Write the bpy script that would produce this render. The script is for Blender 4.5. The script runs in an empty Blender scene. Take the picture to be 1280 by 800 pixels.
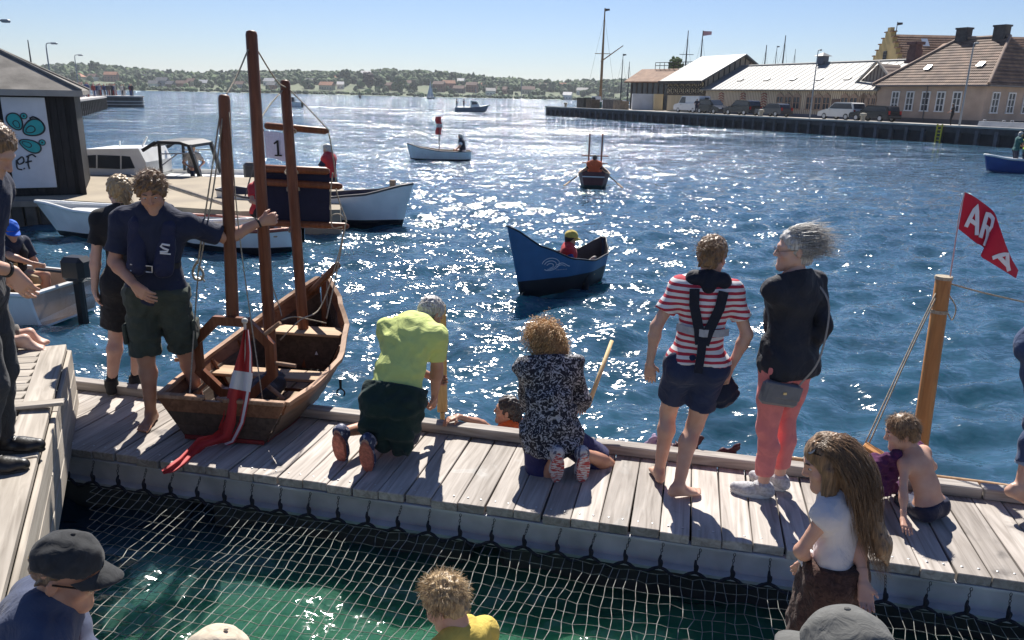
import bpy, bmesh, math, random
import numpy as np
from mathutils import Vector, Matrix, noise as mnoise
R_ = math.radians
scene = bpy.context.scene
COL = scene.collection
random.seed(7)
rng = np.random.default_rng(7)

# ------------------------------------------------------------------ camera
FPX, CAM_H, HOR_Y, ROLL = 960.0, 2.95, 120.0, R_(1.3)
PITCH = math.atan((400 - HOR_Y) / FPX)
_f = Vector((0, math.cos(PITCH), -math.sin(PITCH)))
_r0 = Vector((1, 0, 0))
_u0 = _r0.cross(_f)
_R = _r0 * math.cos(ROLL) + _u0 * math.sin(ROLL)
_U = -_r0 * math.sin(ROLL) + _u0 * math.cos(ROLL)
CAM = Vector((0, 0, CAM_H))
cam_data = bpy.data.cameras.new('camera')
cam_data.sensor_width = 36
cam_data.lens = FPX / 1280 * 36
cam_data.clip_start = 0.05
cam_data.clip_end = 9000
cam = bpy.data.objects.new('camera', cam_data)
cam.matrix_world = Matrix(((_R.x, _U.x, -_f.x, 0), (_R.y, _U.y, -_f.y, 0), (_R.z, _U.z, -_f.z, CAM_H), (0, 0, 0, 1)))
COL.objects.link(cam)
scene.camera = cam

# ------------------------------------------------------------------ light
SUN_EL, SUN_AZ = R_(48), R_(-2)          # azimuth from +Y, clockwise
world = bpy.data.worlds.new('World')
scene.world = world
world.use_nodes = True
_nt = world.node_tree
_nt.nodes.clear()
_sky = _nt.nodes.new('ShaderNodeTexSky')
_sky.sky_type = 'NISHITA'
_sky.sun_disc = False
_sky.sun_elevation = SUN_EL
_sky.sun_rotation = SUN_AZ
_sky.air_density = 1.0
_sky.dust_density = 0.2
_sky.ozone_density = 1.5
_bg = _nt.nodes.new('ShaderNodeBackground')
_bg.inputs['Strength'].default_value = 0.054
_out = _nt.nodes.new('ShaderNodeOutputWorld')
_wb = _nt.nodes.new('ShaderNodeMix'); _wb.data_type = 'RGBA'; _wb.blend_type = 'MULTIPLY'
_wb.inputs['Factor'].default_value = 1
_wb.inputs['B'].default_value = (.71, .785, 1.01, 1)          # white balance of the whole sky
_nt.links.new(_sky.outputs[0], _wb.inputs['A'])
_nt.links.new(_wb.outputs['Result'], _bg.inputs['Color'])
_nt.links.new(_bg.outputs[0], _out.inputs['Surface'])
sun_data = bpy.data.lights.new('sun', 'SUN')
sun_data.energy = 4.7
sun_data.angle = R_(0.53)
sun_data.color = (1.0, 0.95, 0.87)
sun = bpy.data.objects.new('sun', sun_data)
_sd = Vector((math.sin(SUN_AZ) * math.cos(SUN_EL), math.cos(SUN_AZ) * math.cos(SUN_EL), math.sin(SUN_EL)))
sun.rotation_euler = (-_sd).to_track_quat('-Z', 'Y').to_euler()
sun.location = (0, 0, 60)
COL.objects.link(sun)
vs = scene.view_settings
vs.view_transform = 'Standard'
vs.look = 'None'
vs.exposure = 0.92
vs.gamma = 1.0
vs.use_curve_mapping = False
scene.cycles.max_bounces = 6
scene.cycles.transparent_max_bounces = 6
scene.cycles.caustics_reflective = False
scene.cycles.caustics_refractive = False

# ------------------------------------------------------------------ placing
def ray(x, y):
    return _f + _R * ((x - 640) / FPX) + _U * ((400 - y) / FPX)
def g(x, y, z=0.5):
    d = ray(x, y)
    return CAM + d * ((z - CAM_H) / d.z)
def at(x, y, Y):
    d = ray(x, y)
    return CAM + d * (Y / d.y)
def pix(p):
    v = Vector(p) - CAM
    d = v.dot(_f)
    return 640 + FPX * v.dot(_R) / d, 400 - FPX * v.dot(_U) / d
def V(*a):
    return Vector(a)
def lerp(a, b, t):
    return a + (b - a) * t

# ------------------------------------------------------------------ materials
_mats = {}
def M(name, col=(.5, .5, .5), rough=.6, var=.15, scale=6., bump=.08, bscale=30., metal=0., stretch=(1, 1, 1),
      spec=.5, rnd=0., col2=None, thr=None, dist=0.02, sheen=0., trans=0.):
    """one procedural surface: base colour, mottled variation, per-object tone, fine relief"""
    if name in _mats:
        return _mats[name]
    m = bpy.data.materials.new(name)
    _mats[name] = m
    m.use_nodes = True
    nt = m.node_tree
    N, L = nt.nodes, nt.links
    b = N['Principled BSDF']
    b.inputs['Roughness'].default_value = rough
    b.inputs['Metallic'].default_value = metal
    b.inputs['Specular IOR Level'].default_value = spec
    if sheen:
        b.inputs['Sheen Weight'].default_value = sheen
    tc = N.new('ShaderNodeTexCoord')
    mp = N.new('ShaderNodeMapping')
    mp.inputs['Scale'].default_value = stretch
    L.new(tc.outputs['Object'], mp.inputs['Vector'])
    vec = mp.outputs[0]
    if rnd:
        oi = N.new('ShaderNodeObjectInfo')
        ad = N.new('ShaderNodeVectorMath'); ad.operation = 'MULTIPLY_ADD'
        ad.inputs[1].default_value = (17, 31, 47)
        L.new(oi.outputs['Random'], ad.inputs[0]); L.new(mp.outputs[0], ad.inputs[2])
        vec = ad.outputs[0]
    n1 = N.new('ShaderNodeTexNoise')
    n1.inputs['Scale'].default_value = scale
    n1.inputs['Detail'].default_value = 5
    L.new(vec, n1.inputs['Vector'])
    rp = N.new('ShaderNodeValToRGB')
    c = Vector(col[:3])
    if col2 is None:
        lo, hi = c * (1 - var * 1.6), c * (1 + var * 1.3)
    else:
        lo, hi = c, Vector(col2)
    t0, t1 = thr if thr else (.3, .7)
    rp.color_ramp.elements[0].position = t0
    rp.color_ramp.elements[1].position = t1
    rp.color_ramp.elements[0].color = (*lo, 1)
    rp.color_ramp.elements[1].color = (*hi, 1)
    L.new(n1.outputs['Fac'], rp.inputs['Fac'])
    cout = rp.outputs['Color']
    if rnd:
        mr = N.new('ShaderNodeMapRange')
        mr.inputs['To Min'].default_value = 1 - rnd
        mr.inputs['To Max'].default_value = 1 + rnd
        L.new(oi.outputs['Random'], mr.inputs['Value'])
        mx = N.new('ShaderNodeMix'); mx.data_type = 'RGBA'; mx.blend_type = 'MULTIPLY'
        mx.inputs['Factor'].default_value = 1
        L.new(cout, mx.inputs['A']); L.new(mr.outputs[0], mx.inputs['B'])
        cout = mx.outputs['Result']
    L.new(cout, b.inputs['Base Color'])
    if bump:
        n2 = N.new('ShaderNodeTexNoise')
        n2.inputs['Scale'].default_value = bscale
        n2.inputs['Detail'].default_value = 6
        L.new(vec, n2.inputs['Vector'])
        bp = N.new('ShaderNodeBump')
        bp.inputs['Strength'].default_value = bump
        bp.inputs['Distance'].default_value = dist
        L.new(n2.outputs['Fac'], bp.inputs['Height'])
        L.new(bp.outputs[0], b.inputs['Normal'])
    return m

def emat(name, build):
    """material with its own node recipe: build(nodes, links, principled)"""
    if name in _mats:
        return _mats[name]
    m = bpy.data.materials.new(name)
    _mats[name] = m
    m.use_nodes = True
    build(m.node_tree.nodes, m.node_tree.links, m.node_tree.nodes['Principled BSDF'])
    return m

# ------------------------------------------------------------------ objects
def tag(o, label=None, cat=None, group=None, kind=None):
    if label: o['label'] = label
    if cat: o['category'] = cat
    if group: o['group'] = group
    if kind: o['kind'] = kind
    return o
def empty(name, loc=(0, 0, 0), rz=0., label=None, cat=None, group=None, kind=None, rot=None):
    o = bpy.data.objects.new(name, None)
    o.location = loc
    o.rotation_euler = rot if rot else (0, 0, rz)
    o.empty_display_size = .1
    COL.objects.link(o)
    return tag(o, label, cat, group, kind)
def copy_tree(o, parent=None):
    c = o.copy()
    COL.objects.link(c)
    c.parent = parent
    for ch in list(o.children):
        copy_tree(ch, c)
    return c
def link_mesh(name, me, mat, parent=None, smooth=False, loc=None):
    o = bpy.data.objects.new(name, me)
    for mm in (mat if isinstance(mat, (list, tuple)) else [mat]):
        me.materials.append(mm)
    if smooth:
        me.polygons.foreach_set('use_smooth', [True] * len(me.polygons))
    COL.objects.link(o)
    if parent is not None: o.parent = parent
    if loc is not None: o.location = loc
    return o

class MB:
    """collects shapes and links them as ONE mesh"""
    def __init__(s):
        s.v, s.f, s.mi = [], [], []
    def add(s, vs, fs, mi=0):
        n = len(s.v)
        s.v += [tuple(p) for p in vs]
        s.f += [tuple(i + n for i in f) for f in fs]
        s.mi += [mi] * len(fs)
        return s
    def box(s, c, d, rz=0., mi=0, m=None):
        x, y, z = d[0] / 2, d[1] / 2, d[2] / 2
        vs = [Vector(p) for p in ((-x, -y, -z), (x, -y, -z), (x, y, -z), (-x, y, -z), (-x, -y, z), (x, -y, z), (x, y, z), (-x, y, z))]
        mt = m if m is not None else Matrix.Rotation(rz, 3, 'Z')
        c = Vector(c)
        return s.add([mt @ p + c for p in vs], [(0, 3, 2, 1), (4, 5, 6, 7), (0, 1, 5, 4), (1, 2, 6, 5), (2, 3, 7, 6), (3, 0, 4, 7)], mi)
    def bbox(s, c, d, b=.01, rz=0., mi=0, m=None):
        """box with chamfered edges along every side"""
        bm = bmesh.new()
        bmesh.ops.create_cube(bm, size=1)
        for v in bm.verts: v.co = Vector((v.co.x * d[0], v.co.y * d[1], v.co.z * d[2]))
        bmesh.ops.bevel(bm, geom=bm.edges[:], offset=b, segments=1, affect='EDGES')
        mt = m if m is not None else Matrix.Rotation(rz, 3, 'Z')
        c = Vector(c)
        bm.verts.index_update()
        s.add([mt @ v.co + c for v in bm.verts], [[v.index for v in f.verts] for f in bm.faces], mi)
        bm.free()
        return s
    def beam(s, a, b, w, h, mi=0, up=(0, 0, 1), w2=None, h2=None):
        a, b = Vector(a), Vector(b)
        d = (b - a).normalized()
        u = Vector(up)
        if abs(d.dot(u)) > .98: u = Vector((0, 1, 0))
        sx = d.cross(u).normalized(); uz = sx.cross(d)
        w2 = w if w2 is None else w2; h2 = h if h2 is None else h2
        vs = []
        for p, ww, hh in ((a, w, h), (b, w2, h2)):
            for i, j in ((-1, -1), (1, -1), (1, 1), (-1, 1)):
                vs.append(p + sx * (i * ww / 2) + uz * (j * hh / 2))
        return s.add(vs, [(0, 1, 2, 3), (7, 6, 5, 4), (0, 4, 5, 1), (1, 5, 6, 2), (2, 6, 7, 3), (3, 7, 4, 0)], mi)
    def tube(s, pts, r, n=8, mi=0, caps=True):
        pts = [Vector(p) for p in pts]
        rs = list(r) if hasattr(r, '__len__') else [r] * len(pts)
        vs, fs = [], []
        d0 = (pts[1] - pts[0]).normalized()
        u = d0.orthogonal().normalized()
        for i, p in enumerate(pts):
            d = (pts[min(i + 1, len(pts) - 1)] - pts[max(i - 1, 0)])
            d = d.normalized() if d.length > 1e-9 else d0
            u = (u - d * u.dot(d))
            u = u.normalized() if u.length > 1e-6 else d.orthogonal().normalized()
            w = d.cross(u)
            for k in range(n):
                a = 2 * math.pi * k / n
                vs.append(p + (u * math.cos(a) + w * math.sin(a)) * rs[i])
        for i in range(len(pts) - 1):
            for k in range(n):
                a, b = i * n + k, i * n + (k + 1) % n
                fs.append((a, b, b + n, a + n))
        if caps:
            fs.append(tuple(reversed(range(n))))
            fs.append(tuple(range((len(pts) - 1) * n, len(pts) * n)))
        return s.add(vs, fs, mi)
    def lathe(s, prof, c=(0, 0, 0), n=12, mi=0):
        c = Vector(c); vs, fs = [], []
        for r, z in prof:
            for k in range(n):
                a = 2 * math.pi * k / n
                vs.append(c + Vector((r * math.cos(a), r * math.sin(a), z)))
        for i in range(len(prof) - 1):
            for k in range(n):
                a, b = i * n + k, i * n + (k + 1) % n
                fs.append((a, b, b + n, a + n))
        fs.append(tuple(reversed(range(n)))); fs.append(tuple(range((len(prof) - 1) * n, len(prof) * n)))
        return s.add(vs, fs, mi)
    def loft(s, rings, mi=0, closed=True, caps=True):
        n = len(rings[0]); vs = [p for r in rings for p in r]; fs = []
        kk = n if closed else n - 1
        for i in range(len(rings) - 1):
            for k in range(kk):
                a, b = i * n + k, i * n + (k + 1) % n
                fs.append((a, b, b + n, a + n))
        if caps and closed:
            fs.append(tuple(reversed(range(n)))); fs.append(tuple(range((len(rings) - 1) * n, len(rings) * n)))
        return s.add(vs, fs, mi)
    def prism(s, poly, d, mi=0):
        """polygon (3-d points) extruded by vector d"""
        poly = [Vector(p) for p in poly]; d = Vector(d); n = len(poly)
        fs = [tuple(reversed(range(n))), tuple(range(n, 2 * n))]
        for k in range(n):
            fs.append((k, (k + 1) % n, (k + 1) % n + n, k + n))
        return s.add(poly + [p + d for p in poly], fs, mi)
    def ellip(s, c, r, mi=0, n=10, m=8, jit=0.):
        vs, fs = [], []
        c = Vector(c)
        for i in range(m + 1):
            th = math.pi * i / m
            for k in range(n):
                a = 2 * math.pi * k / n
                q = 1 + random.uniform(-jit, jit)
                vs.append(c + Vector((r[0] * math.sin(th) * math.cos(a) * q, r[1] * math.sin(th) * math.sin(a) * q, r[2] * math.cos(th))))
        for i in range(m):
            for k in range(n):
                a, b = i * n + k, i * n + (k + 1) % n
                fs.append((a, a + n, b + n, b))
        return s.add(vs, fs, mi)
    def mesh(s, name):
        me = bpy.data.meshes.new(name)
        me.from_pydata(s.v, [], s.f)
        if any(s.mi): me.polygons.foreach_set('material_index', s.mi)
        me.validate()
        bm = bmesh.new(); bm.from_mesh(me)
        bmesh.ops.recalc_face_normals(bm, faces=bm.faces[:])
        bm.to_mesh(me); bm.free()
        return me
    def build(s, name, mat, parent=None, smooth=False, loc=None, keep=False):
        if keep:
            me = bpy.data.meshes.new(name); me.from_pydata(s.v, [], s.f)
            if any(s.mi): me.polygons.foreach_set('material_index', s.mi)
        else:
            me = s.mesh(name)
        return link_mesh(name, me, mat, parent, smooth, loc)
def catmull(pts, n=6):
    pts = [Vector(p) for p in pts]
    P = [pts[0] * 2 - pts[1]] + pts + [pts[-1] * 2 - pts[-2]]
    out = []
    for i in range(1, len(P) - 2):
        a, b, c, d = P[i - 1:i + 3]
        for k in range(n):
            t = k / n
            out.append(.5 * ((2 * b) + (c - a) * t + (2 * a - 5 * b + 4 * c - d) * t * t + (3 * b - a - 3 * c + d) * t ** 3))
    out.append(pts[-1])
    return out
def rope(a, b, r, mat, parent, sag=.0, name='rope', n=10):
    a, b = Vector(a), Vector(b)
    pts = [lerp(a, b, i / n) - Vector((0, 0, sag * 4 * (i / n) * (1 - i / n))) for i in range(n + 1)]
    return MB().tube(pts, r, 5).build(name, mat, parent, True)
# ================================================================== WATER
def build_water():
    th = np.radians(np.arange(-82, 82.01, .25))
    r = [1.2]
    while r[-1] < 220: r.append(r[-1] * 1.0095)
    while r[-1] < 6000: r.append(r[-1] * 1.09)
    r = np.array(r)
    Rr, T = np.meshgrid(r, th, indexing='ij')
    X, Y = Rr * np.sin(T), Rr * np.cos(T)
    sp = np.maximum(np.gradient(r)[:, None] * np.ones_like(T), Rr * np.radians(.25))
    Z = np.zeros_like(X)
    q = np.random.default_rng(3)
    for i in range(70):
        lam = .2 * (9 ** q.random())
        ang = q.normal(R_(-78), R_(34))
        k = 2 * math.pi / lam
        a = .0088 * lam ** .8 * q.uniform(.5, 1.4)
        fade = np.clip(lam / (2.6 * sp) - 1, 0, 1)
        ph = k * (X * math.cos(ang) + Y * math.sin(ang)) + q.uniform(0, 6.28)
        Z += a * fade * (np.sin(ph) + .22 * np.cos(2 * ph))
    calm = .55 + .45 * np.clip((Y - 4.2) / 3, 0, 1)          # sheltered inside the net pool
    Z *= calm
    nr, nc = X.shape
    vs = np.stack([X, Y, Z], -1).reshape(-1, 3)
    idx = np.arange(nr * nc).reshape(nr, nc)
    fs = np.stack([idx[:-1, :-1], idx[1:, :-1], idx[1:, 1:], idx[:-1, 1:]], -1).reshape(-1, 4)
    me = bpy.data.meshes.new('water')
    me.vertices.add(len(vs)); me.vertices.foreach_set('co', vs.ravel())
    me.loops.add(fs.size); me.loops.foreach_set('vertex_index', fs.ravel())
    me.polygons.add(len(fs)); me.polygons.foreach_set('loop_start', np.arange(0, fs.size, 4))
    me.polygons.foreach_set('use_smooth', np.ones(len(fs), bool))
    me.update(calc_edges=True)
    if me.polygons[0].normal.z < 0: me.flip_normals()
    def rec(N, L, b):
        b.inputs['Base Color'].default_value = (.006, .030, .024, 1)
        b.inputs['Roughness'].default_value = .09
        b.inputs['IOR'].default_value = 1.45
        b.subsurface_method = 'BURLEY'; b.inputs['Subsurface Weight'].default_value = .7      # light spreads inside the murky water
        b.inputs['Subsurface Radius'].default_value = (.35, 1.0, .8); b.inputs['Subsurface Scale'].default_value = .5
        tc = N.new('ShaderNodeTexCoord')
        geo = N.new('ShaderNodeNewGeometry')
        acc = geo.outputs['Normal']
        ln = N.new('ShaderNodeVectorMath'); ln.operation = 'LENGTH'; L.new(tc.outputs['Object'], ln.inputs[0])
        fet = N.new('ShaderNodeMapRange'); fet.interpolation_type = 'SMOOTHSTEP'        # open water is choppier than the sheltered basin
        fet.inputs['From Min'].default_value = 4; fet.inputs['From Max'].default_value = 45
        fet.inputs['To Min'].default_value = .55; fet.inputs['To Max'].default_value = 1.12
        L.new(ln.outputs['Value'], fet.inputs['Value'])
        gu = N.new('ShaderNodeTexNoise'); gu.inputs['Scale'].default_value = .22; gu.inputs['Detail'].default_value = 3
        L.new(tc.outputs['Object'], gu.inputs['Vector'])
        gm = N.new('ShaderNodeMapRange'); gm.inputs['From Min'].default_value = .3; gm.inputs['From Max'].default_value = .7
        gm.inputs['To Min'].default_value = .75; gm.inputs['To Max'].default_value = 1.12
        L.new(gu.outputs['Fac'], gm.inputs['Value'])
        gust = N.new('ShaderNodeMath'); gust.operation = 'MULTIPLY'; L.new(fet.outputs[0], gust.inputs[0]); L.new(gm.outputs[0], gust.inputs[1])
        swl = N.new('ShaderNodeMapRange'); swl.interpolation_type = 'SMOOTHSTEP'
        swl.inputs['From Min'].default_value = 15; swl.inputs['From Max'].default_value = 90
        L.new(ln.outputs['Value'], swl.inputs['Value'])
        for sc, st, amp, det in ((.13, (.5, 1.5, 1), 1.0, 3), (.55, (.55, 1.45, 1), 1.1, 3), (2.3, (.6, 1.35, 1), .95, 3), (16, (.6, 1.3, 1), 2.0, 3)):
            mp = N.new('ShaderNodeMapping'); mp.inputs['Scale'].default_value = st
            mp.inputs['Rotation'].default_value = (0, 0, R_(12))
            L.new(tc.outputs['Object'], mp.inputs['Vector'])
            n = N.new('ShaderNodeTexNoise'); n.inputs['Scale'].default_value = sc; n.inputs['Detail'].default_value = det
            n.inputs['Distortion'].default_value = .5
            L.new(mp.outputs[0], n.inputs['Vector'])
            s1 = N.new('ShaderNodeVectorMath'); s1.operation = 'SUBTRACT'; s1.inputs[1].default_value = (.5, .5, .5)
            L.new(n.outputs['Color'], s1.inputs[0])
            s3 = N.new('ShaderNodeVectorMath'); s3.operation = 'SCALE'; L.new(s1.outputs[0], s3.inputs[0]); L.new((gust if sc > 2 else swl).outputs[0], s3.inputs['Scale'])
            s2 = N.new('ShaderNodeVectorMath'); s2.operation = 'MULTIPLY_ADD'; s2.inputs[1].default_value = (amp * 1.15, amp * 1.0, 0)
            L.new(s3.outputs[0], s2.inputs[0]); L.new(acc, s2.inputs[2]); acc = s2.outputs[0]
        bias = N.new('ShaderNodeVectorMath'); bias.operation = 'SCALE'; bias.inputs[0].default_value = (0, -1, 0)      # wind from the sun side leans the chop one way
        bm_ = N.new('ShaderNodeMapRange'); bm_.inputs['From Min'].default_value = 6; bm_.inputs['From Max'].default_value = 60
        bm_.inputs['To Min'].default_value = .03; bm_.inputs['To Max'].default_value = .055
        L.new(ln.outputs['Value'], bm_.inputs['Value']); L.new(bm_.outputs[0], bias.inputs['Scale'])
        ab = N.new('ShaderNodeVectorMath'); L.new(acc, ab.inputs[0]); L.new(bias.outputs[0], ab.inputs[1]); acc = ab.outputs[0]
        nm = N.new('ShaderNodeVectorMath'); nm.operation = 'NORMALIZE'
        L.new(acc, nm.inputs[0]); L.new(nm.outputs[0], b.inputs['Normal'])
        # cloudy green depth, seen where one looks steeply down
        n = N.new('ShaderNodeTexNoise'); n.inputs['Scale'].default_value = .9; n.inputs['Detail'].default_value = 4
        L.new(tc.outputs['Object'], n.inputs['Vector'])
        rp = N.new('ShaderNodeValToRGB')
        rp.color_ramp.elements[0].color = (.024, .060, .096, 1); rp.color_ramp.elements[0].position = .35
        rp.color_ramp.elements[1].color = (.034, .088, .140, 1); rp.color_ramp.elements[1].position = .7
        L.new(n.outputs['Fac'], rp.inputs['Fac'])
        pm = N.new('ShaderNodeMapRange'); pm.interpolation_type = 'SMOOTHSTEP'; pm.inputs['From Min'].default_value = 3.9; pm.inputs['From Max'].default_value = 5.6     # algae-green water in the bathing pool
        L.new(ln.outputs['Value'], pm.inputs['Value'])
        mx = N.new('ShaderNodeMix'); mx.data_type = 'RGBA'; mx.inputs['A'].default_value = (.030, .115, .070, 1)
        L.new(pm.outputs[0], mx.inputs['Factor']); L.new(rp.outputs[0], mx.inputs['B']); L.new(mx.outputs['Result'], b.inputs['Base Color'])
    o = link_mesh('water', me, emat('harbour_water', rec))
    tag(o, 'rippled blue harbour water glittering in the sun', 'water', kind='structure')
build_water()

# ================================================================== FAR SHORE
_tops = [(-500, 62), (-200, 70), (0, 78), (60, 82), (100, 80), (130, 80), (180, 86), (260, 91), (320, 89), (400, 88), (460, 89), (480, 86),
         (560, 89), (620, 96), (700, 101), (760, 99), (830, 97), (900, 102), (1100, 108), (1280, 112), (1800, 125)]
def _ridge(X):
    """ground height of the ridge (1100 m away) along X"""
    best = None
    for (x0, y0), (x1, y1) in zip(_tops, _tops[1:]):
        a, b = at(x0, y0, 1100), at(x1, y1, 1100)
        if a.x <= X <= b.x:
            return lerp(a.z, b.z, (X - a.x) / (b.x - a.x)) - 9.5
    return 8.
def shore_y(X):
    return 830 + 30 * math.sin(X * .006 + 1) + 14 * math.sin(X * .021) - .05 * abs(X)
def terr(X, Y):
    t = (Y - shore_y(X)) / (1100 - shore_y(X))
    if t < 0: return .6 * max(t * 20, -1)
    e = t * t * (3 - 2 * t) if t < 1 else 1
    return .7 + (_ridge(X) - .7) * e + 1.3 * math.sin(X * .03) * math.sin(Y * .02) * min(1, t * 3)
def build_hills():
    xs = np.linspace(-1150, 1500, 200)
    ts = np.linspace(-.02, 1.5, 30)
    vs, fs = [], []
    for X in xs:
        s = shore_y(X)
        for t in ts:
            Y = s + t * (1100 - s)
            vs.append((X, Y, terr(X, Y)))
    n = len(ts)
    for i in range(len(xs) - 1):
        for j in range(n - 1):
            fs.append((i * n + j, (i + 1) * n + j, (i + 1) * n + j + 1, i * n + j + 1))
    me = bpy.data.meshes.new('hills'); me.from_pydata(vs, [], fs)
    o = link_mesh('hills', me, M('meadow', (.045, .075, .025), .9, .3, .03, 0, col2=(.09, .11, .045)), smooth=True)
    tag(o, 'low green wooded hills along the far shore of the sound', 'hills', kind='structure')
build_hills()
_ico = None
def ico_mesh(sub):
    bm = bmesh.new(); bmesh.ops.create_icosphere(bm, subdivisions=sub, radius=1)
    vs = np.array([v.co[:] for v in bm.verts]); bm.verts.index_update()
    fs = np.array([[v.index for v in f.verts] for f in bm.faces]); bm.free()
    return vs, fs
def blob_mass(name, items, mat, sub=2, q=None):
    """many lumpy tree heads joined: items (centre, radius xy, radius z)"""
    bv, bf = ico_mesh(sub)
    q = q or np.random.default_rng(5)
    av, af, n = [], [], 0
    for c, rx, rz in items:
        j = 1 + q.normal(0, .14, len(bv))[:, None]
        v = bv * j * np.array([rx, rx, rz]) + np.array(c)
        av.append(v); af.append(bf + n); n += len(bv)
    av = np.concatenate(av); af = np.concatenate(af)
    me = bpy.data.meshes.new(name); me.from_pydata(av.tolist(), [], af.tolist())
    return link_mesh(name, me, mat)
FOL = [M('foliage_deep', (.05, .085, .032), .9, .4, .11, .3, .5, dist=1.), M('foliage_mid', (.08, .13, .045), .9, .4, .11, .3, .5, dist=1.),
       M('foliage_pale', (.13, .185, .07), .9, .35, .11, .3, .5, dist=1.), M('foliage_copper', (.05, .035, .035), .9, .3, .11, .3, .5, dist=1.)]
def build_woods():
    q = np.random.default_rng(11)
    sets = ([], [], [])
    for i in range(6200):
        X = q.uniform(-760, 560)
        s = shore_y(X)
        t = q.random() ** .75 * 1.12 + .03
        Y = s + t * (1100 - s)
        if t < .5 and q.random() < .84: continue
        if t > .5 and q.random() < .12: continue
        rr = q.uniform(2.5, 5.0) * (.75 if t < .3 else 1)
        z = terr(X, Y)
        k = int(q.choice(3, p=(.4, .4, .2)))
        sets[k].append(((X, Y, z + rr * .9), rr, rr * q.uniform(.9, 1.4)))
    for i in range(900):        # scrub along the water's edge
        X = q.uniform(-760, 560); s = shore_y(X); Y = s + q.uniform(1, 26); rr = q.uniform(1.1, 2.6)
        sets[int(q.integers(0, 3))].append(((X, Y, terr(X, Y) + rr * .5), rr * 1.3, rr))
    for k, nm in enumerate(('dark', 'green', 'pale')):
        o = blob_mass('forest', sets[k], FOL[k], 2, q)
        tag(o, ('dark green trees of the wood covering the far hills', 'mid green trees of the wood covering the far hills', 'light green trees of the wood covering the far hills')[k], 'forest', kind='stuff')
build_woods()
def on_terrain(x, y):
    best = None
    for i in range(200):
        Y = 800 + i * 2.
        p = at(x, y, Y)
        if Y > shore_y(p.x) and terr(p.x, Y) >= p.z: return V(p.x, Y, terr(p.x, Y))
    p = at(x, y, 860); s = shore_y(p.x) + 6
    p = at(x, y, s); return V(p.x, s, terr(p.x, s))
WALLC = dict(white=M('far_white_wall', (.72, .70, .66), .8, .06, .3, 0), cream=M('far_cream_wall', (.55, .47, .33), .8, .06, .3, 0),
             brick=M('far_brick_wall', (.30, .13, .085), .9, .15, .6, 0), grey=M('far_grey_wall', (.34, .34, .36), .8, .1, .3, 0), dark=M('far_dark_wall', (.09, .075, .07), .8, .1, .3, 0))
ROOFC = dict(orange=M('far_orange_roof', (.42, .17, .085), .8, .15, .5, 0), brown=M('far_brown_roof', (.17, .09, .065), .8, .15, .5, 0),
             slate=M('far_slate_roof', (.10, .105, .12), .6, .1, .5, 0), pale=M('far_pale_roof', (.5, .49, .48), .6, .1, .5, 0))
PANE = M('far_pane', (.03, .04, .05), .1, .1, 1, 0)
def far_house(x, y, wpx, wall, roof, label, hip=False, group='houses on the far shore', storeys=1, rz=0.):
    p = on_terrain(x, y)
    k = p.y / FPX
    wpx = wpx * 1.1; w, d, h = wpx * k, max(8., wpx * k * .6), 3.1 * storeys + 1.4
    o = empty('shore_house', p, rz, label, 'house', group)
    MB().box((0, 0, h / 2 - .5), (w, d, h + 1)).build('wall', WALLC[wall], o)
    e = .5; rh = d * .42
    m = MB(); a = w / 2 + e; b = d / 2 + e; ins = d * .45 if hip else 0
    z0 = h + .02
    m.add([(-a, -b, z0), (a, -b, z0), (a, b, z0), (-a, b, z0), (-a + ins, 0, z0 + rh), (a - ins, 0, z0 + rh)],
          [(0, 1, 5, 4), (2, 3, 4, 5), (1, 2, 5), (3, 0, 4), (3, 2, 1, 0)])
    rf = m.build('roof', ROOFC[roof], o)
    MB().box((w * .2, d * .1, z0 + rh * .95), (.8, .8, 1.6)).build('chimney', WALLC['brick'], rf)
    nw = max(2, min(5, int(w / 3)))
    for st in range(storeys):
        for i in range(nw):
            MB().box((-w / 2 + w * (i + .5) / nw, -d / 2 - .03, 1.5 + 2.9 * st), (1.1, .1, 1.3)).build('window', PANE, o)
    return o
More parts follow.
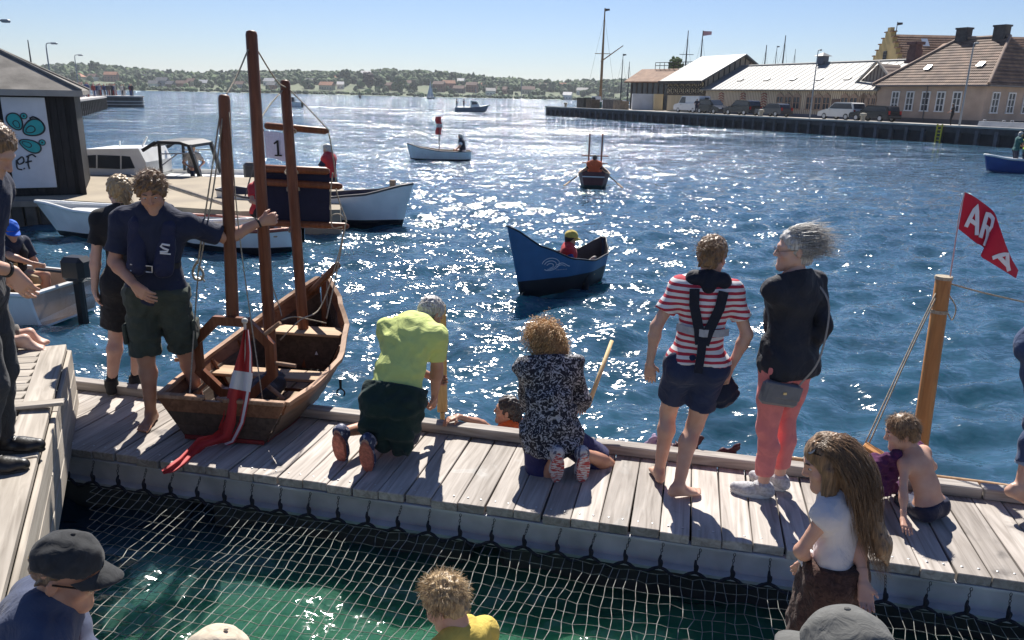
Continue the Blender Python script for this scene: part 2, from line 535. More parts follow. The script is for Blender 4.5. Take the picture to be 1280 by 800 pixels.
_hs = [(97, 101, 15, 'cream', 'orange', 'orange hip-roofed house above the crowded pier on far shore', 1, 1), (117, 101, 10, 'white', 'brown', 'white far house with brown roof just beyond the crowded pier'),
       (140, 102, 13, 'brick', 'orange', 'red brick far house with orange roof beyond the pier end', 0, 1, 2), (177, 101, 12, 'white', 'slate', 'white far house with slate roof above the beach right of the pier'),
       (193, 110, 10, 'white', 'slate', 'small white boathouse by the far beach right of the pier'), (204, 110, 12, 'grey', 'slate', 'grey twin-gabled far house at the water', 0, 1, 2),
       (214, 111, 8, 'dark', 'slate', 'dark slate-roofed shed at the far water next to grey house'), (229, 110, 13, 'brick', 'brown', 'brown brick far house at the water left of white-fronted house'),
       (240, 107, 9, 'cream', 'brown', 'cream far house with brown roof above the brown brick one'), (256, 109, 10, 'cream', 'pale', 'cream pale-roofed far house left of the short wooden mast'),
       (300, 111, 11, 'grey', 'brown', 'grey far house at the water between the two tallest wooden masts'), (339, 107, 14, 'white', 'pale', 'long pale-roofed far house just right of the tallest wooden mast'),
       (340, 112, 9, 'brick', 'slate', 'low brick far house below the long pale-roofed one'), (386, 107, 9, 'white', 'slate', 'white far house among trees right of the third mast'),
       (409, 112, 15, 'cream', 'orange', 'orange-roofed far bungalow near the water right of third mast'), (416, 103, 11, 'cream', 'orange', 'orange roof of a far house higher on the slope'),
       (426, 111, 7, 'white', 'pale', 'tiny white far house just right of the orange-roofed bungalow'), (461, 98, 16, 'white', 'pale', 'long white far house high on the ridge'),
       (475, 97, 7, 'white', 'slate', 'small white far house at the right end of the ridge row'), (485, 112, 11, 'brick', 'brown', 'brown-roofed far house near the water, left of the far sailboat'),
       (510, 109, 8, 'white', 'brown', 'white gabled far house left of the far sailboat'), (549, 114, 12, 'brick', 'brown', 'red brick town building at water right of the far sail', 0, 2),
       (561, 113, 13, 'brick', 'orange', 'red brick orange-roofed town building above the far motorboat', 0, 2), (575, 106, 9, 'white', 'pale', 'white pale-roofed town house above the far motorboat'),
       (574, 116, 12, 'dark', 'brown', 'dark brick warehouse at the far waterfront above the motorboat'), (590, 115, 12, 'brick', 'brown', 'brown brick town row right of the far motorboat', 0, 1, 2),
       (603, 112, 9, 'cream', 'orange', 'cream town house with orange roof right of the motorboat'), (613, 119, 10, 'white', 'slate', 'white low building on far waterfront'),
       (627, 117, 12, 'brick', 'brown', 'brick building on the far waterfront beneath the highest town trees'), (644, 113, 11, 'brick', 'orange', 'brick house with orange roof left of the quay end'),
       (660, 117, 14, 'cream', 'brown', 'cream waterfront building just left of the quay end'), (678, 112, 11, 'brick', 'brown', 'brick town house above the quay end'),
       (700, 112, 13, 'brick', 'orange', 'wide brick town house behind the quay end'), (710, 108, 9, 'white', 'pale', 'white town house with a bright roof above quay end'),
       (728, 118, 12, 'white', 'slate', 'white slate-roofed building behind the tall ship mast')]
for h in _hs:
    far_house(h[0], h[1], h[2], h[3], h[4], h[5], bool(h[6]) if len(h) > 6 else False, storeys=h[8] if len(h) > 8 else (h[7] if len(h) > 7 else 1), rz=random.uniform(-.3, .3))
# single big trees that stand out on the far shore
def shore_tree(x, y, rpx, k, label):
    p = on_terrain(x, y)
    s = p.y / FPX
    rr = rpx * s
    o = empty('shore_tree', p, 0, label, 'tree', 'large trees on the far shore')
    MB().tube([(0, 0, -1), (0, 0, rr * .8), (.3, 0, rr * 1.4)], [.6, .45, .2], 6).build('trunk', M('far_bark', (.09, .07, .05), .9, .2, 1, 0), o)
    q = np.random.default_rng(int(x * 7 + y))
    its = []
    for i in range(26):
        d = q.normal(0, 1, 3); d /= np.linalg.norm(d); d *= q.random() ** .4
        its.append(((d[0] * rr * .75, d[1] * rr * .75, rr * 1.25 + d[2] * rr * .8), rr * q.uniform(.22, .4), rr * q.uniform(.2, .36)))
    c = blob_mass('crown', its, FOL[k], 2, q); c.parent = o
for t in [(460, 113, 10, 3, 'dark copper-leaved tree by the far water'), (475, 114, 8, 0, 'dark round tree right of the copper-leaved one on far shore'),
          (501, 115, 9, 2, 'light green round tree on far shore left of the far sail'), (430, 106, 9, 0, 'dark spreading tree above the orange-roofed bungalow'),
          (119, 95, 8, 0, 'dark round tree behind the houses by the crowded pier'), (165, 110, 6, 2, 'pale green shore tree right of the pier end'),
          (565, 105, 6, 0, 'dark tree among town roofs right of the far sail'), (518, 114, 6, 0, 'small dark tree at the far water beside the sail'), (94, 106, 7, 1, 'leafy green tree in front of the orange hip-roofed house')]:
    shore_tree(*t)
# radio masts on the ridge
for x, y, y2 in ((540, 90, 80), (595, 94, 87), (652, 99, 84)):
    p = on_terrain(x, y + 3); s = p.y / FPX
    o = MB().tube([(0, 0, 0), (0, 0, (y + 3 - y2) * s * 1.1)], [.45, .25], 5).build('radio_mast', M('mast_grey', (.3, .32, .35), .6, .05, 1, 0), None, loc=p)
    tag(o, {540: 'thin radio mast on the ridge above the far sailboat', 595: 'short radio mast on the ridge above the far motorboat', 652: 'thin radio mast above the far town left of the quay'}[x], 'mast', 'radio masts on the far ridge')

# ================================================================== RIGHT QUAY
QA, QB = V(4.95, 132.2, 0), V(36.97, 61.3, 0)
QE = (QB - QA).normalized()
QN = V(-QE.y, QE.x, 0)
QZ = 1.35
QANG = math.atan2(QE.y, QE.x)
def Q(s, n, z=QZ): return QA + QE * s + QN * n + V(0, 0, z)
def qs(x, n):
    """distance along the quay where picture column x meets the vertical plane n"""
    lo, hi = -60., 140.
    for i in range(50):
        m = (lo + hi) / 2
        if pix(Q(m, n))[0] < x: lo = m
        else: hi = m
    return lo
STONE = M('quay_paving', (.36, .33, .29), .85, .15, .5, .1, 3)
TARRED = M('tarred_timber', (.035, .037, .045), .7, .3, 1.5, .3, 8)
def build_quay():
    q = empty('quay', Q(0, 0, 0), QANG, 'long paved quay on dark timber piles across the harbour', 'quay', kind='structure')
    Lq = 125.
    MB().prism([(0, .6, -1), (Lq, .6, -1), (Lq, 140, -1), (24, 140, -1), (18, 13, -1), (0, 13, -1)], (0, 0, QZ + 1)).build('quay_core', STONE, q)
    MB().box((Lq / 2 - .2, .25, QZ + .02), (Lq + .4, .7, .14)).build('edge_beam', M('edge_concrete', (.42, .40, .36), .8, .15, 1, .1, 6), q)
    MB().box((Lq / 2, .06, QZ - .28), (Lq, .28, .42)).build('waling', TARRED, q)
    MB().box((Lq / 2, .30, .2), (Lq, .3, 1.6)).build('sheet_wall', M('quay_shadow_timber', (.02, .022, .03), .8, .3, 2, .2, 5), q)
    me = MB().box((0, 0, 0), (.3, .3, 2.2)).mesh('pile')
    me.materials.append(M('pile_timber', (.075, .08, .095), .8, .25, 2, .3, 8, rnd=.2))
    s = .3
    while s < 118:
        o = bpy.data.objects.new('pile', me); COL.objects.link(o); o.parent = q; o.location = (s, .0, .02)
        s += 1.62
    # end face toward open water
    MB().box((-.12, 6.5, .25), (.3, 13, 1.9)).build('end_wall', TARRED, q)
build_quay()

# ================================================================== LEFT STONE PIER
PZ = .55
CONC = M('pier_concrete', (.35, .295, .215), .9, .16, 1.2, .15, 25, col2=(.25, .21, .16))
def build_pier():
    a, b = g(-60, 252, PZ), g(84, 250, PZ)
    c, d = g(300, 264, PZ), g(425, 262, PZ)
    e, f_ = g(430, 236, PZ), g(330, 222, PZ)
    k = g(100, 218, PZ); l = g(-60, 215, PZ)
    o = empty('pier', (0, 0, 0), 0, 'low concrete pier carrying the dark hut', 'pier', kind='structure')
    poly = [V(p.x, p.y, -.8) for p in (a, b, c, d, e, f_, k, l)]
    MB().prism(poly, (0, 0, .8 + PZ)).build('pier_slab', CONC, o)
    # dark timber sheeting with vertical planks along the front
    TI = M('wet_sheeting', (.05, .045, .042), .6, .35, 3, .3, 12, rnd=.35)
    me = MB().bbox((0, 0, 0), (.23, .10, 1.5), .02).mesh('sheet_plank'); me.materials.append(TI)
    ang = math.atan2(b.y - a.y, b.x - a.x)
    n = int((b - a).length / .27)
    for i in range(n):
        p = lerp(a, b, (i + .5) / n)
        s = bpy.data.objects.new('sheet_plank', me); COL.objects.link(s); s.parent = o
        s.location = (p.x, p.y - .06 - .03 * (i % 2), -.28); s.rotation_euler = (0, 0, ang)
    MB().beam(a + V(0, -.10, -.05), b + V(0, -.10, -.05), .2, .12).build('capping_beam', M('grey_capping', (.17, .15, .13), .8, .2, 3, .2, 20), o)
    # moss and weed at the foot
    return o
build_pier()
def build_far_pier():
    """the long public pier behind the hut, seen from its end"""
    o = empty('harbour_pier', (0, 0, 0), 0, 'long timber-clad pier with a round end far left', 'pier', kind='structure')
    zt = 1.5
    A, B = at(60, 133, 62), at(131, 130, 112)
    A.z = B.z = 0
    d = (B - A).normalized(); n = V(-d.y, d.x, 0)
    L = (B - A).length
    ang = math.atan2(d.y, d.x)
    r = empty('pier_run', A, ang); r.parent = o
    MB().box((L / 2, 4, zt / 2 - .5), (L, 8, zt + 1)).build('pier_core', M('dark_pier_wall', (.06, .055, .055), .8, .3, 1, .2, 5), r)
    MB().box((L / 2, 3.9, zt + .06), (L, 8.5, .2)).build('pier_edge', M('pale_pier_edge', (.45, .42, .40), .8, .1, 1, 0), r)
    for z in (.35, .8): MB().box((L / 2, -.1, z), (L, .25, .16)).build('fender_beam', M('pale_pier_edge'), r)
    me = MB().box((0, 0, 0), (.3, .35, 1.6)).mesh('pile'); me.materials.append(M('dark_pier_wall'))
    for i in range(int(L / 2)):
        p = bpy.data.objects.new('pile', me); COL.objects.link(p); p.parent = r; p.location = (1 + i * 2, -.2, .5)
    C = at(141, 127, 126); C.z = 0
    e = empty('pier_head', C); e.parent = o
    MB().lathe([(4.4, -1), (4.4, zt)], n=28).build('pier_head_core', M('dark_pier_wall'), e)
    MB().lathe([(4.6, zt - .05), (4.6, zt + .16)], n=28).build('pier_head_edge', M('pale_pier_edge'), e)
    for z in (.3, .75): MB().lathe([(4.55, z), (4.55, z + .16)], n=28).build('fender_ring', M('pale_pier_edge'), e)
    return A, d, n, L, C, zt
FP = build_far_pier()
# ================================================================== FLOATING DOCK
DZ = .5
DO = g(85, 479, DZ); DO2 = g(1280, 622, DZ)
DU = (DO2 - DO); DU.z = 0; DU.normalize()
DV = V(DU.y, -DU.x, 0)                     # towards the viewer
def D(u, v, z=DZ): return V(DO.x, DO.y, 0) + DU * u + DV * v + V(0, 0, z)
DANG = math.atan2(DU.y, DU.x)
def uv(p): q = Vector(p) - V(DO.x, DO.y, 0); return q.dot(DU), q.dot(DV)
DW = sum(uv(g(x, y, DZ))[1] for x, y in ((75, 557), (640, 638), (960, 685), (1280, 731))) / 4
def wood(name, lo, hi, grain=(1., 14., 14.), rough=.75, rnd=.14, bump=.25, wet=False):
    def rec(N, L, b):
        b.inputs['Roughness'].default_value = rough
        b.inputs['Specular IOR Level'].default_value = .3
        tc = N.new('ShaderNodeTexCoord'); oi = N.new('ShaderNodeObjectInfo')
        mp = N.new('ShaderNodeMapping'); mp.inputs['Scale'].default_value = grain
        L.new(tc.outputs['Object'], mp.inputs['Vector'])
        ad = N.new('ShaderNodeVectorMath'); ad.operation = 'MULTIPLY_ADD'; ad.inputs[1].default_value = (13, 29, 41)
        L.new(oi.outputs['Random'], ad.inputs[0]); L.new(mp.outputs[0], ad.inputs[2])
        n1 = N.new('ShaderNodeTexNoise'); n1.inputs['Scale'].default_value = 1.6; n1.inputs['Detail'].default_value = 8; n1.inputs['Distortion'].default_value = 1.1
        L.new(ad.outputs[0], n1.inputs['Vector'])
        rp = N.new('ShaderNodeValToRGB')
        rp.color_ramp.elements[0].position = .28; rp.color_ramp.elements[0].color = (*lo, 1)
        rp.color_ramp.elements[1].position = .68; rp.color_ramp.elements[1].color = (*hi, 1)
        L.new(n1.outputs['Fac'], rp.inputs['Fac'])
        n3 = N.new('ShaderNodeTexNoise'); n3.inputs['Scale'].default_value = .8; n3.inputs['Detail'].default_value = 5
        m3 = N.new('ShaderNodeVectorMath'); m3.operation = 'MULTIPLY_ADD'; m3.inputs[1].default_value = (7, 5, 3)
        L.new(oi.outputs['Random'], m3.inputs[0]); L.new(tc.outputs['Object'], m3.inputs[2]); L.new(m3.outputs[0], n3.inputs['Vector'])
        r3 = N.new('ShaderNodeMapRange'); r3.inputs['From Min'].default_value = .3; r3.inputs['From Max'].default_value = .7
        r3.inputs['To Min'].default_value = .70; r3.inputs['To Max'].default_value = 1.15
        L.new(n3.outputs['Fac'], r3.inputs['Value'])
        mr = N.new('ShaderNodeMapRange'); mr.inputs['To Min'].default_value = 1 - rnd; mr.inputs['To Max'].default_value = 1 + rnd
        L.new(oi.outputs['Random'], mr.inputs['Value'])
        mu = N.new('ShaderNodeMath'); mu.operation = 'MULTIPLY'; L.new(r3.outputs[0], mu.inputs[0]); L.new(mr.outputs[0], mu.inputs[1])
        mx = N.new('ShaderNodeMix'); mx.data_type = 'RGBA'; mx.blend_type = 'MULTIPLY'; mx.inputs['Factor'].default_value = 1
        L.new(rp.outputs['Color'], mx.inputs['A']); L.new(mu.outputs[0], mx.inputs['B'])
        cout = mx.outputs['Result']
        if wet:      # damp footprints and old water marks, fixed to the place
            ge = N.new('ShaderNodeNewGeometry'); nw = N.new('ShaderNodeTexNoise'); nw.inputs['Scale'].default_value = 2.6; nw.inputs['Detail'].default_value = 4; nw.inputs['Distortion'].default_value = .4
            L.new(ge.outputs['Position'], nw.inputs['Vector'])
            rw = N.new('ShaderNodeValToRGB'); rw.color_ramp.elements[0].position = .60; rw.color_ramp.elements[1].position = .66
            L.new(nw.outputs['Fac'], rw.inputs['Fac'])
            dm = N.new('ShaderNodeMapRange'); dm.inputs['To Min'].default_value = 1.; dm.inputs['To Max'].default_value = .62; L.new(rw.outputs[0], dm.inputs['Value'])
            m4 = N.new('ShaderNodeMix'); m4.data_type = 'RGBA'; m4.blend_type = 'MULTIPLY'; m4.inputs['Factor'].default_value = 1
            L.new(cout, m4.inputs['A']); L.new(dm.outputs[0], m4.inputs['B']); cout = m4.outputs['Result']
            rr = N.new('ShaderNodeMapRange'); rr.inputs['To Min'].default_value = rough; rr.inputs['To Max'].default_value = .38; L.new(rw.outputs[0], rr.inputs['Value']); L.new(rr.outputs[0], b.inputs['Roughness'])
        L.new(cout, b.inputs['Base Color'])
        bp = N.new('ShaderNodeBump'); bp.inputs['Strength'].default_value = bump; bp.inputs['Distance'].default_value = .004
        L.new(n1.outputs['Fac'], bp.inputs['Height']); L.new(bp.outputs[0], b.inputs['Normal'])
    return emat(name, rec)
GREYWOOD = wood('weathered_dock_plank', (.28, .245, .215), (.54, .49, .445), rnd=.2, wet=True)
DECKWOOD = wood('silvered_deck_board', (.27, .235, .195), (.47, .42, .36))
STEEL = M('galvanised_steel', (.46, .46, .48), .55, .22, 3, .05, 40)
BLACKROPE = M('black_rope', (.018, .019, .028), .9, .3, 60, .5, 300)
def build_dock():
    o = empty('dock', D(0, 0, 0), DANG, 'floating dock of grey weathered planks with raised edge timber', 'dock', kind='structure')
    TH, GAP, PW = .058, .009, .178
    meshes = []
    for k in range(4):
        bm = MB()
        bm.bbox((0, 0, 0), (DW - .008 * k, PW - GAP, TH), .004)
        me = bm.mesh('plank'); me.materials.append(GREYWOOD); meshes.append(me)
    i = 0; u = -.55
    while u < 9.6:
        p = bpy.data.objects.new('plank', meshes[i % 4]); COL.objects.link(p); p.parent = o
        p.location = (u, -DW / 2 + .003 * ((i * 7) % 3 - 1), DZ - TH / 2 + .0015 * ((i * 5) % 4 - 1.5))
        p.rotation_euler = (0, 0, R_(90) + .004 * ((i * 3) % 5 - 2)); i += 1; u += PW
    # kerb timber along the outer edge, in lengths
    for k in range(4):
        MB().bbox((0, 0, 0), (2.52, .105, .075), .008).build('kerb_timber', wood('kerb_timber_wood', (.22, .19, .17), (.47, .43, .39)), o, loc=(.75 + 2.53 * k, -.06, DZ + .04))
    # steel channel under the plank ends, two flanges and a web
    for v, s in ((DW - .05, 1), (.05, -1)):
        MB().box((4.5, -v, DZ - TH - .095), (10.2, .012, .155)).build('steel_beam', STEEL, o)
        MB().box((4.5, -v - .022 * s, DZ - TH - .012), (10.2, .05, .016)).build('beam_flange', STEEL, o)
        MB().box((4.5, -v - .03 * s, DZ - TH - .180), (10.2, .075, .02)).build('beam_flange', STEEL, o)
    for k in range(5):
        MB().bbox((.8 + 2.1 * k, -DW / 2, .06), (1.9, DW - .25, .5), .04).build('float', M('float_plastic', (.04, .045, .05), .6, .2, 4, .05, 20), o)
    # screw heads near both plank ends, too small to pick apart
    m = MB(); u = -.55
    while u < 9.6:
        for v in (.09, DW - .08):
            for du in (-.042, .042):
                m.lathe([(.0065, 0), (.0065, .002), (.004, .003)], (u + du, -v, DZ + .0015), 8)
        u += PW
    tag(m.build('screw_heads', M('bright_screw', (.5, .5, .5), .4, .1, 10, 0, metal=.6), o), kind='stuff')
    return o
DOCK = build_dock()

# rope edge of the net, lashings, net
NZ = .285
def build_net():
    NETM = M('white_net_cord', (.26, .265, .24), .85, .4, 20, .2, 200)
    L0, L1 = -.1, 9.0
    o = empty('safety_net', D(0, DW, 0), DANG, 'pale square-mesh safety net stretched over the water beside the dock', 'net')
    q = np.random.default_rng(21)
    cell, celv = .060, .084
    nu = int((L1 - L0) / cell); nv = 40
    uu = L0 + np.arange(nu + 1) * cell
    vv = .085 + np.arange(nv + 1) * celv
    U, Vv = np.meshgrid(uu, vv, indexing='ij')
    # slack: the mesh wanders, hangs between its lashings and sags to the middle
    W = U + .010 * np.sin(U * 3.1 + Vv * 5) + q.normal(0, .006, U.shape) + .03 * np.sin(Vv * 2.2 + 1) + .012 * np.sin(U * 7 + Vv * 9)
    edge = np.exp(-(Vv - .085) / .25)
    S = Vv + .012 * np.sin(Vv * 4.3 + U * 2.7) + q.normal(0, .0045, U.shape) + edge * .02 * (np.abs(np.sin(math.pi * U / .205)) - .5)
    Z = NZ - .10 * np.clip((Vv - .085) / 1.4, 0, 1) ** .8 + .012 * np.sin(U * 2.3) * np.sin(Vv * 3) + q.normal(0, .003, U.shape)
    P = np.stack([W, -S, Z], -1)
    r = .0022
    vs, fs = [], []
    def seg(a, b):
        n = len(vs)
        d = b - a; d = d / (np.linalg.norm(d) + 1e-9)
        s = np.array([-d[1], d[0], 0]); t = np.array([0, 0, 1.])
        for p in (a, b):
            vs.append(p + s * r); vs.append(p - s * r * .5 + t * r * .87); vs.append(p - s * r * .5 - t * r * .87)
        for k in range(3):
            fs.append((n + k, n + (k + 1) % 3, n + 3 + (k + 1) % 3, n + 3 + k))
    # left end is cut along the raised deck, right end runs out of sight
    for i in range(nu + 1):
        for j in range(nv + 1):
            w = D(P[i, j, 0], DW - P[i, j, 1], 0)
            ok = deck_side(w) > .10
            if not ok: continue
            if i < nu and deck_side(D(P[i + 1, j, 0], DW - P[i + 1, j, 1], 0)) > .10: seg(P[i, j], P[i + 1, j])
            if j < nv and deck_side(D(P[i, j + 1, 0], DW - P[i, j + 1, 1], 0)) > .10: seg(P[i, j], P[i, j + 1])
    me = bpy.data.meshes.new('net_mesh'); me.from_pydata([tuple(v) for v in vs], [], fs)
    n = link_mesh('net_mesh', me, NETM, o); tag(n, kind='stuff')
    # black border rope with lashings down from the steel channel
    pts = []
    k = 0; u = -.05
    while u < 9.0:
        pts.append((u, -.06, NZ + .018)); pts.append((u + .1, -.085, NZ - .018)); u += .205
    MB().tube(catmull(pts, 3), .011, 6).build('border_rope', BLACKROPE, o, True)
    lm = MB().tube(catmull([(0, 0, -.01), (.004, 0, .03), (-.003, 0, .05), (0, .01, .075)], 4), [.009, .011, .013, .014, .015, .015, .014, .012, .010, .009, .008, .007, .006], 7).mesh('lashing')
    lm.materials.append(BLACKROPE)
    cm = MB()
    for j in range(4):
        t = [(0.006 * math.cos(a) if j % 2 else 0, (.006 * math.cos(a)) if not j % 2 else 0, .012 * math.sin(a) + .085 + j * .016) for a in np.linspace(0, 2 * math.pi, 9)]
        cm.tube([V(x + .002 * j, y + .012 + .006 * j, z) for x, y, z in t], .0022, 4, caps=False)
    cme = cm.mesh('chain'); cme.materials.append(M('dark_chain', (.09, .09, .10), .4, .2, 20, 0, metal=.8))
    u = -.05
    while u < 9.0:
        for me_ in (lm, cme):
            x = bpy.data.objects.new(me_.name, me_); COL.objects.link(x); x.parent = o; x.location = (u, -.062, NZ + .02)
            x.rotation_euler = (0, 0, random.uniform(-.5, .5))
        u += .205
    return o

# ================================================================== RAISED DECK (left)
KZ = 1.0
KA, KB = g(83, 431, KZ), g(14, 700, KZ)
KD = (KB - KA); KD.z = 0; KD.normalize()          # along the rim, towards the viewer
KN = V(KD.y, -KD.x, 0)                            # to the left, over the deck
def K(a, b, z=KZ): return V(KA.x, KA.y, 0) + KD * a + KN * b + V(0, 0, z)
def deck_side(p):
    """how far right of the raised deck's rim a point lies"""
    return -(Vector((p[0], p[1], 0)) - V(KA.x, KA.y, 0)).dot(KN)
def build_deck():
    o = empty('raised_deck', K(0, 0, 0), math.atan2(KD.y, KD.x), 'raised deck of silvery timber boards beside the dock', 'deck', kind='structure')
    # local x along the rim, local y = -KN... keep: +y is to the water side
    rim = wood('silvered_deck_board')if False else DECKWOOD
    for k, (x0, x1) in enumerate(((-.02, 2.1), (2.12, 4.6))):
        MB().bbox(((x0 + x1) / 2, -.085, KZ - .022), (x1 - x0, .165, .044), .004).build('rim_board', rim, o)
    for k, (z, h) in enumerate(((KZ - .13, .155), (KZ - .295, .155), (KZ - .455, .14))):
        for x0, x1 in ((-.02, 1.3 + .6 * k), (1.31 + .6 * k, 4.6)):
            MB().bbox(((x0 + x1) / 2, .012, z), (x1 - x0, .03, h), .004).build('side_board', DECKWOOD, o)
    # far end boards
    for k, z in enumerate((KZ - .13, KZ - .295, KZ - .455)):
        MB().bbox((-.032, -1.2, z), (.03, 2.42, .15), .004).build('end_board', DECKWOOD, o)
    MB().bbox((-.01, -1.35, KZ - .022), (.15, 2.3, .044), .004).build('end_rim', rim, o)
    me = MB().bbox((0, 0, 0), (2.6, .136, .042), .004).mesh('board'); me.materials.append(DECKWOOD)
    x = .15; i = 0
    sk = R_(-14)
    while x < 5.2:
        b = bpy.data.objects.new('board', me); COL.objects.link(b); b.parent = o
        b.rotation_euler = (0, 0, R_(90) + sk)
        b.location = (x + 1.3 * math.sin(-sk) * -1, -.175 - 1.3 * math.cos(sk) + .0, KZ - .024 + .001 * (i % 3)); x += .150; i += 1
    MB().box((2.3, -1.6, KZ - .35), (4.5, 2.9, .5)).build('deck_frame', TARRED, o)
    for x in (.2, 1.5, 2.8, 4.1):
        MB().box((x, -.3, .2), (.14, .14, 1.1)).build('post', TARRED, o)
    # short offcut of plank bridging the rim
    return o
DECK = build_deck()
NET = build_net()
# ================================================================== QUAY BUILDINGS AND VEHICLES
def gable_frame(name, P, Qp, depth, label, cat='building'):
    """root at P, local x along the front wall P->Qp, local y away from the viewer; returns (empty, length)"""
    d = Qp - P; d.z = 0
    o = empty(name, V(P.x, P.y, QZ), math.atan2(d.y, d.x), label, cat)
    return o, d.length
PANES = M('window_pane', (.045, .055, .07), .08, .1, 2, 0)
WHITEP = M('white_paint', (.72, .72, .70), .5, .05, 3, .03, 20)
def win(parent, x, z, w, h, y=-.03, cols=2, rows=3, mat=None, name='window'):
    """a window with frame, bars and glass set into a shallow reveal"""
    f = MB()
    t = .11
    f.box((x - w / 2, y, z), (t, .12, h)).box((x + w / 2, y, z), (t, .12, h)).box((x, y - .002, z + h / 2), (w + t, .12, t)).box((x, y - .002, z - h / 2), (w + t + .1, .16, t))
    for i in range(1, cols): f.box((x - w / 2 + w * i / cols, y - .004, z), (.075, .10, h))
    for j in range(1, rows): f.box((x, y - .006, z - h / 2 + h * j / rows), (w, .09, .06))
    o = f.build(name, mat or WHITEP, parent)
    MB().box((x, y + .03, z), (w, .04, h)).build('pane', PANES, o)
    return o
def tile_mat(name, lo, hi, sx, sy):
    def rec(N, L, b):
        b.inputs['Roughness'].default_value = .8
        tc = N.new('ShaderNodeTexCoord'); mp = N.new('ShaderNodeMapping'); mp.inputs['Scale'].default_value = (1, 1, 1)
        L.new(tc.outputs['Object'], mp.inputs['Vector'])
        n = N.new('ShaderNodeTexNoise'); n.inputs['Scale'].default_value = 1.1; n.inputs['Detail'].default_value = 8
        L.new(mp.outputs[0], n.inputs['Vector'])
        rp = N.new('ShaderNodeValToRGB'); rp.color_ramp.elements[0].position = .36; rp.color_ramp.elements[1].position = .66
        rp.color_ramp.elements[0].color = (*lo, 1); rp.color_ramp.elements[1].color = (*hi, 1)
        L.new(n.outputs['Fac'], rp.inputs['Fac']); L.new(rp.outputs[0], b.inputs['Base Color'])
        w = N.new('ShaderNodeTexWave'); w.inputs['Scale'].default_value = 1.5; w.bands_direction = 'X'; w.inputs['Distortion'].default_value = .6
        L.new(tc.outputs['Object'], w.inputs['Vector'])
        bp = N.new('ShaderNodeBump'); bp.inputs['Strength'].default_value = .7; bp.inputs['Distance'].default_value = .06
        L.new(w.outputs['Fac'], bp.inputs['Height']); L.new(bp.outputs[0], b.inputs['Normal'])
    return emat(name, rec)
TILE = tile_mat('clay_pantiles', (.12, .076, .054), (.235, .152, .105), 1, 1)
TILE2 = tile_mat('orange_pantiles', (.20, .105, .06), (.31, .175, .105), 1, 1)
def tile_courses(parent, a, b, c, d, n, mat):
    """overlapping courses of tiles down a roof slope a-b (ridge) to d-c (eaves)"""
    for i in range(n):
        t0, t1 = i / n, (i + 1) / n + .012
        p = [lerp(a, d, t0), lerp(b, c, t0), lerp(b, c, t1), lerp(a, d, t1)]
        nn = (p[1] - p[0]).cross(p[3] - p[0]); nn.normalize()
        if nn.z < 0: nn = -nn
        m = MB(); m.prism([p[0] + nn * .02, p[1] + nn * .02, p[2] + nn * .075, p[3] + nn * .075], -nn * .05)
        m.build('tile_course', mat, parent)
# ---- brown hipped house
def brown_house():
    P, Kc = Q(qs(1091, 8), 8), Q(qs(1225, 8), 8)
    o, L = gable_frame('harbour_house', P, Kc, 10, 'brown rendered house with hipped tile roof at the right of the quay', 'house')
    W, h = 10.2, 3.45
    WALL = M('brown_render', (.44, .33, .255), .9, .10, .7, .1, 20)
    MB().box((L / 2, W / 2, h / 2), (L, W, h)).build('wall', WALL, o)
    MB().box((L / 2, W / 2, .2), (L + .1, W + .1, .4)).build('plinth', M('dark_plinth', (.14, .12, .11), .9, .1, 1, .1, 10), o)
    e, rz, ins = .35, 4.35, 3.3
    a = [V(-e, -e, h), V(L + e, -e, h), V(L + e, W + e, h), V(-e, W + e, h)]
    r0, r1 = V(ins + .9, W / 2, h + rz), V(L - ins + 1.0, W / 2, h + rz)
    rf = MB().add(a + [r0, r1], [(0, 1, 5, 4), (2, 3, 4, 5), (1, 2, 5), (3, 0, 4), (3, 2, 1, 0)]).build('roof', TILE, o)
    tile_courses(rf, r0, r1, a[1], a[0], 17, TILE)
    tile_courses(rf, r1, r1 + V(0, .05, 0), a[2], a[1], 17, TILE)
    tile_courses(rf, r0 + V(0, .05, 0), r0, a[0], a[3], 17, TILE)
    MB().tube([a[1] + V(0, 0, .12), r1 + V(0, 0, .1)], .14, 6).tube([r0 + V(0, 0, .1), r1 + V(0, 0, .1)], .14, 6).tube([a[0] + V(0, 0, .12), r0 + V(0, 0, .1)], .14, 6).build('ridge_tiles', M('ridge_clay', (.30, .21, .16), .8, .15, 2, .2, 8), rf)
    for p in (r0 + V(.5, 0, .2), r1 + V(-.9, 0, .2)):
        c = MB().box(p, (1.15, .8, 1.5)).build('chimney', M('dark_brick', (.07, .065, .065), .9, .2, 3, .2, 20), rf)
        MB().box(p + V(0, 0, .8), (1.3, .95, .16)).build('chimney_cap', M('dark_brick'), c)
    for t, u in ((.40, .84), (.36, .30)):
        p = lerp(lerp(a[0], r0, t), lerp(a[1], r1, t), u) + V(0, -.1, .12)
        sl = math.atan2(rz, W / 2 + e)
        MB().box(p, (.55, .6, .09), m=Matrix.Rotation(sl, 3, 'X')).build('skylight', M('skylight_glass', (.55, .6, .66), .15, .05, 1, 0), rf)
    MB().box((L / 2, -e - .06, h - .06), (L + 2 * e, .14, .14)).box((L + e + .06, W / 2, h - .06), (.14, W + 2 * e, .14)).build('gutter', M('dark_gutter', (.12, .11, .11), .5, .1, 2, 0), o)
    for px in (1115, 1133, 1152.5, 1171, 1191):
        win(o, qs(px, 8) - qs(1091, 8), 1.95, .8, 1.75)
    for i in range(4):
        w_ = win(o, 0, 0, .9, 1.75)
        w_.rotation_euler = (0, 0, R_(90)); w_.location = (L, 1.35 + 2.15 * i, 1.95)
    MB().tube([(L * .5, -.12, 0), (L * .5, -.12, h - .1)], .05, 6).build('downpipe', M('dark_gutter'), o)
brown_house()
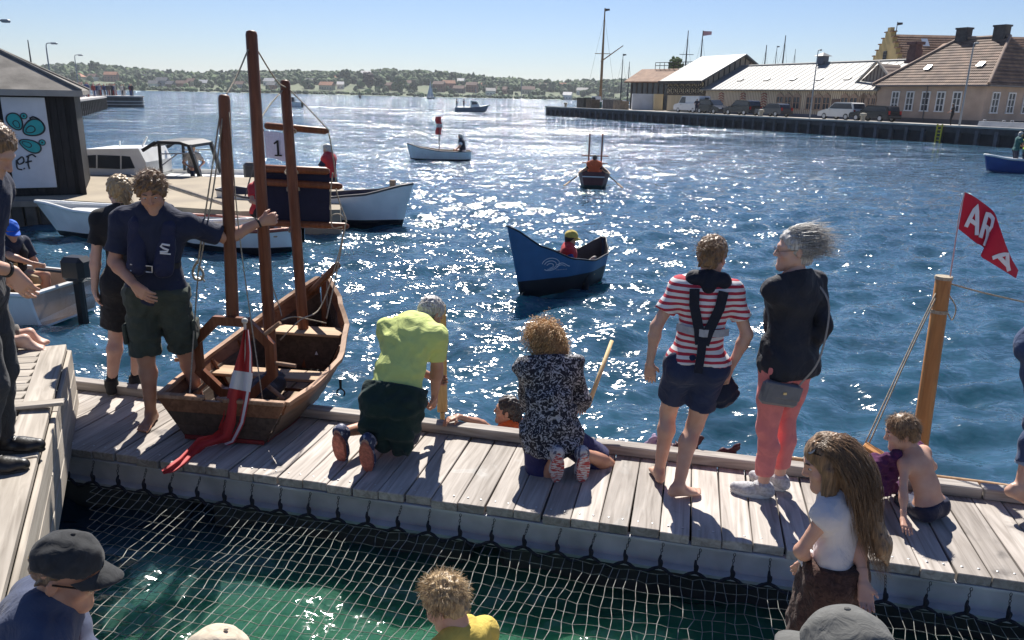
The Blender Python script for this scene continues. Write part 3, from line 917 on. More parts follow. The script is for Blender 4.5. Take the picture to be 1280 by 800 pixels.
# ---- yellow step-gabled building behind
def step_gable_house():
    P = at(1119, 120, 104)
    d = V(1, -.02, 0).normalized()
    o = empty('warehouse', V(P.x, P.y, QZ), math.atan2(d.y, d.x), 'yellow warehouse with stepped gable and orange tile roof behind the brown house', 'building')
    L, W, h, rz = 34., 8.6, 6.2, 4.3
    YEL = M('ochre_render', (.50, .37, .16), .9, .1, .6, .1, 15)
    MB().box((L / 2, W / 2, h / 2), (L, W, h)).build('wall', YEL, o)
    a = [V(.3, -.35, h), V(L, -.35, h), V(L, W + .35, h), V(.3, W + .35, h)]
    r0, r1 = V(.3, W / 2, h + rz), V(L, W / 2, h + rz)
    rf = MB().add(a + [r0, r1], [(0, 1, 5, 4), (2, 3, 4, 5), (1, 2, 5), (3, 0, 4), (3, 2, 1, 0)]).build('roof', TILE2, o)
    tile_courses(rf, r0, r1, a[1], a[0], 14, TILE2)
    n = 6
    for i in range(n):       # crow steps
        y0 = W / 2 * i / n
        MB().box((.05, W / 2, h + rz * (i + .5) / n + .25), (.55, W - 2 * y0 + .3, rz / n + .02)).build('gable_step', YEL, o)
        for yy in (y0 - .1, W - y0 + .1):
            MB().box((.05, yy, h + rz * (i + 1) / n + .32), (.7, .75, .14)).build('step_cap', TILE2, o)
    MB().box((.05, W / 2, h + rz + .5), (.5, .9, .7)).build('gable_finial', YEL, o)
    for yy, zz, w, hh in ((2.6, h - .9, .8, 1.5), (W - 2.6, h - .9, .8, 1.5), (W / 2, h + 1.6, .8, 1.1)):
        w_ = win(o, 0, 0, w, hh, mat=M('dark_frame', (.05, .05, .05), .5, .1, 1, 0)); w_.rotation_euler = (0, 0, R_(-90)); w_.location = (-.05 + (-.2 if zz > h else 0), yy, zz)
    for x in (6.5, 19.5):    # wall dormers
        dm = MB().box((x, .9, h + 1.1), (2.6, 2.6, 2.4)).build('dormer', YEL, o)
        MB().prism([V(x - 1.6, -.6, h + 2.2), V(x + 1.6, -.6, h + 2.2), V(x, -.6, h + 3.2)], (0, 3.6, 0)).build('dormer_roof', TILE2, dm)
    sl = math.atan2(rz, W / 2)
    for x, w in ((12.2, 4.0), (4.2, .8), (8.8, .8)):
        MB().box((x, W * .36, h + rz * .76), (w, 1.4, .14), m=Matrix.Rotation(sl, 3, 'X')).build('roof_light', M('bright_roof_glass', (.62, .66, .70), .2, .05, 1, 0), rf)
    MB().box((14.9, W / 2, h + rz + .6), (1., .8, 1.5)).build('chimney', M('dark_brick'), rf)
step_gable_house()
# ---- striped hall with white metal roof
def stripe_mat(name, c1, c2, sc):
    def rec(N, L, b):
        b.inputs['Roughness'].default_value = .8
        tc = N.new('ShaderNodeTexCoord'); w = N.new('ShaderNodeTexWave'); w.bands_direction = 'X'
        w.inputs['Scale'].default_value = sc
        L.new(tc.outputs['Object'], w.inputs['Vector'])
        rp = N.new('ShaderNodeValToRGB'); rp.color_ramp.elements[0].position = .2; rp.color_ramp.elements[1].position = .32
        rp.color_ramp.elements[0].color = (*c1, 1); rp.color_ramp.elements[1].color = (*c2, 1)
        L.new(w.outputs['Fac'], rp.inputs['Fac']); L.new(rp.outputs[0], b.inputs['Base Color'])
        bp = N.new('ShaderNodeBump'); bp.inputs['Strength'].default_value = .5; bp.inputs['Distance'].default_value = .03
        L.new(w.outputs['Fac'], bp.inputs['Height']); L.new(bp.outputs[0], b.inputs['Normal'])
    return emat(name, rec)
BATTEN = stripe_mat('striped_cladding', (.30, .20, .14), (.66, .55, .39), 1.1)
WHITEROOF = M('pale_metal_roof', (.225, .225, .22), .65, .10, .5, .05, 3, stretch=(3, .3, .3))
GREYROOF = M('grey_metal_roof', (.155, .155, .155), .6, .08, .5, .05, 3)
def striped_hall():
    P, Kc = Q(qs(880, 8), 8), Q(qs(1089.5, 8), 8)
    o, L = gable_frame('striped_hall', P, Kc, 11, 'long striped timber hall with pale metal roof and carved windows', 'building')
    W, h, rz = 11., 3.1, 3.0
    MB().box((L / 2, W / 2, h / 2), (L, W, h)).build('wall', BATTEN, o)
    MB().box((L / 2, W / 2 - .02, .18), (L + .1, W + .14, .36)).build('plinth', M('slate_plinth', (.13, .14, .17), .8, .1, 1, 0), o)
    e = .55
    a = [V(-e, -e, h - .1), V(L + e, -e, h - .1), V(L + e, W + e, h - .1), V(-e, W + e, h - .1)]
    r0, r1 = V(-e, W / 2, h + rz), V(L + e, W / 2, h + rz)
    MB().add([V(0, 0, h - .05), V(0, W, h - .05), V(0, W / 2, h + rz - .3), V(L, 0, h - .05), V(L, W, h - .05), V(L, W / 2, h + rz - .3)], [(0, 2, 1), (3, 4, 5)]).build('gable_wall', stripe_mat('striped_gable', (.13, .085, .07), (.34, .27, .21), .75), o)
    rf = MB().prism([a[0], V(*r0), a[3], a[3] + V(0, -.12, -.16), r0 + V(0, 0, -.2), a[0] + V(0, .12, -.16)], (L + 2 * e, 0, 0)).build('roof', WHITEROOF, o)
    n = 30
    sl = (a[0] - r0).normalized()
    nn = V(0, -(rz + .1), W / 2 + e).normalized(); nn = V(0, -abs(sl.z), abs(sl.y)).normalized()
    for i in range(n):      # standing seams
        p = V((L + 2 * e) * i / (n - 1), 0, 0)
        MB().beam(r0 + p + nn * .02, a[0] + p + nn * .02, .04, .03, up=nn).build('roof_seam', WHITEROOF, rf)
    MB().tube([r0 + V(0, 0, .05), r1 + V(0, 0, .05)], .12, 6).build('ridge_cap', WHITEROOF, rf)
    ang = math.atan2(rz + .1, W / 2 + e)
    HX = lambda px: qs(px, 8) - qs(880, 8)
    for x, t in ((HX(908), .62), (HX(940), .62), (HX(972), .62), (HX(1004), .62), (HX(1038), .62), (HX(1070), .2)):
        MB().box(lerp(r0, a[0], t) + V(x + e, 0, 0) + nn * .07, (.75, .6, .08), m=Matrix.Rotation(ang, 3, 'X')).build('skylight', M('dark_skylight', (.06, .055, .05), .3, .1, 1, 0), rf)
    vx = HX(975)
    c = MB().box((vx, W / 2, h + rz + .35), (.95, .95, .9)).build('roof_vent', M('slate_plinth'), rf)
    MB().add([V(vx - .75, W / 2 - .75, h + rz + .8), V(vx + .75, W / 2 - .75, h + rz + .8), V(vx + .75, W / 2 + .75, h + rz + .8), V(vx - .75, W / 2 + .75, h + rz + .8), V(vx, W / 2, h + rz + 1.25)], [(0, 1, 4), (1, 2, 4), (2, 3, 4), (3, 0, 4), (3, 2, 1, 0)]).build('vent_roof', WHITEROOF, c)
    cx = L - .7
    m = MB(); z = h + rz - .6
    for r_, hh in ((.62, .5), (.5, 1.1), (.42, .5), (.62, .3)): m.box((cx, W / 2, z + hh / 2), (r_ * 2, r_ * 2, hh)); z += hh
    m.build('chimney', M('purple_brick', (.14, .075, .07), .9, .2, 3, .2, 12), rf)
    # cross gable at the right end
    gx = L - 1.2
    MB().prism([V(gx - 2.3, 1.2, h + .55), V(gx + 2.3, 1.2, h + .55), V(gx, 1.2, h + 2.5)], (0, 3, 0)).build('cross_gable', stripe_mat('striped_gable', 0, 0, 0), o)
    MB().beam(V(gx - 2.6, 1.0, h + .45), V(gx, 1.0, h + 2.75), .3, .16).beam(V(gx + 2.6, 1.0, h + .45), V(gx, 1.0, h + 2.75), .3, .16).build('bargeboard', M('pale_board', (.52, .45, .36), .7, .1, 2, 0), o)
    FR = M('brown_window_frame', (.40, .27, .19), .7, .1, 2, 0)
    for x, w in ((HX(983), 3.2), (HX(1020), 2.9), (HX(1064), 2.9), (HX(1082), 1.6)):
        for k in (-1, 0, 1):
            xx = x + k * w * .42
            f = win(o, xx, 1.55, w * .34, 1.35, cols=2, rows=2, mat=FR)
            MB().prism([V(xx - w * .2, -.12, 2.3), V(xx + w * .2, -.12, 2.3), V(xx, -.12, 2.68)], (0, .1, 0)).build('window_head', FR, f)
    dx_ = HX(1042)
    d = MB().box((dx_, -.04, 1.05), (1.1, .1, 2.0)).build('door', M('brown_door', (.14, .085, .06), .6, .15, 2, .1, 10), o)
    MB().box((dx_ + .4, -.12, 1.0), (.06, .06, .2)).build('handle', STEEL, d)
    for x in (HX(900), HX(927), HX(953)):      # red zigzag carving panels
        for k in range(6):
            MB().beam((x - .5, -.06, .9 + k * .3), (x, -.06, 1.1 + k * .3), .1, .06).beam((x + .5, -.06, .9 + k * .3), (x, -.06, 1.1 + k * .3), .1, .06).build('carved_chevron', M('red_carving', (.34, .07, .05), .7, .1, 2, 0), o)
striped_hall()
# ---- tall barn and glass pavilion
def barn():
    A, B = Q(qs(833, 8), 8), Q(qs(878, 8), 8)
    d = (B - A).normalized()
    o, L = gable_frame('barn', A, B, 9, 'tall grey-roofed barn with striped gable behind the parked van', 'building')
    n_ = 1
    W, h, rz = 11.8, 4.4, 3.3
    LOW = M('beige_boarding', (.46, .37, .24), .8, .08, 1, .1, 6, stretch=(4, 4, .3))
    MB().box((L / 2, W / 2, 1.1), (L, W, 2.2)).build('lower_wall', LOW, o)
    MB().box((L / 2, W / 2, 3.3), (L + .02, W + .02, 2.2)).build('upper_wall', M('dark_boarding', (.06, .05, .045), .8, .2, 2, .1, 8), o)
    for i in range(6):
        x = L * (i + .5) / 6
        p = MB()
        p.box((x, -.08, 3.25), (L / 6 * .82, .12, 1.7)).build('carved_panel', M('cream_carving', (.50, .42, .28), .8, .1, 2, 0), o)
        for k in range(2):
            for j in range(2):
                q = []
                for s_ in range(13):
                    a = 2 * math.pi * s_ / 12; q.append(V(x + (k - .5) * L / 6 * .4 + .55 * math.cos(a), -.17, 3.25 + (j - .5) * .85 + .36 * math.sin(a)))
                MB().tube(q, .08, 4, caps=False).build('carved_ring', M('dark_boarding'), o)
    e = .7
    pts = [V(-e, -e - .5, h - .35), V(-e, W / 2, h + rz), V(-e, W + e, h - .35)]
    rf = MB().prism(pts + [p + V(0, 0, -.22) for p in reversed(pts)], (L + 2 * e, 0, 0)).build('roof', GREYROOF, o)
    MB().add([V(L + .02, 0, 0), V(L + .02, W, 0), V(L + .02, W, h), V(L + .02, W / 2, h + rz - .3), V(L + .02, 0, h)], [(0, 1, 2, 3, 4)]).build('gable_wall', stripe_mat('barn_gable', (.12, .09, .075), (.40, .33, .25), .4), o)
    for i in range(14):
        y = W * (i + .5) / 14; top = h + rz * (1 - abs(y - W / 2) / (W / 2)) - .4
        MB().box((L + .07, y, top / 2 + .1), (.08, .12, top)).build('gable_batten', M('dark_boarding'), o)
    MB().box((L / 2, -e - .55, h - .5), (L + 2 * e, .18, .4)).build('fascia', M('dark_boarding'), o)
barn()
def pavilion():
    A, B = at(788, 134, 128), at(842, 135, 121)
    A.z = B.z = QZ
    o, L = gable_frame('pavilion', A, B, 8, 'dark glazed pavilion with orange-brown roof at the quay end', 'building')
    W, h = 6., 4.3
    DK = M('dark_boarding')
    for i in range(9):
        MB().box((L * i / 8, 0, h / 2), (.18, .2, h)).build('mullion', DK, o)
    for z in (2.2, h): MB().box((L / 2, -.01, z), (L, .22, .2)).build('rail', DK, o)
    for i in range(8):
        for z in (1.1, 3.25):
            MB().box((L * (i + .5) / 8, .05, z), (L / 8 - .1, .05, 2.0)).build('glass_pane', PANES, o)
    MB().box((L / 2, W / 2 + .3, h / 2), (L - .2, W - .4, h - .1)).build('core', DK, o)
    pts = [V(-.8, -1, h - .1), V(-.8, W / 2, h + 1.9), V(-.8, W + 1, h - .1)]
    rf = MB().prism(pts + [p + V(0, 0, -.2) for p in reversed(pts)], (L + 1.6, 0, 0)).build('roof', TILE2, o)
    MB().add([(-.75, -.6, h), (-.75, W + .6, h), (-.75, W / 2, h + 1.6)], [(0, 1, 2)]).build('gable', DK, o)
    for z in (.5, .95): MB().tube([(2, W / 2, h + 1.9 + z), (L + .5, W / 2, h + 1.9 + z)], .05, 5).build('roof_rail', DK, rf)
    for i in range(9): MB().tube([(2 + (L - 1.5) * i / 8, W / 2, h + 1.8), (2 + (L - 1.5) * i / 8, W / 2, h + 2.85)], .05, 5).build('rail_post', DK, rf)
pavilion()
def container(x0, x1, ytop, ybot, Y, col, label, ang):
    a, b = at(x0, ybot, Y), at(x1, ybot, Y)
    w = (b - a).length; h = (at(x0, ytop, Y).z - QZ)
    o = empty('storage_container', V((a.x + b.x) / 2, Y + 1.2, QZ), ang, label, 'container', 'storage containers on the quay')
    mt = M('container_' + label.split()[0], col, .6, .06, 1, 0)
    MB().box((0, 0, h / 2), (w, 2.4, h)).build('body', mt, o)
    for i in range(int(w / .3)):
        MB().box((-w / 2 + .15 + i * .3, -1.22, h / 2), (.12, .06, h - .2)).build('rib', mt, o)
    MB().box((0, -1.2, h - .05), (w + .06, .1, .12)).build('top_rail', mt, o)
container(791, 817, 117, 134, 119, (.55, .57, .60), 'white storage container standing in front of the pavilion', -.1)
container(818, 829, 117.5, 134.5, 117, (.50, .42, .27), 'beige storage container next to the white one', -.1)

def car(x, n, label, col, kind='estate', flip=False, seed=0):
    L, Wd, H = dict(estate=(4.6, 1.8, 1.5), suv=(4.6, 1.88, 1.72), hatch=(4.2, 1.75, 1.45), van=(5.2, 2.0, 2.1))[kind]
    s = qs(x, n)
    o = empty('parked_car' if kind != 'van' else 'parked_van', Q(s, n), QANG + (math.pi if flip else 0), label, 'car' if kind != 'van' else 'van', 'vehicles parked on the quay')
    paint = M('car_paint_%d' % int(col[0] * 1000 + col[2] * 77), col, .25, .03, 2, 0, spec=.6)
    # side profile: x forward
    if kind == 'van':
        low = [(-2.6, .35), (2.6, .35), (2.6, .85), (2.35, 1.05), (1.75, 1.15), (-2.6, 1.2)]
        cab = [(-2.58, 1.18), (1.78, 1.12), (1.15, 2.0), (.9, 2.08), (-2.45, 2.1), (-2.58, 1.95)]
        gl = [(1.62, 1.22), (1.05, 1.95), (.25, 1.95), (.25, 1.22)]
    else:
        hb = .84 * H / 1.5
        low = [(-L / 2, .32), (L / 2, .32), (L / 2, .62), (L / 2 - .12, .78), (L / 2 - 1.1, hb + .08), (-L / 2 + .05, hb + .12), (-L / 2, .7)]
        rear = -L / 2 + (.12 if kind != 'hatch' else .25)
        cab = [(rear, hb + .1), (L / 2 - 1.15, hb + .06), (L / 2 - 1.95, H - .05), (L / 2 - 2.3, H), (rear + .45, H - .02), (rear + .18, H - .12)]
        gl = [(rear + .18, hb + .14), (L / 2 - 1.35, hb + .14), (L / 2 - 1.98, H - .12), (rear + .4, H - .12)]
    bd = MB().prism([V(px, -Wd / 2, z) for px, z in low], (0, Wd, 0)).build('body', paint, o)
    MB().prism([V(px, -Wd / 2 + .13, z) for px, z in cab], (0, Wd - .26, 0)).build('cabin', paint, o)
    for sd in (-1, 1):
        w_ = MB()
        y = sd * (Wd / 2 - .125)
        w_.prism([V(px, y - .008, z) for px, z in gl], (0, .016, 0)).build('side_window', PANES, o)
    fx = [p for p in cab]
    a, b_ = (V(cab[1][0] - .02, 0, cab[1][1] + .03), V(cab[2][0] + .02, 0, cab[2][1] - .03))
    MB().beam(a + V(.03, 0, .0), b_ + V(.03, 0, .02), Wd - .4, .03, up=(1, 0, 1)).build('windscreen', PANES, o)
    a, b_ = V(cab[0][0] - .01, 0, cab[0][1] + .05), V(cab[-1][0] - .01, 0, cab[-1][1])
    MB().beam(a, b_, Wd - .45, .03, up=(-1, 0, 1)).build('rear_window', PANES, o)
    for sx in (-1, 1):
        for sd in (-1, 1):
            w_ = empty('wheel', (sx * L * .305, sd * (Wd / 2 - .1), .33)); w_.parent = o; w_.rotation_euler = (R_(90), 0, 0)
            MB().lathe([(.2, -.1), (.32, -.1), (.335, -.06), (.335, .06), (.32, .1), (.2, .1)], n=16).build('tyre', M('tyre_rubber', (.02, .02, .02), .8, .1, 5, 0), w_)
            MB().lathe([(.2, -.105), (.21, .105)], n=12).build('rim', M('alloy_rim', (.4, .41, .43), .35, .1, 5, 0, metal=.6), w_)
    for sd in (-1, 1):
        MB().box((L / 2 - .06, sd * (Wd / 2 - .3), .72), (.16, .38, .15)).build('headlight', M('lamp_glass', (.7, .72, .75), .1, .05, 1, 0), o)
        MB().box((-L / 2 + .02, sd * (Wd / 2 - .16), .85), (.1, .2, .32)).build('tail_light', M('red_lamp', (.35, .02, .02), .2, .05, 1, 0), o)
        MB().box((L / 2 - 1.5, sd * (Wd / 2 + .05), 1.0), (.12, .16, .12)).build('mirror', paint, o)
    for sx in (1, -1): MB().bbox((sx * (L / 2 + .01), 0, .48), (.1, Wd - .1, .2), .03).build('bumper', M('bumper_plastic', (.04, .04, .045), .6, .1, 3, 0), o)
    return o
car(864, 4.2, 'white van parked before the tall barn', (.62, .62, .62), 'van', True)
car(890, 4.2, 'black suv parked right behind the white van', (.02, .022, .025), 'suv')
car(927, 4.2, 'long black estate car between the black suv and the grey hatchback', (.018, .02, .024), 'suv', True)
car(966, 4.2, 'dark grey hatchback parked before the striped hall', (.07, .075, .085), 'hatch', True)
car(1051, 4.2, 'white estate car parked nose to tail with the black one', (.60, .60, .58), 'suv', True)
car(1092, 4.0, 'black estate car parked against the white one by the brown house', (.015, .016, .02), 'estate', True)
def lamp_post(p, h, label, arm=0., arml=.8):
    o = empty('lamp_post', p, 0, label, 'lamp post', 'lamp posts around the harbour')
    mt = M('lamp_grey', (.28, .30, .32), .5, .05, 1, 0, metal=.4)
    MB().tube([(0, 0, 0), (0, 0, h)], [.09, .05], 8).build('pole', mt, o)
    MB().tube(catmull([(0, 0, h), (.12 * arml, 0, h + .35), (.8 * arml, 0, h + .42)], 4), .04, 6).build('arm', mt, o)
    MB().bbox((1.05 * arml, 0, h + .38), (.7 * arml, .26, .16), .04).build('lamp_head', mt, o)
lamp_post(Q(qs(1012, 3.2), 3.2), 6.4, 'tall grey lamp post before the striped hall', arml=.25)
lamp_post(Q(qs(1199, 2.6), 2.6), 6.2, 'grey lamp post in front of the brown house', arml=.25)
A_, d_, n_, L_, C_, zt_ = FP
lamp_post(at(3, 136, 24) * 1 + V(0, 0, 0) if False else V(at(3, 90, 42).x, 42, 1.4), at(3, 36, 42).z - 1.4, 'lamp post behind the hut roof, nearest on the long pier', arml=.55)
lamp_post(V(at(62, 90, 70).x, 70, 1.4), at(62, 60, 70).z - 1.4, 'second lamp post along the long pier, right of the hut roof', arml=.7)
lamp_post(V(at(97, 100, 98).x, 98, 1.4), at(97, 73, 98).z - 1.4, 'lamp post amid the crowd on the long pier', arml=.7)
# ladder
def ladder(x):
    s = qs(x, 0)
    o = empty('dock_ladder', Q(s, -.3, 0), QANG, 'yellow ladder hanging on the quay wall', 'ladder')
    Yl = M('safety_yellow', (.55, .45, .03), .5, .1, 3, 0)
    for d in (-.22, .22): MB().box((d, 0, .75), (.09, .09, 1.5)).build('rail', Yl, o)
    for k in range(5): MB().box((0, 0, .2 + k * .28), (.42, .07, .07)).build('rung', Yl, o)
ladder(1178)
for i, x in enumerate((1241, 1276)):
    o = empty('barrier_block', Q(qs(x, 1.7), 1.7), QANG, ('low white barrier block near the quay edge, left of two', 'low white barrier block cut by the picture edge, right of two')[i], 'barrier', 'white barrier blocks on the quay')
    MB().prism([V(-1.15, -.3, 0), V(-1.15, .3, 0), V(-1.15, .17, .48), V(-1.15, -.17, .48)], (2.3, 0, 0)).build('block', M('white_concrete', (.62, .61, .58), .8, .08, 2, .1, 15), o)
    MB().tube([(-.9, 0, .42), (-.9, 0, .6), (-.7, 0, .6), (-.7, 0, .42)], .03, 5).build('lifting_loop', STEEL, o)
    MB().tube([(.7, 0, .42), (.7, 0, .6), (.9, 0, .6), (.9, 0, .42)], .03, 5).build('lifting_loop', STEEL, o)
# crates and stacks near the quay tip, bollards
for i, (x, n, w, h, c, lb) in enumerate(((730, 5, 2.4, 1.5, (.05, .05, .045), 'dark machinery crate left of the tall ship mast'), (741, 4, 1.8, 1.3, (.09, .07, .05), 'brown crate at the foot of the tall ship mast'),
                                        (765, 3.5, 3.2, 1.3, (.10, .09, .085), 'wide dark crate right of the tall ship mast'), (776, 2.4, 2.0, 1.2, (.22, .17, .12), 'brown wooden crate at the quay edge'))):
    o = empty('cargo_crate', Q(qs(x, n), n), QANG, lb, 'crate', 'crates on the quay tip')
    mt = M('crate_wood_%d' % i, c, .8, .2, 2, .1, 10)
    MB().box((0, 0, h / 2), (w, 1.4, h)).build('body', mt, o)
    for k in range(4): MB().box((-w / 2 + w * (k + .5) / 4, -.73, h / 2), (w / 4 - .06, .06, h - .04)).build('slat', mt, o)
    MB().box((0, 0, h + .03), (w + .08, 1.5, .06)).build('lid', mt, o)
for i, x in enumerate((1078, 951, 707)):
    o = MB().lathe([(.2, 0), (.2, .5), (.3, .55), (.3, .75), (.1, .8)], n=12).build('bollard', M('stone_bollard', (.33, .30, .24), .8, .1, 3, .1, 12), loc=Q(qs(x, .9), .9), smooth=False)
    tag(o, ('stone bollard before the black estate car', 'stone bollard before the grey hatchback', 'stone bollard near the quay tip')[i], 'bollard', 'bollards along the quay edge')
# tall ship mast with boom behind the quay tip, and other masts
MASTW = M('varnished_mast', (.28, .17, .08), .5, .15, 2, .05, 10)
MASTD = M('dark_mast', (.05, .05, .055), .6, .1, 2, 0)
RIG = M('rigging_wire', (.12, .12, .13), .7, .1, 2, 0)
def mast_thing(x, ytop, ybot, Y, label, r=.12, mat=None, spreader=None, boom=None, pennant=None, hull=True, stays=True):
    b = at(x, ybot, Y); t = at(x, ytop, Y)
    o = empty('ship_mast', V(b.x, Y, 0), 0, label, 'mast', 'masts behind the quay')
    h = t.z
    MB().tube([(0, 0, .4), (0, 0, h * .55), (0, 0, h)], [r, r * .8, r * .35], 8).build('pole', mat or MASTD, o)
    if hull:
        m = MB(); rings = []
        for i in range(9):
            u = -1 + i / 4; w = 1.3 * (1 - abs(u) ** 2.2) + .03
            rings.append([V(u * 4.5, -w, .95 + .35 * u * u), V(u * 4.3, -w * .6, .1), V(u * 4.2, 0, -.5), V(u * 4.3, w * .6, .1), V(u * 4.5, w, .95 + .35 * u * u)])
        m.loft(rings, closed=False); m.build('hull', M('dark_boarding'), o)
    if spreader:
        z = at(x, spreader, Y).z; MB().beam((-1.3, 0, z), (1.3, 0, z), .1, .1).build('spreader', mat or MASTD, o)
    if boom:
        p = at(boom[0], boom[1], Y); q_ = at(boom[2], boom[3], Y)
        MB().tube([p - V(b.x, Y, 0), q_ - V(b.x, Y, 0)], [.11, .07], 6).build('boom', mat or MASTD, o)
    if stays:
        for dx in (-1, 1):
            MB().tube([(0, 0, h * .93), (dx * h * .17, 0, .9)], .018, 4).build('stay', RIG, o)
    if pennant:
        c, L = pennant
        m = MB(); n = 8
        for i in range(n + 1):
            u = i / n
            m.v += [(u * L, .12 * math.sin(u * 6), h - .05 - .15 * u * L * .3), (u * L, .12 * math.sin(u * 6 + .4), h - .05 - L * .55 * (1 - .35 * u) - .15 * u * L * .3)]
        m.f = [(2 * i, 2 * i + 1, 2 * i + 3, 2 * i + 2) for i in range(n)]; m.mi = [0] * n
        m.build('pennant', c, o, True, keep=True)
PINK = M('faded_red_cloth', (.60, .33, .35), .8, .1, 3, 0)
mast_thing(750, 10, 131, 134, 'tall varnished ship mast with slanting boom beside the quay tip', .26, MASTW, 67, (751, 77, 779, 57), (MASTD, .8))
mast_thing(775.5, 67, 126, 150, 'thin dark mast right of the tall varnished mast', .13, pennant=(MASTD, .6))
mast_thing(784, 77, 126, 150, 'thin dark mast just left of the pavilion', .13)
mast_thing(853.5, 38, 125, 150, 'dark mast behind the barn, left one of the close pair', .2, spreader=68)
mast_thing(871.5, 38, 125, 150, 'dark mast with pink flag behind the barn', .2, pennant=(PINK, 1.6))
mast_thing(951, 56, 125, 155, 'dark mast above the left end of the striped hall roof', .2)
mast_thing(973, 44, 125, 155, 'tall leaning dark mast above the striped hall roof', .22, stays=True)
mast_thing(964, 57, 125, 160, 'short thin mast between two taller ones above the striped hall', .12, pennant=(MASTD, .5))
mast_thing(987, 61, 125, 160, 'short mast right of the tall leaning one above the striped hall', .12)
mast_thing(1108, 27, 120, 108, 'thin flagpole with dark pennant left of the stepped gable', .13, stays=False, hull=False, pennant=(MASTD, .7))
mast_thing(42, 50, 100, 95, 'bare leaning mast stump just right of the hut roof', .14, stays=False, hull=False)
def round_tree(x, y, rpx, Y, label):
    p = at(x, y, Y); rr = rpx * Y / FPX
    o = empty('tree', V(p.x, Y, QZ), 0, label, 'tree')
    MB().tube([(0, 0, 0), (0, 0, p.z - QZ)], [.4, .2], 6).build('trunk', M('far_bark'), o)
    q = np.random.default_rng(9); its = []
    for i in range(70):
        d = q.normal(0, 1, 3); d /= np.linalg.norm(d); d *= q.random() ** .35
        its.append(((d[0] * rr * .85, d[1] * rr * .85, p.z - QZ + d[2] * rr * .75), rr * q.uniform(.14, .25), rr * q.uniform(.12, .22)))
    c = blob_mass('crown', its, FOL[2], 2, q); c.parent = o
round_tree(845, 80, 10, 135, 'round green tree behind the barn roof')
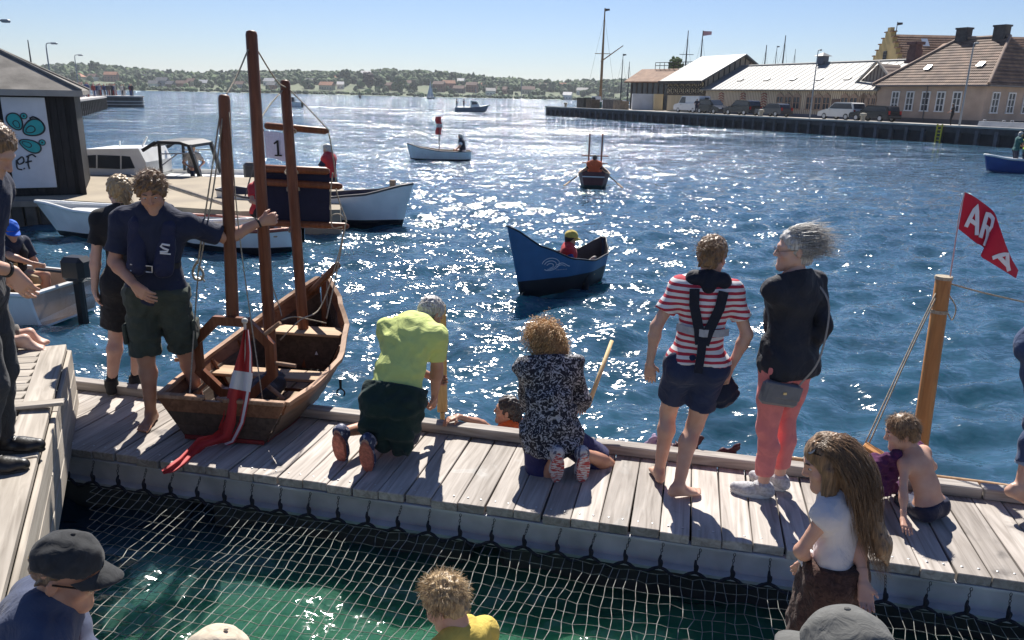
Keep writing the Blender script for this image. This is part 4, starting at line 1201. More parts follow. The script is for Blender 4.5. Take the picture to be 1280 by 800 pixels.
# ================================================================== BODY ENGINE (implicit surfaces, polygonised)
def npv(p): return np.array((p[0], p[1], p[2]), np.float32)
class Sdf:
    def __init__(s, vox=.012):
        s.vox, s.ops, s.gcuts, s.noise = vox, [], [], None
    def rc(s, a, b, r1, r2=None, k=.02, flat=None, cuts=None, sub=False):
        r2 = r1 if r2 is None else r2
        s.ops.append(('rc', npv(a), npv(b), r1, r2, k, flat, cuts, sub)); return s
    def ell(s, c, ax, rad, k=.02, cuts=None, sub=False):
        s.ops.append(('el', npv(c), np.array([npv(a) for a in ax]), np.array(rad, np.float32), k, cuts, sub)); return s
    def cut(s, p, n):
        s.gcuts.append((npv(p), npv(n))); return s
    def mesh(s):
        lo, hi = np.full(3, 1e9), np.full(3, -1e9)
        for o in s.ops:
            if o[-1]: continue
            if o[0] == 'rc':
                r = max(o[3], o[4]) + .02
                lo = np.minimum(lo, np.minimum(o[1], o[2]) - r); hi = np.maximum(hi, np.maximum(o[1], o[2]) + r)
            else:
                r = o[3].max() + .02
                lo = np.minimum(lo, o[1] - r); hi = np.maximum(hi, o[1] + r)
        h = s.vox; lo = lo - 2 * h
        n = np.ceil((hi - lo) / h).astype(int) + 4
        F = np.full(n, .3, np.float32)
        ax = [lo[i] + h * np.arange(n[i]) for i in range(3)]
        for o in s.ops:
            if o[0] == 'rc':
                _, a, b, r1, r2, k, flat, cuts, sub = o
                r = max(r1, r2) + k + 3 * h + .02
                l_, h_ = np.minimum(a, b) - r, np.maximum(a, b) + r
            else:
                _, c, A, rad, k, cuts, sub = o
                r = rad.max() + k + 3 * h + .02
                l_, h_ = c - r, c + r
            i0 = np.clip(((l_ - lo) / h).astype(int), 0, n); i1 = np.clip(((h_ - lo) / h).astype(int) + 1, 0, n)
            if (i1 <= i0).any(): continue
            P = np.stack(np.meshgrid(*[ax[i][i0[i]:i1[i]] for i in range(3)], indexing='ij'), -1).astype(np.float32)
            if o[0] == 'rc':
                ba = b - a; l2 = float(ba @ ba) + 1e-12
                pa = P - a
                t = np.clip(pa @ ba / l2, 0, 1)
                q = pa - t[..., None] * ba
                sc = 1.
                if flat is not None:
                    fn, fs = npv(flat[0]), flat[1]
                    q = q + fn * ((fs - 1) * (q @ fn))[..., None]; sc = fs ** .5
                d = (np.sqrt((q * q).sum(-1)) - (r1 + (r2 - r1) * t)) / sc
            else:
                q = (P - c) @ A.T
                k0 = np.sqrt(((q / rad) ** 2).sum(-1)); k1 = np.sqrt(((q / rad ** 2) ** 2).sum(-1)) + 1e-6
                d = k0 * (k0 - 1) / k1
            for cp, cn in (cuts or ()):
                d = np.maximum(d, (P - npv(cp)) @ npv(cn))
            sl = tuple(slice(i0[i], i1[i]) for i in range(3))
            f = F[sl]
            if sub:
                hh = np.clip(.5 - .5 * (f + d) / k, 0, 1)
                F[sl] = f + (-d - f) * hh + k * hh * (1 - hh)
            else:
                hh = np.clip(.5 + .5 * (d - f) / k, 0, 1)
                F[sl] = d + (f - d) * hh - k * hh * (1 - hh)
        G = None
        if s.noise or s.gcuts:
            G = np.stack(np.meshgrid(*ax, indexing='ij'), -1).astype(np.float32)
        if s.noise:
            amp, lam, seed = s.noise[:3]; an = np.array(s.noise[3] if len(s.noise) > 3 else (1, 1, 1))
            q = np.random.default_rng(seed)
            nz = np.zeros(F.shape, np.float32)
            for j in range(5):
                k1 = q.normal(0, 1, 3); k1 *= 2 * math.pi / (lam * q.uniform(.6, 1.5)) / np.linalg.norm(k1); k1 = k1 * an
                k2 = q.normal(0, 1, 3); k2 *= 2 * math.pi / (lam * q.uniform(1.2, 3)) / np.linalg.norm(k2); k2 = k2 * an
                nz += np.sin(G @ k1.astype(np.float32) + q.uniform(0, 6) + 1.5 * np.sin(G @ k2.astype(np.float32) + q.uniform(0, 6)))
            F = F + amp * nz / 2.2
        for cp, cn in s.gcuts:
            F = np.maximum(F, (G - cp) @ cn)
        return surfnet(F, lo, h)
def surfnet(F, lo, h):
    I = F < 0
    nx, ny, nz = F.shape
    c = [F[i:nx - 1 + i, j:ny - 1 + j, k:nz - 1 + k] for i in (0, 1) for j in (0, 1) for k in (0, 1)]
    cnt = sum((x < 0).astype(np.int8) for x in c)
    mask = (cnt > 0) & (cnt < 8)
    idx = np.full(mask.shape, -1, np.int64)
    cells = np.argwhere(mask)
    idx[mask] = np.arange(len(cells))
    vals = [x[mask] for x in c]
    offs = [(i, j, k) for i in (0, 1) for j in (0, 1) for k in (0, 1)]
    acc = np.zeros((len(cells), 3)); w = np.zeros(len(cells))
    for a in range(8):
        for b in range(a + 1, 8):
            d = [offs[b][i] - offs[a][i] for i in range(3)]
            if sum(d) != 1 or min(d) < 0: continue
            va, vb = vals[a], vals[b]
            m = (va < 0) != (vb < 0)
            t = np.where(m, va / np.where(m, va - vb, 1), 0)
            p = np.array(offs[a])[None] + t[:, None] * np.array(d)[None]
            acc += p * m[:, None]; w += m
    verts = (cells + acc / w[:, None]) * h + lo
    quads = []
    for axx in range(3):
        sl0 = [slice(None)] * 3; sl1 = [slice(None)] * 3
        sl0[axx] = slice(0, -1); sl1[axx] = slice(1, None)
        A, B = I[tuple(sl0)], I[tuple(sl1)]
        E = A != B
        u, v = (axx + 1) % 3, (axx + 2) % 3
        e = np.argwhere(E)
        e = e[(e[:, u] > 0) & (e[:, v] > 0) & (e[:, u] < F.shape[u] - 1) & (e[:, v] < F.shape[v] - 1)]
        if not len(e): continue
        s_ = A[tuple(e.T)]
        def cell(du, dv):
            q = e.copy(); q[:, u] += du; q[:, v] += dv
            return idx[tuple(q.T)]
        q = np.stack([cell(-1, -1), cell(0, -1), cell(0, 0), cell(-1, 0)], -1)
        q[~s_] = q[~s_][:, ::-1]
        quads.append(q)
    return verts, np.concatenate(quads)
def raw_mesh(name, parts, root):
    """joins (verts, quads) pairs into one smooth mesh, coordinates relative to the root"""
    vs, fs, n = [], [], 0
    for v, f in parts:
        vs.append(v - npv(root)); fs.append(f + n); n += len(v)
    vs = np.concatenate(vs).astype(np.float32); fs = np.concatenate(fs)
    me = bpy.data.meshes.new(name)
    me.vertices.add(len(vs)); me.vertices.foreach_set('co', vs.ravel())
    me.loops.add(fs.size); me.loops.foreach_set('vertex_index', fs.ravel().astype(np.int32))
    me.polygons.add(len(fs)); me.polygons.foreach_set('loop_start', np.arange(0, fs.size, 4, dtype=np.int32))
    me.polygons.foreach_set('use_smooth', np.ones(len(fs), bool))
    me.update(calc_edges=True); me.validate()
    return me
def ik(a, b, l1, l2, pole):
    a, b, pole = Vector(a), Vector(b), Vector(pole)
    d = b - a; L = min(d.length, (l1 + l2) * .999)
    dn = d.normalized()
    b2 = a + dn * L
    x = (l1 * l1 - l2 * l2 + L * L) / (2 * L)
    hgt = math.sqrt(max(l1 * l1 - x * x, 0))
    pp = pole - dn * pole.dot(dn)
    pp = pp.normalized() if pp.length > 1e-6 else dn.orthogonal()
    return a + dn * x + pp * hgt, b2
def skin_mat(name, col):
    def rec(N, L, b):
        b.inputs['Roughness'].default_value = .5
        b.inputs['Subsurface Weight'].default_value = .12
        b.inputs['Subsurface Radius'].default_value = (.9, .35, .2)
        b.inputs['Subsurface Scale'].default_value = .012
        tc = N.new('ShaderNodeTexCoord')
        n = N.new('ShaderNodeTexNoise'); n.inputs['Scale'].default_value = 9; n.inputs['Detail'].default_value = 6
        L.new(tc.outputs['Object'], n.inputs['Vector'])
        rp = N.new('ShaderNodeValToRGB'); c = Vector(col)
        rp.color_ramp.elements[0].position = .35; rp.color_ramp.elements[1].position = .65
        rp.color_ramp.elements[0].color = (c.x * .93, c.y * .82, c.z * .78, 1); rp.color_ramp.elements[1].color = (min(c.x * 1.06, 1), c.y * 1.06, c.z * 1.06, 1)
        L.new(n.outputs['Fac'], rp.inputs['Fac']); L.new(rp.outputs[0], b.inputs['Base Color'])
        n2 = N.new('ShaderNodeTexNoise'); n2.inputs['Scale'].default_value = 140
        L.new(tc.outputs['Object'], n2.inputs['Vector'])
        bp = N.new('ShaderNodeBump'); bp.inputs['Strength'].default_value = .12; bp.inputs['Distance'].default_value = .003
        L.new(n2.outputs['Fac'], bp.inputs['Height']); L.new(bp.outputs[0], b.inputs['Normal'])
    return emat(name, rec)
SKIN = skin_mat('fair_skin', (.56, .34, .25))
SKIN_T = skin_mat('tanned_skin', (.47, .26, .175))
SKIN_P = skin_mat('pale_skin', (.62, .40, .31))
def cloth(name, col, rough=.85, var=.12, weave=220., fold=.6, fscale=8.):
    def rec(N, L, b):
        b.inputs['Roughness'].default_value = rough
        b.inputs['Specular IOR Level'].default_value = .25
        b.inputs['Sheen Weight'].default_value = .08
        tc = N.new('ShaderNodeTexCoord')
        n = N.new('ShaderNodeTexNoise'); n.inputs['Scale'].default_value = fscale; n.inputs['Detail'].default_value = 4; n.inputs['Distortion'].default_value = 1.2
        L.new(tc.outputs['Object'], n.inputs['Vector'])
        c = Vector(col)
        rp = N.new('ShaderNodeValToRGB')
        rp.color_ramp.elements[0].position = .3; rp.color_ramp.elements[1].position = .7
        rp.color_ramp.elements[0].color = (*(c * (1 - var)), 1); rp.color_ramp.elements[1].color = (*(c * (1 + var)), 1)
        L.new(n.outputs['Fac'], rp.inputs['Fac']); L.new(rp.outputs[0], b.inputs['Base Color'])
        n2 = N.new('ShaderNodeTexNoise'); n2.inputs['Scale'].default_value = weave
        L.new(tc.outputs['Object'], n2.inputs['Vector'])
        b1 = N.new('ShaderNodeBump'); b1.inputs['Strength'].default_value = fold; b1.inputs['Distance'].default_value = .03
        b2 = N.new('ShaderNodeBump'); b2.inputs['Strength'].default_value = .15; b2.inputs['Distance'].default_value = .002
        L.new(n.outputs['Fac'], b1.inputs['Height']); L.new(n2.outputs['Fac'], b2.inputs['Height'])
        L.new(b1.outputs[0], b2.inputs['Normal']); L.new(b2.outputs[0], b.inputs['Normal'])
    return emat(name, rec)
def hair_mat(name, lo, hi):
    def rec(N, L, b):
        b.inputs['Roughness'].default_value = .42
        tc = N.new('ShaderNodeTexCoord')
        n = N.new('ShaderNodeTexNoise'); n.inputs['Scale'].default_value = 1; n.inputs['Detail'].default_value = 4
        mp = N.new('ShaderNodeMapping'); mp.inputs['Scale'].default_value = (130, 130, 13); L.new(tc.outputs['Object'], mp.inputs['Vector'])
        L.new(mp.outputs[0], n.inputs['Vector'])
        rp = N.new('ShaderNodeValToRGB'); rp.color_ramp.elements[0].position = .32; rp.color_ramp.elements[1].position = .68
        rp.color_ramp.elements[0].color = (*lo, 1); rp.color_ramp.elements[1].color = (*hi, 1)
        L.new(n.outputs['Fac'], rp.inputs['Fac']); L.new(rp.outputs[0], b.inputs['Base Color'])
        bp = N.new('ShaderNodeBump'); bp.inputs['Strength'].default_value = .5; bp.inputs['Distance'].default_value = .004
        L.new(n.outputs['Fac'], bp.inputs['Height']); L.new(bp.outputs[0], b.inputs['Normal'])
        b.inputs['Sheen Weight'].default_value = .15
    return emat(name, rec)
HAIR = dict(blond=hair_mat('blond_hair', (.20, .125, .055), (.52, .37, .19)), brown=hair_mat('brown_hair', (.04, .022, .012), (.15, .085, .042)),
            grey=hair_mat('grey_hair', (.22, .20, .18), (.62, .60, .57)), curly=hair_mat('strawberry_hair', (.30, .145, .045), (.78, .50, .22)),
            dark=hair_mat('dark_hair', (.012, .010, .009), (.06, .04, .03)), mouse=hair_mat('light_brown_hair', (.085, .044, .020), (.29, .165, .075)))

class Person:
    def __init__(s, label, root, H=1.75, yaw=0., fem=False, skin=None, vox=.011, group=None, child=False, name='person'):
        s.o = empty(name, root, 0, label, 'person', group)
        s.root, s.H, s.S, s.fem, s.vox = Vector(root), H, H / 1.75, fem, vox
        s.skin = skin or SKIN
        s.child = child
        s.hs = s.S ** (.25 if child else .6)      # head scale: children have larger heads
        s.yaw = R_(yaw)
        s.fwd = V(math.sin(s.yaw), math.cos(s.yaw), 0); s.rgt = V(math.cos(s.yaw), -math.sin(s.yaw), 0)
    def pose(s, pel, lean=3., lean2=None, side=0., twist=0., head=(0., 0., 0.), feet=None, hands=None, hip_yaw=None, hoff=(0, 0, 0)):
        """pel: pelvis centre. lean/lean2: forward pitch of belly and chest (deg); side: bend to own right; head: (turn right, nod down, tilt right) from the yaw"""
        S = s.S; up = V(0, 0, 1)
        lean2 = lean if lean2 is None else lean2
        hr = Matrix.Rotation(-R_(hip_yaw or 0), 3, 'Z')
        s.pel = Vector(pel)
        s.hr = hr @ s.rgt
        def tilt(a, b):
            return (Matrix.Rotation(-R_(a), 3, s.rgt) @ (Matrix.Rotation(R_(b), 3, s.fwd) @ up)).normalized()
        s.u1 = tilt(lean, side * .5); s.u2 = tilt(lean2, side)
        tw = Matrix.Rotation(-R_(twist), 3, s.u2)
        r2 = (tw @ s.rgt); r2 = (r2 - s.u2 * r2.dot(s.u2)).normalized()
        s.r2 = r2; s.f2 = s.u2.cross(r2).normalized()
        s.f1 = s.u1.cross(s.hr).normalized()
        s.waist = s.pel + s.u1 * .22 * S
        s.chest = s.waist + s.u2 * .215 * S
        s.neck = s.waist + s.u2 * .345 * S
        sw = (.165 if s.fem else .19) * S * (.93 if s.child else 1)
        s.sh = {'L': s.neck - s.r2 * sw - s.u2 * .055 * S, 'R': s.neck + s.r2 * sw - s.u2 * .055 * S}
        hw = (.095 if s.fem else .09) * S
        s.hip = {'L': s.pel - s.hr * hw, 'R': s.pel + s.hr * hw}
        ht, hn, hl = head
        f = Matrix.Rotation(-R_(ht), 3, 'Z') @ s.fwd
        r = V(f.y, -f.x, 0)
        M1 = Matrix.Rotation(-R_(hn), 3, r)
        s.hf = M1 @ f; hu = M1 @ up
        M2 = Matrix.Rotation(R_(hl), 3, s.hf)
        s.hu = M2 @ hu; s.hr_ = M2 @ r
        k = s.hs
        s.head = s.neck + (s.u2 * .5 + s.hu * .5).normalized() * (.145 * k) + s.hf * .025 * k + Vector(hoff)
        s.kn, s.an, s.el, s.wr, s.toe, s.hd, s.pn = {}, {}, {}, {}, {}, {}, {}
        th, sh_ = .43 * S, .415 * S
        for q in 'LR':
            sg = -1 if q == 'L' else 1
            spec = (feet or {}).get(q)
            if spec is None:
                a = s.hip[q] + s.rgt * sg * .02 * S - V(0, 0, .83 * S); ty = 12 * sg; pole = s.fwd; pitch = 0
            else:
                a, ty = Vector(spec[0]), spec[1]
                pole = Vector(spec[2]) if len(spec) > 2 and spec[2] is not None else s.fwd
                pitch = spec[3] if len(spec) > 3 else 0
            s.kn[q], s.an[q] = ik(s.hip[q], a, th, sh_, pole)
            tf = Matrix.Rotation(-R_(ty), 3, 'Z') @ s.fwd
            rr = V(tf.y, -tf.x, 0)
            s.toe[q] = (Matrix.Rotation(-R_(pitch), 3, rr) @ tf, Matrix.Rotation(-R_(pitch), 3, rr) @ up)
            spec = (hands or {}).get(q)
            ua, fa = .285 * S, .25 * S
            if spec is None:
                w = s.sh[q] + s.r2 * sg * .10 * S + s.f2 * .05 * S - V(0, 0, .5 * S); pole = -s.fwd; d = pn = None
            else:
                w = Vector(spec[0]); pole = Vector(spec[1]) if len(spec) > 1 and spec[1] is not None else -s.fwd
            s.el[q], s.wr[q] = ik(s.sh[q], w, ua, fa, pole)
            fd = (s.wr[q] - s.el[q]).normalized()
            s.hd[q] = Vector(spec[2]).normalized() if spec is not None and len(spec) > 2 and spec[2] is not None else fd
            pn = Vector(spec[3]) if spec is not None and len(spec) > 3 and spec[3] is not None else (-s.r2 * sg * .8 - s.f2 * .35)
            pn = pn - s.hd[q] * pn.dot(s.hd[q])
            s.pn[q] = pn.normalized() if pn.length > 1e-4 else s.hd[q].orthogonal().normalized()
        return s
    # ---- volumes shared by body and clothes
    def torso(s, d, off=0., k=.04, low=True, high=True):
        S = s.S; W = 1.0
        f1, f2 = (s.f1, 1.28), (s.f2, 1.38)
        if s.child: W = .92
        if low:
            hwid = .112 if s.fem else .112
            d.rc(s.hip['L'] + s.u1 * .03 * S, s.hip['R'] + s.u1 * .03 * S, hwid * S * W * .92 + off, None, k, None)
            for q in 'LR': d.rc(s.hip[q] - s.f1 * .045 * S - s.u1 * .01 * S, s.hip[q] - s.f1 * .03 * S + s.u1 * .03 * S, .080 * S * W + off, None, k)
            d.rc(s.pel + s.u1 * .06 * S, s.waist, (.140 if s.fem else .146) * S * W + off, (.122 if s.fem else .138) * S * W + off, k, f1)
        if high:
            d.rc(s.waist, s.chest, (.122 if s.fem else .142) * S * W + off, (.140 if s.fem else .158) * S * W + off, k, f2)
            d.rc(s.chest, s.chest + s.u2 * .06 * S, (.140 if s.fem else .158) * S * W + off, (.135 if s.fem else .155) * S * W + off, k, f2)
            for q, sg in (('L', -1), ('R', 1)):
                d.rc(s.neck - s.u2 * .035 * S, s.sh[q] + s.u2 * .012 * S, .055 * S + off, .052 * S * W + off, k)
                d.rc(s.sh[q] - s.u2 * .02 * S, s.chest + s.r2 * sg * .08 * S, .058 * S + off, .07 * S + off, k)
            if s.fem and not s.child:
                for sg in (-1, 1): d.rc(s.chest + s.r2 * sg * .068 * S + s.f2 * .075 * S, s.chest + s.r2 * sg * .068 * S + s.f2 * .085 * S - s.u2 * .02 * S, .052 * S + off, None, k)
    def arm(s, d, q, off=0., k=.025, upto=2., fromt=0., flare=0.):
        """upto: 1 = elbow, 2 = wrist; ends are cut square where they stop short"""
        S = s.S * (.86 if s.fem else 1.) * (.85 if s.child else 1)
        a, e, w = s.sh[q], s.el[q], s.wr[q]
        if upto >= 1:
            d.rc(a, e, .055 * S + off, .041 * S + off, k)
            if upto > 1:
                t = upto - 1; p = lerp(e, w, t)
                m = lerp(e, w, .25)
                cuts = None if upto >= 2 else [(p, (w - e).normalized())]
                d.rc(e, m, .041 * S + off, .043 * S + off, k); 
                d.rc(m, lerp(e, w, min(1., t + .06)), .043 * S + off, .043 * S + (.027 * S - .043 * S) * min(1, t) + off + flare, k, None, cuts)
        else:
            p = lerp(a, e, upto)
            d.rc(a, lerp(a, e, min(1, upto + .12)), .057 * S + off, .050 * S + off + flare, k, None, [(p, (e - a).normalized())])
    def leg(s, d, q, off=0., k=.03, upto=2., flare=0.):
        S = s.S * (.9 if s.child else 1)
        W = 1.04 if s.fem else 1.
        h, n, a = s.hip[q], s.kn[q], s.an[q]
        bk = ((h - n).normalized() + (a - n).normalized())
        cdir = (s.toe[q][0] * -1)
        if upto >= 1:
            d.rc(h, lerp(h, n, .45), .092 * S * W + off, .078 * S * W + off, k)
            d.rc(lerp(h, n, .45), n, .078 * S * W + off, .054 * S + off, k)
            if upto > 1:
                t = upto - 1; p = lerp(n, a, t)
                cuts = None if upto >= 2 else [(p, (a - n).normalized())]
                cv = lerp(n, a, .3) + (cdir - (a - n).normalized() * cdir.dot((a - n).normalized())) * .018 * S
                d.rc(n, cv, .052 * S + off, .056 * S + off, k, None, cuts)
                d.rc(cv, lerp(n, a, min(1.03, t + .05) if upto < 2 else 1.), .056 * S + off, .056 * S + (.034 - .056) * S * min(1, t) + off + flare, k, None, cuts)
        else:
            p = lerp(h, n, upto)
            d.rc(h, lerp(h, n, min(1, upto + .1)), .093 * S * W + off, (.093 - .03 * upto) * S * W + off + flare, k, None, [(p, (n - h).normalized())])
    def foot(s, d, q, off=0.):
        S = s.S * (.92 if s.fem else 1.)
        tf, tu = s.toe[q]; a = s.an[q]; r = tf.cross(tu).normalized(); sg = -1 if q == 'L' else 1
        base = a - tu * .048 * S
        d.rc(a, a - tu * .01 * S, .034 * S + off, .036 * S + off, .02)
        d.rc(base - tf * .045 * S, base - tf * .04 * S + tu * .03 * S, .03 * S + off, .028 * S + off, .02)
        d.rc(a - tu * .01 * S, base + tf * .11 * S - tu * .012 * S, .034 * S + off, .022 * S + off, .025)
        d.rc(base - tf * .04 * S, base + tf * .12 * S + r * sg * .025 * S - tu * .01 * S, .026 * S + off, .02 * S + off, .02)
        d.rc(base - tf * .03 * S, base + tf * .13 * S - r * sg * .022 * S - tu * .01 * S, .026 * S + off, .02 * S + off, .02)
    def toes(s, d, q):
        S = s.S * (.92 if s.fem else 1.)
        tf, tu = s.toe[q]; a = s.an[q]; r = tf.cross(tu).normalized(); sg = -1 if q == 'L' else 1
        base = a - tu * .060 * S
        for i, (o_, l_, rr) in enumerate(((-.034, .055, .0125), (-.014, .052, .0095), (.004, .045, .009), (.021, .036, .0085), (.036, .024, .0085))):
            p = base + tf * .125 * S + r * sg * o_ * S
            d.rc(p, p + tf * l_ * S - tu * .004 * S, rr * S, rr * S * .9, .006)
    def headvol(s, d, off=0.):
        k = s.hs; c, u, f, r = s.head, s.hu, s.hf, s.hr_
        ax = (r, f, u)
        d.ell(c + u * .042 * k - f * .008 * k, ax, (.074 * k + off, .094 * k + off, .084 * k + off), .02)
        d.ell(c + f * .034 * k - u * .035 * k, ax, (.058 * k + off, .06 * k + off, .08 * k + off), .03)
    def headdetail(s, d, beard=False):
        k = s.hs; c, u, f, r = s.head, s.hu, s.hf, s.hr_
        def P(x, y, z): return c + r * x * k + f * y * k + u * z * k
        s.headvol(d)
        for sg in (-1, 1):
            d.rc(P(sg * .047, .002, -.055), P(sg * .012, .074, -.10), .017 * k, .018 * k, .03)
            d.rc(P(sg * .012, .087, .030), P(sg * .042, .076, .026), .011 * k, .009 * k, .018)
            d.ell(P(sg * .041, .062, -.025), (r, f, u), (.024 * k, .024 * k, .022 * k), .025)
        d.ell(P(0, .076, -.103), (r, f, u), (.02 * k, .018 * k, .018 * k), .025)
        for sg in (-1, 1): d.ell(P(sg * .031, .106, .008), (r, f, u), (.017 * k, .018 * k, .011 * k), .012, None, True)
        d.rc(P(0, .092, .016), P(0, .112, -.024), .007 * k, .011 * k, .014)
        for sg in (-1, 1): d.ell(P(sg * .011, .101, -.028), (r, f, u), (.008 * k, .009 * k, .007 * k), .008)
        d.rc(P(-.017, .087, -.062), P(.017, .087, -.062), .007 * k, None, .008)
        d.rc(P(-.013, .086, -.074), P(.013, .086, -.074), .0075 * k, None, .008)
        d.rc(P(-.02, .101, -.0675), P(.02, .101, -.0675), .0028 * k, None, .004, None, None, True)
        for sg in (-1, 1):
            er = (r * sg * .35 - f * .93).normalized(); en = er.cross(u).normalized()
            d.ell(P(sg * .076, -.012, -.004), (en, er, u), (.008 * k, .018 * k, .031 * k), .008)
            d.ell(P(sg * .087, -.008, 0), (en, er, u), (.007 * k, .009 * k, .017 * k), .006, None, True)
        d.rc(c - u * .05 * k - f * .022 * k, s.neck + s.u2 * .01, .049 * k * (.9 if s.fem else 1.04), .056 * k * (.9 if s.fem else 1.06), .03)
    def handvol(s, d, q, curl=25., spread=1., thumb=.3):
        k = s.S * (.9 if s.fem else 1.)
        w, hd, pn = s.wr[q], s.hd[q], s.pn[q]
        sg = -1 if q == 'L' else 1
        t = pn.cross(hd).normalized() * -1            # thumb side
        t = hd.cross(pn).normalized()
        if q == 'R': t = -t
        d.rc(s.el[q] * .3 + w * .7, w, .031 * k, .026 * k, .015)
        for i, (o_, L) in enumerate(((.031, .074), (.0105, .083), (-.0105, .077), (-.030, .060))):
            kn = w + hd * (.092 - abs(o_ - .01) * .18) * k + t * o_ * k * spread
            d.rc(w + hd * .012 * k + t * o_ * .55 * k, kn, .0165 * k, .0135 * k, .014)
            p = kn; a = 0
            for j, (fr, c_) in enumerate(((.46, .8), (.30, 1.1), (.24, .8))):
                a += R_(curl * c_)
                dr = (hd * math.cos(a) + pn * math.sin(a) + t * o_ * 2.2 * (spread - .8)).normalized()
                e = p + dr * L * fr * k
                d.rc(p, e, (.0098 - .0009 * j) * k, (.0090 - .0009 * j) * k, .003)
                p = e
        b = w + hd * .022 * k + t * .022 * k
        d1 = (hd * .62 + t * .72 + pn * thumb).normalized(); d2 = (hd * .85 + t * .25 + pn * (thumb + .25)).normalized()
        m = b + d1 * .042 * k
        d.rc(b, m, .0155 * k, .0115 * k, .012); d.rc(m, m + d2 * .032 * k, .011 * k, .0085 * k, .004)
    def body(s, bare=(), curl=None, arms=True, legs=True, hands=True, face=True, hvox=None, skin=None, feetshow='LR'):
        parts = []
        d = Sdf(s.vox); s.torso(d)
        d.rc(s.neck - s.u2 * .02, s.neck + (s.head - s.neck) * .4, .055 * s.hs, .05 * s.hs, .03)
        for q in 'LR':
            s.arm(d, q)
            if legs:
                s.leg(d, q)
                if s.vox > .008: s.foot(d, q)
        if not hands:
            for q in 'LR': d.rc(s.wr[q], s.wr[q] + s.hd[q] * .13 * s.S, .03 * s.S, .025 * s.S, .015)
        if not face: s.headvol(d, 0); d.rc(s.head - s.hu * .05, s.neck, .05 * s.hs, .055 * s.hs, .03)
        parts.append(d.mesh())
        if face:
            d = Sdf(hvox or .0052); s.headdetail(d); parts.append(d.mesh())
        if hands:
            for q in 'LR':
                if hands is True or q in hands:
                    c = curl.get(q, (25,)) if isinstance(curl, dict) else (curl or 25,)
                    d = Sdf(.0042); s.handvol(d, q, *c); parts.append(d.mesh())
        for q in bare:
            d = Sdf(.0055); s.foot(d, q); s.toes(d, q)
            d.rc(s.an[q], lerp(s.an[q], s.kn[q], .25), .034 * s.S, .038 * s.S, .02); parts.append(d.mesh())
        me = raw_mesh('body', parts, s.root)
        s.bodyo = link_mesh('body', me, skin or s.skin, s.o)
        return s
    def eyes(s):
        k = s.hs; c, u, f, r = s.head, s.hu, s.hf, s.hr_
        EW = M('eye_white', (.6, .58, .55), .2, .02, 5, 0); EI = M('iris', (.05, .06, .07), .15, .1, 5, 0)
        BR = HAIR['brown']; LP = M('lip', (.38, .16, .13), .45, .1, 30, 0)
        for sg in (-1, 1):
            p = c + r * sg * .031 * k + f * .080 * k + u * .008 * k - s.root
            e = MB().ellip(p, (.0108 * k, .0115 * k, .0062 * k), n=10, m=8).build('eye', EW, s.o, True)
            MB().ellip(p + f * .0078 * k, (.005 * k, .005 * k, .0048 * k), n=8, m=6).build('iris', EI, e, True)
            q = [c + r * sg * (.012 + .034 * t) * k + f * (.100 - .018 * t * t) * k + u * (.031 + .006 * math.sin(t * 2.6)) * k - s.root for t in (0, .3, .6, 1)]
            MB().tube(q, [.003 * k, .0046 * k, .004 * k, .002 * k], 5).build('eyebrow', BR, s.o, True)
        return s
    def piece(s, name, mat, fn, vox=None, noise=None, cuts=()):
        d = Sdf(vox or s.vox); fn(d); d.noise = noise
        for c in cuts: d.cut(*c)
        v = d.mesh()
        return link_mesh(name, raw_mesh(name, [v], s.root), mat, s.o)
    def shirt(s, mat, sleeve=.55, off=.014, hem=.03, name='shirt', noise=(.004, .13, 1), flare=.012, vox=None, cuts=(), neckcut=True, bulge=0.):
        """hem: how far below (+) the pelvis centre it reaches along the belly axis"""
        def fn(d):
            s.torso(d, off, .045)
            for q in 'LR':
                if sleeve: s.arm(d, q, off * .8, .03, sleeve, 0, flare)
        c = list(cuts)
        c.append((s.pel - s.u1 * hem * s.S, -s.u1))
        return s.piece(name, mat, fn, vox, noise, c)
    def trousers(s, mat, upto=1.95, off=.012, name='trousers', flare=.012, waist=.15, noise=(.003, .12, 2), vox=None):
        def fn(d):
            s.torso(d, off, .04, True, False)
            for q in 'LR': s.leg(d, q, off, .03, upto, flare)
        return s.piece(name, mat, fn, vox, noise, [(s.pel + s.u1 * waist * s.S, s.u1)])
    def shoe(s, q, upper, sole, off=.009, high=False):
        S = s.S
        tf, tu = s.toe[q]; a = s.an[q]; r = tf.cross(tu).normalized(); sg = -1 if q == 'L' else 1
        base = a - tu * .048 * S
        def fn(d):
            s.foot(d, q, off)
            d.rc(base + tf * .10 * S, base + tf * .175 * S - tu * .004 * S, .034 * S + off, .025 * S + off, .03)
            d.rc(a, a + tu * (.05 if high else .008) * S, .04 * S + off, .042 * S + off, .02, None, [(a + tu * (.04 if high else .004) * S, tu)])
        o = s.piece('shoe', upper, fn, .006, None, [(base - tu * .022 * S, -tu)])
        rings = []
        for z, gr in ((-.012, 1.0), (-.034, 1.05), (-.044, .98)):
            ring = []
            for i in range(20):
                t = 2 * math.pi * i / 20
                x = math.cos(t); y = math.sin(t)
                L = .155 if x > 0 else .115
                wd = .045 * (1 + .12 * x) * (1 if abs(x) < .8 else .9)
                ring.append(base + tf * (.055 + x * L * gr * .93) * S + r * (y * wd * gr + sg * .003 * x) * S + tu * z * S - s.root)
            rings.append(ring)
        so = MB().loft(rings).build('sole', sole, o, False)
        lm = MB()
        for i in range(4):
            p = base + tf * (.055 + .022 * i) * S + tu * (.052 - .012 * i) * S - s.root
            lm.tube([p - r * .026 * S, p + tu * .008 * S, p + r * .026 * S], .0028, 4)
        lm.build('lace', M('shoe_lace', (.55, .54, .52), .8, .1, 20, 0), o)
        return o
